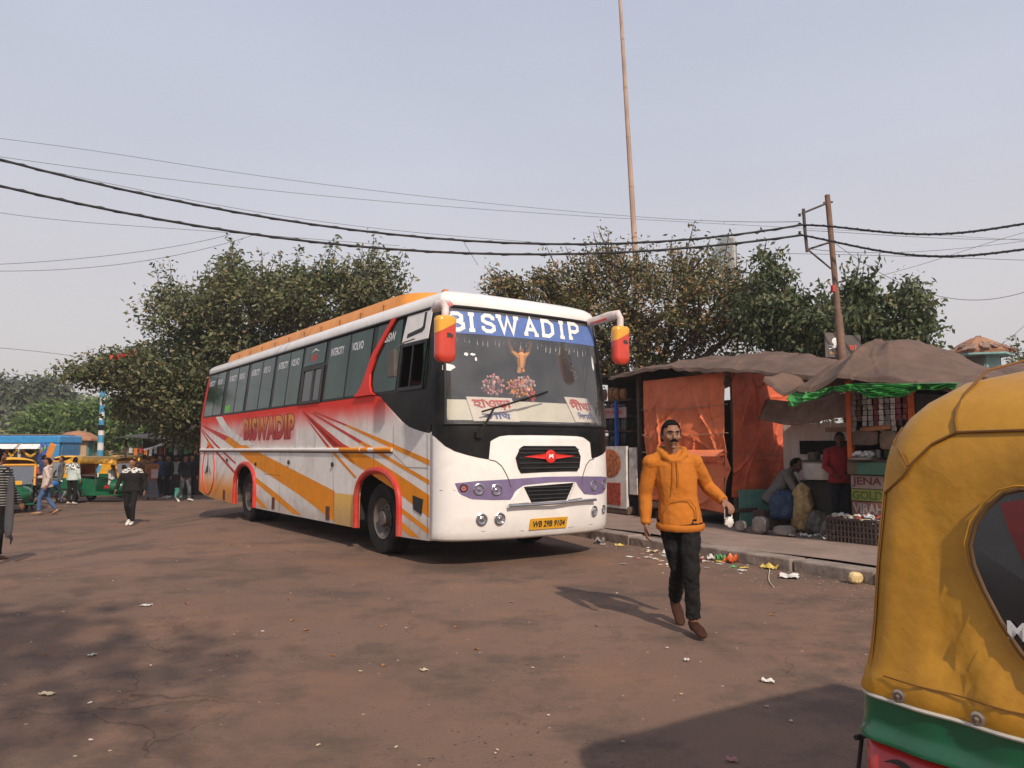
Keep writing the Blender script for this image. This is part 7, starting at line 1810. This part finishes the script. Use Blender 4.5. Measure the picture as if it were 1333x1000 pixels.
cable([(-120, 172, 11), (0, 209, 11.5), (250, 264, 12.2), (500, 305, 13), (720, 318, 13.4), (900, 311, 13.5), (1043, 293, 13.6)], .020, 'upper thick black cable hanging from the left to the pole bracket', twist=1)
cable([(-120, 212, 11), (0, 241, 11.5), (250, 294, 12.2), (500, 323, 13), (720, 331, 13.4), (900, 323, 13.5), (1043, 306, 13.6)], .021, 'lower thick black cable hanging from the left to the pole bracket', twist=1)
cable([(1043, 293, 13.6), (1120, 299, 13), (1200, 305, 12.4), (1270, 301, 12), (1380, 286, 11.5)], .018, 'upper thick black cable running from the bracket to the right edge', twist=1)
cable([(1043, 306, 13.6), (1120, 322, 13), (1200, 333, 12.4), (1270, 332, 12), (1380, 320, 11.5)], .018, 'lower thick black cable running from the bracket to the right edge', twist=1)
for k, (p_, lb) in enumerate((
    ([(-60, 172, 20), (0, 182, 20), (300, 222, 22), (600, 262, 24), (850, 283, 25), (1042, 289, 14.2)], 'highest thin wire sloping across the sky from the upper left'),
    ([(-60, 196, 20), (0, 203, 20), (200, 231, 22), (450, 258, 24), (760, 281, 26), (1100, 300, 28), (1380, 316, 30)], 'second thin wire across the sky under the highest one'),
    ([(-60, 200, 22), (60, 222, 22), (300, 270, 24), (600, 308, 26), (900, 330, 28)], 'thin wire between the two thick cables on the left'),
    ([(-60, 266, 18), (0, 277, 18), (130, 291, 19), (300, 303, 20), (520, 320, 21)], 'thin wire joining the lower thick cable from the left edge'),
    ([(-60, 345, 20), (0, 344, 20), (120, 335, 20.5), (220, 322, 21), (300, 305, 21.5)], 'thin wire sagging upward from the left above the big tree'),
    ([(-60, 352, 21), (0, 353, 21), (130, 347, 21.5), (240, 330, 22), (330, 306, 22.5)], 'lowest thin wire above the big tree at the left'),
    ([(-60, 448, 24), (0, 453, 24), (60, 459, 24.5), (112, 466, 25)], 'short thin wire running into the big tree from the left edge'),
    ([(1052, 324, 13.8), (1140, 329, 14), (1220, 326, 15), (1380, 308, 16)], 'thin grey wire below the thick cables on the right'),
    ([(1050, 300, 13.8), (1150, 306, 14), (1250, 311, 15), (1380, 309, 16)], 'thin grey wire between the thick cables on the right'),
    ([(1086, 316, 13.6), (1140, 352, 13), (1200, 379, 12.4), (1265, 391, 12), (1320, 384, 11.6), (1380, 362, 11.2)], 'thin wire drooping from the pole to the right edge'),
    ([(1110, 366, 16), (1180, 350, 16), (1260, 325, 16), (1380, 292, 16)], 'thin wire rising to the right edge above the drooping wire'),
    ([(1300, 450, 21), (1320, 436, 21), (1345, 412, 21)], 'short wire rising right from the tiled turret'),
    ([(420, 316, 21), (450, 338, 22), (480, 362, 23)], 'short slack wire dropping behind the coach'),
    ([(604, 316, 21), (622, 345, 21)], 'tiny wire dropping to the tree right of the coach roof'),
    ([(1000, 330, 20), (1120, 332, 20), (1250, 336, 20), (1380, 340, 20)], 'nearly level faint wire far behind the utility pole'))):
    cable(p_, .0055 * p_[0][2] / 16, lb, WIR, 'wire')
# ================================================================ LITTER
PK = [mat('litter_white', (.62, .58, .54), .6, var=.2), mat('litter_cream', (.52, .42, .28), .7, var=.3), mat('litter_pink', (.45, .22, .22), .6, var=.4, scale=30), mat('litter_yellow', (.55, .40, .08), .5, var=.4, scale=30), mat('litter_green', (.08, .35, .10), .5), mat('litter_orange', (.62, .13, .03), .5, var=.3), mat('litter_grey', (.25, .23, .22), .7)]
def crumple(name, m_, label, cat, w_, h_, lift, x, y, z=0, group=None, k=0):
    s1, s2 = rnd.uniform(0, 9), rnd.uniform(0, 9)
    o = MB().grid(lambda u, v: V(w_ * (u - .5) + .03 * w_ * math.sin(11 * v + s1), h_ * (v - .5) + .05 * h_ * math.sin(9 * u + s2), .006 + lift * abs(math.sin(5 * u + s1) * math.cos(4.3 * v + s2)) + lift * .3 * abs(math.sin(13 * u - 9 * v))), 10, 8).build(name, m_, solid=.003, fix=False)
    o.location = (x, y, z); o.rotation_euler = (0, 0, rnd.uniform(0, 6.28)); return tag(o, label, cat, group)
def G(px, py, z=0):
    a_ = (px - 666.5) / _F; b_ = -(py - 500.0) / _F; dy = _cp - b_ * _sp; dz = _sp + b_ * _cp
    t = (z - EYE) / dz; return (a_ * t, dy * t)
for px, py, w_, h_, l_, mi, nm, lb, ct_ in (
    (1028, 752, .26, .20, .03, 0, 'paper_sheet', 'folded white paper lying flat on the road near the kerb', 'paper'),
    (1004, 741, .22, .14, .06, 3, 'wrapper', 'yellow wrapper beside the kerb left of the white paper', 'wrapper'),
    (952, 733, .16, .14, .10, 5, 'wrapper', 'orange red wrapper at the right end of the litter heap', 'wrapper'),
    (938, 731, .12, .10, .07, 4, 'wrapper', 'green wrapper beside the orange red one', 'wrapper'),
    (955, 739, .07, .05, .02, 4, 'wrapper', 'tiny green scrap in front of the orange red wrapper', 'wrapper'),
    (926, 729, .12, .10, .06, 0, 'wrapper', 'white wrapper left of the green one', 'wrapper'),
    (912, 724, .16, .12, .05, 3, 'wrapper', 'yellow wrapper at the top of the litter heap behind the man', 'wrapper'),
    (900, 732, .30, .22, .06, 2, 'wrapper', 'pinkish crumpled plastic in the litter heap', 'wrapper'),
    (868, 722, .12, .10, .05, 0, 'wrapper', 'white scrap just behind the man', 'wrapper'),
    (850, 720, .18, .08, .03, 1, 'wrapper', 'tan scrap left of the man near the kerb', 'wrapper'),
    (781, 708, .20, .14, .08, 6, 'plastic_bag', 'small translucent grey bag by the kerb in front of the coach', 'bag'),
    (806, 711, .12, .08, .03, 3, 'wrapper', 'small yellow wrapper right of the grey bag by the kerb', 'wrapper'),
    (1000, 889, .075, .045, .02, 0, 'paper_scrap', 'crumpled white scrap on the road right of the shadow', 'paper'),
    (894, 861, .05, .03, .012, 0, 'paper_scrap', 'small white scrap in front of the walking man', 'paper'),
    (552, 874, .05, .03, .01, 1, 'paper_scrap', 'pale scrap on the road below the coach front', 'paper'),
    (61, 905, .085, .05, .008, 1, 'paper_scrap', 'flat tan scrap at the lower left of the road', 'paper'),
    (953, 992, .05, .03, .015, 2, 'paper_scrap', 'pinkish scrap in the rickshaw shadow', 'paper'),
    (120, 854, .06, .03, .008, 0, 'paper_scrap', 'pale scrap in the shade at the left of the road', 'paper'),
    (190, 789, .10, .06, .01, 0, 'paper_scrap', 'whitish scrap on the road left of the coach rear wheel', 'paper')):
    x, y = G(px, py); crumple(nm, PK[mi], lb, ct_, w_, h_, l_, x, y, gz(x))
# yellow block by the kerb
x, y = G(1113, 760)
o = MB().blob((0, 0, .065), (.10, .075, .075), 9, 6, lambda d, q: V(max(-.085, min(.085, q.x)), max(-.06, min(.06, q.y)), max(-.062, min(.062, q.z)))).build('foam_block', mat('block_cream', (.62, .46, .22), .8, var=.3, scale=16, bump=.8), bevel=.01)
o.location = (x, y, 0); o.rotation_euler = (.1, .06, .5); tag(o, 'cream yellow block with brown spots at the foot of the kerb', 'block')
# string lying on the road
m = MB(); pts = [G(975 + 42 * t + 10 * math.sin(5 * t), 728 + 38 * t ** 1.4) for t in np.linspace(0, 1, 16)]
tag(m.tube([(x, y, .012) for x, y in pts], .006, 5).build('string', PK[1], smooth=True), 'thin pale string curling on the road from the litter to the white paper', 'string')
# scraps of the heap, one by one
for k in range(80):
    t = rnd.random(); px = rnd.gauss(885, 42) if t < .7 else rnd.uniform(820, 1100); py = 727 + (px - 885) * .055 + rnd.gauss(0, 6.5)
    x, y = G(px, py); s_ = rnd.uniform(.02, .07)
    crumple('litter_scrap', rnd.choice([PK[0], PK[0], PK[1], PK[2], PK[6], PK[3]]), 'tiny scrap of litter strewn along the foot of the kerb', 'litter', s_ * 1.6, s_ * rnd.uniform(.5, 1.2), s_ * .14, x, y, 0, 'scraps strewn below the kerb')
for k in range(34):
    px = rnd.uniform(30, 1090); py = 690 + 300 * rnd.random() ** 1.2
    x, y = G(px, py)
    if -1.0 < x < 1.4 and 9.4 < y < 12: continue
    if (x + .77) * .814 + (y - 9.42) * .581 > -.15 and y > 9.3 and x < 1: continue
    s_ = rnd.uniform(.007, .016)
    crumple('paper_fleck', rnd.choice([PK[0], PK[1], PK[1]]), 'tiny pale fleck of rubbish lying out on the open road', 'litter', s_ * 1.7, s_, .004, x, y, gz(x), 'flecks scattered over the road')
DL = mat('dry_leaf', (.40, .17, .05), .8, var=.3)
for k in range(30):
    px = rnd.uniform(230, 700) if k % 3 else rnd.uniform(20, 1050); py = 700 + 170 * rnd.random() ** 1.3
    x, y = G(px, py)
    if (x + .77) * .814 + (y - 9.42) * .581 > -.15 and y > 9.3 and x < 1.2: continue
    s_ = rnd.uniform(.018, .036)
    m = MB().add([(-s_, 0, .004), (-.2 * s_, s_ * .45, .018), (s_, 0, .006), (-.2 * s_, -s_ * .45, .016), (0, 0, .005)], [(0, 4, 1), (4, 2, 1), (0, 3, 4), (4, 3, 2)])
    o = m.build('dry_leaf', DL, fix=False); o.location = (x, y, gz(x)); o.rotation_euler = (0, 0, rnd.uniform(0, 6.28)); tag(o, 'orange brown dry leaf fallen on the road', 'leaf', 'dry leaves on the road')
# thin film of grit gathered along the kerb
n = 3200
u = nrng.uniform(-10, 9, n); v = -np.abs(nrng.normal(0, .55, n)) - .02
P = np.array([K(a, b_, .004) for a, b_ in zip(u, v)]); s_ = nrng.uniform(.0025, .008, n)[:, None]
o4 = np.array([[-1, -1, 0], [1, -.8, 0], [.9, 1, .6], [-1, .8, .8]]); vs = (P[:, None, :] + o4[None] * s_[:, None, :] * nrng.uniform(.5, 1.3, (n, 4, 1))).reshape(-1, 3)
me = bpy.data.meshes.new('grit'); me.from_pydata([tuple(q) for q in vs], [], [(4 * i, 4 * i + 1, 4 * i + 2, 4 * i + 3) for i in range(n)]); me.materials.append(mat('grit', (.22, .17, .14), .9, island=.6))
o = bpy.data.objects.new('grit', me); COL.objects.link(o); tag(o, 'fine grit and crumbs gathered along the kerb', 'grit', kind='stuff')
# ---- plastic packet in the walking man's left hand
hx = man.matrix_basis @ V(.345, -.16, .965) if False else Vector(man.location) + V(.353, -.165, .955) * 1.012
pkx = empty('plastic_packet', hx, .2, 'white plastic packet with a looped handle held in the orange hooded man\'s hand', 'packet')
m = MB().tube([(-.03, 0, .04), (-.032, 0, -.04), (.028, 0, -.045), (.03, 0, .04)], .006, 5); m.build('handle_loop', WTX, pkx)
MB().blob((0, 0, -.07), (.042, .03, .04), 9, 6, lambda d, q: q * (1 + .22 * math.sin(5 * d.x * 3 + 7 * d.z))).build('packet_body', PK[0], pkx, smooth=True)
# ================================================================ WINTER HAZE
hz = bpy.data.materials.new('haze_air'); hz.use_nodes = True
N = hz.node_tree.nodes; N.remove(N['Principled BSDF'])
pvn = N.new('ShaderNodeVolumePrincipled'); pvn.inputs['Color'].default_value = (.93, .92, .93, 1); pvn.inputs['Density'].default_value = .0011; pvn.inputs['Anisotropy'].default_value = .2
hz.node_tree.links.new(pvn.outputs[0], N['Material Output'].inputs['Volume'])
o = MB().bb(-504, 504, -204, 504, -1.6, 24).build('haze', hz); tag(o, kind='stuff')
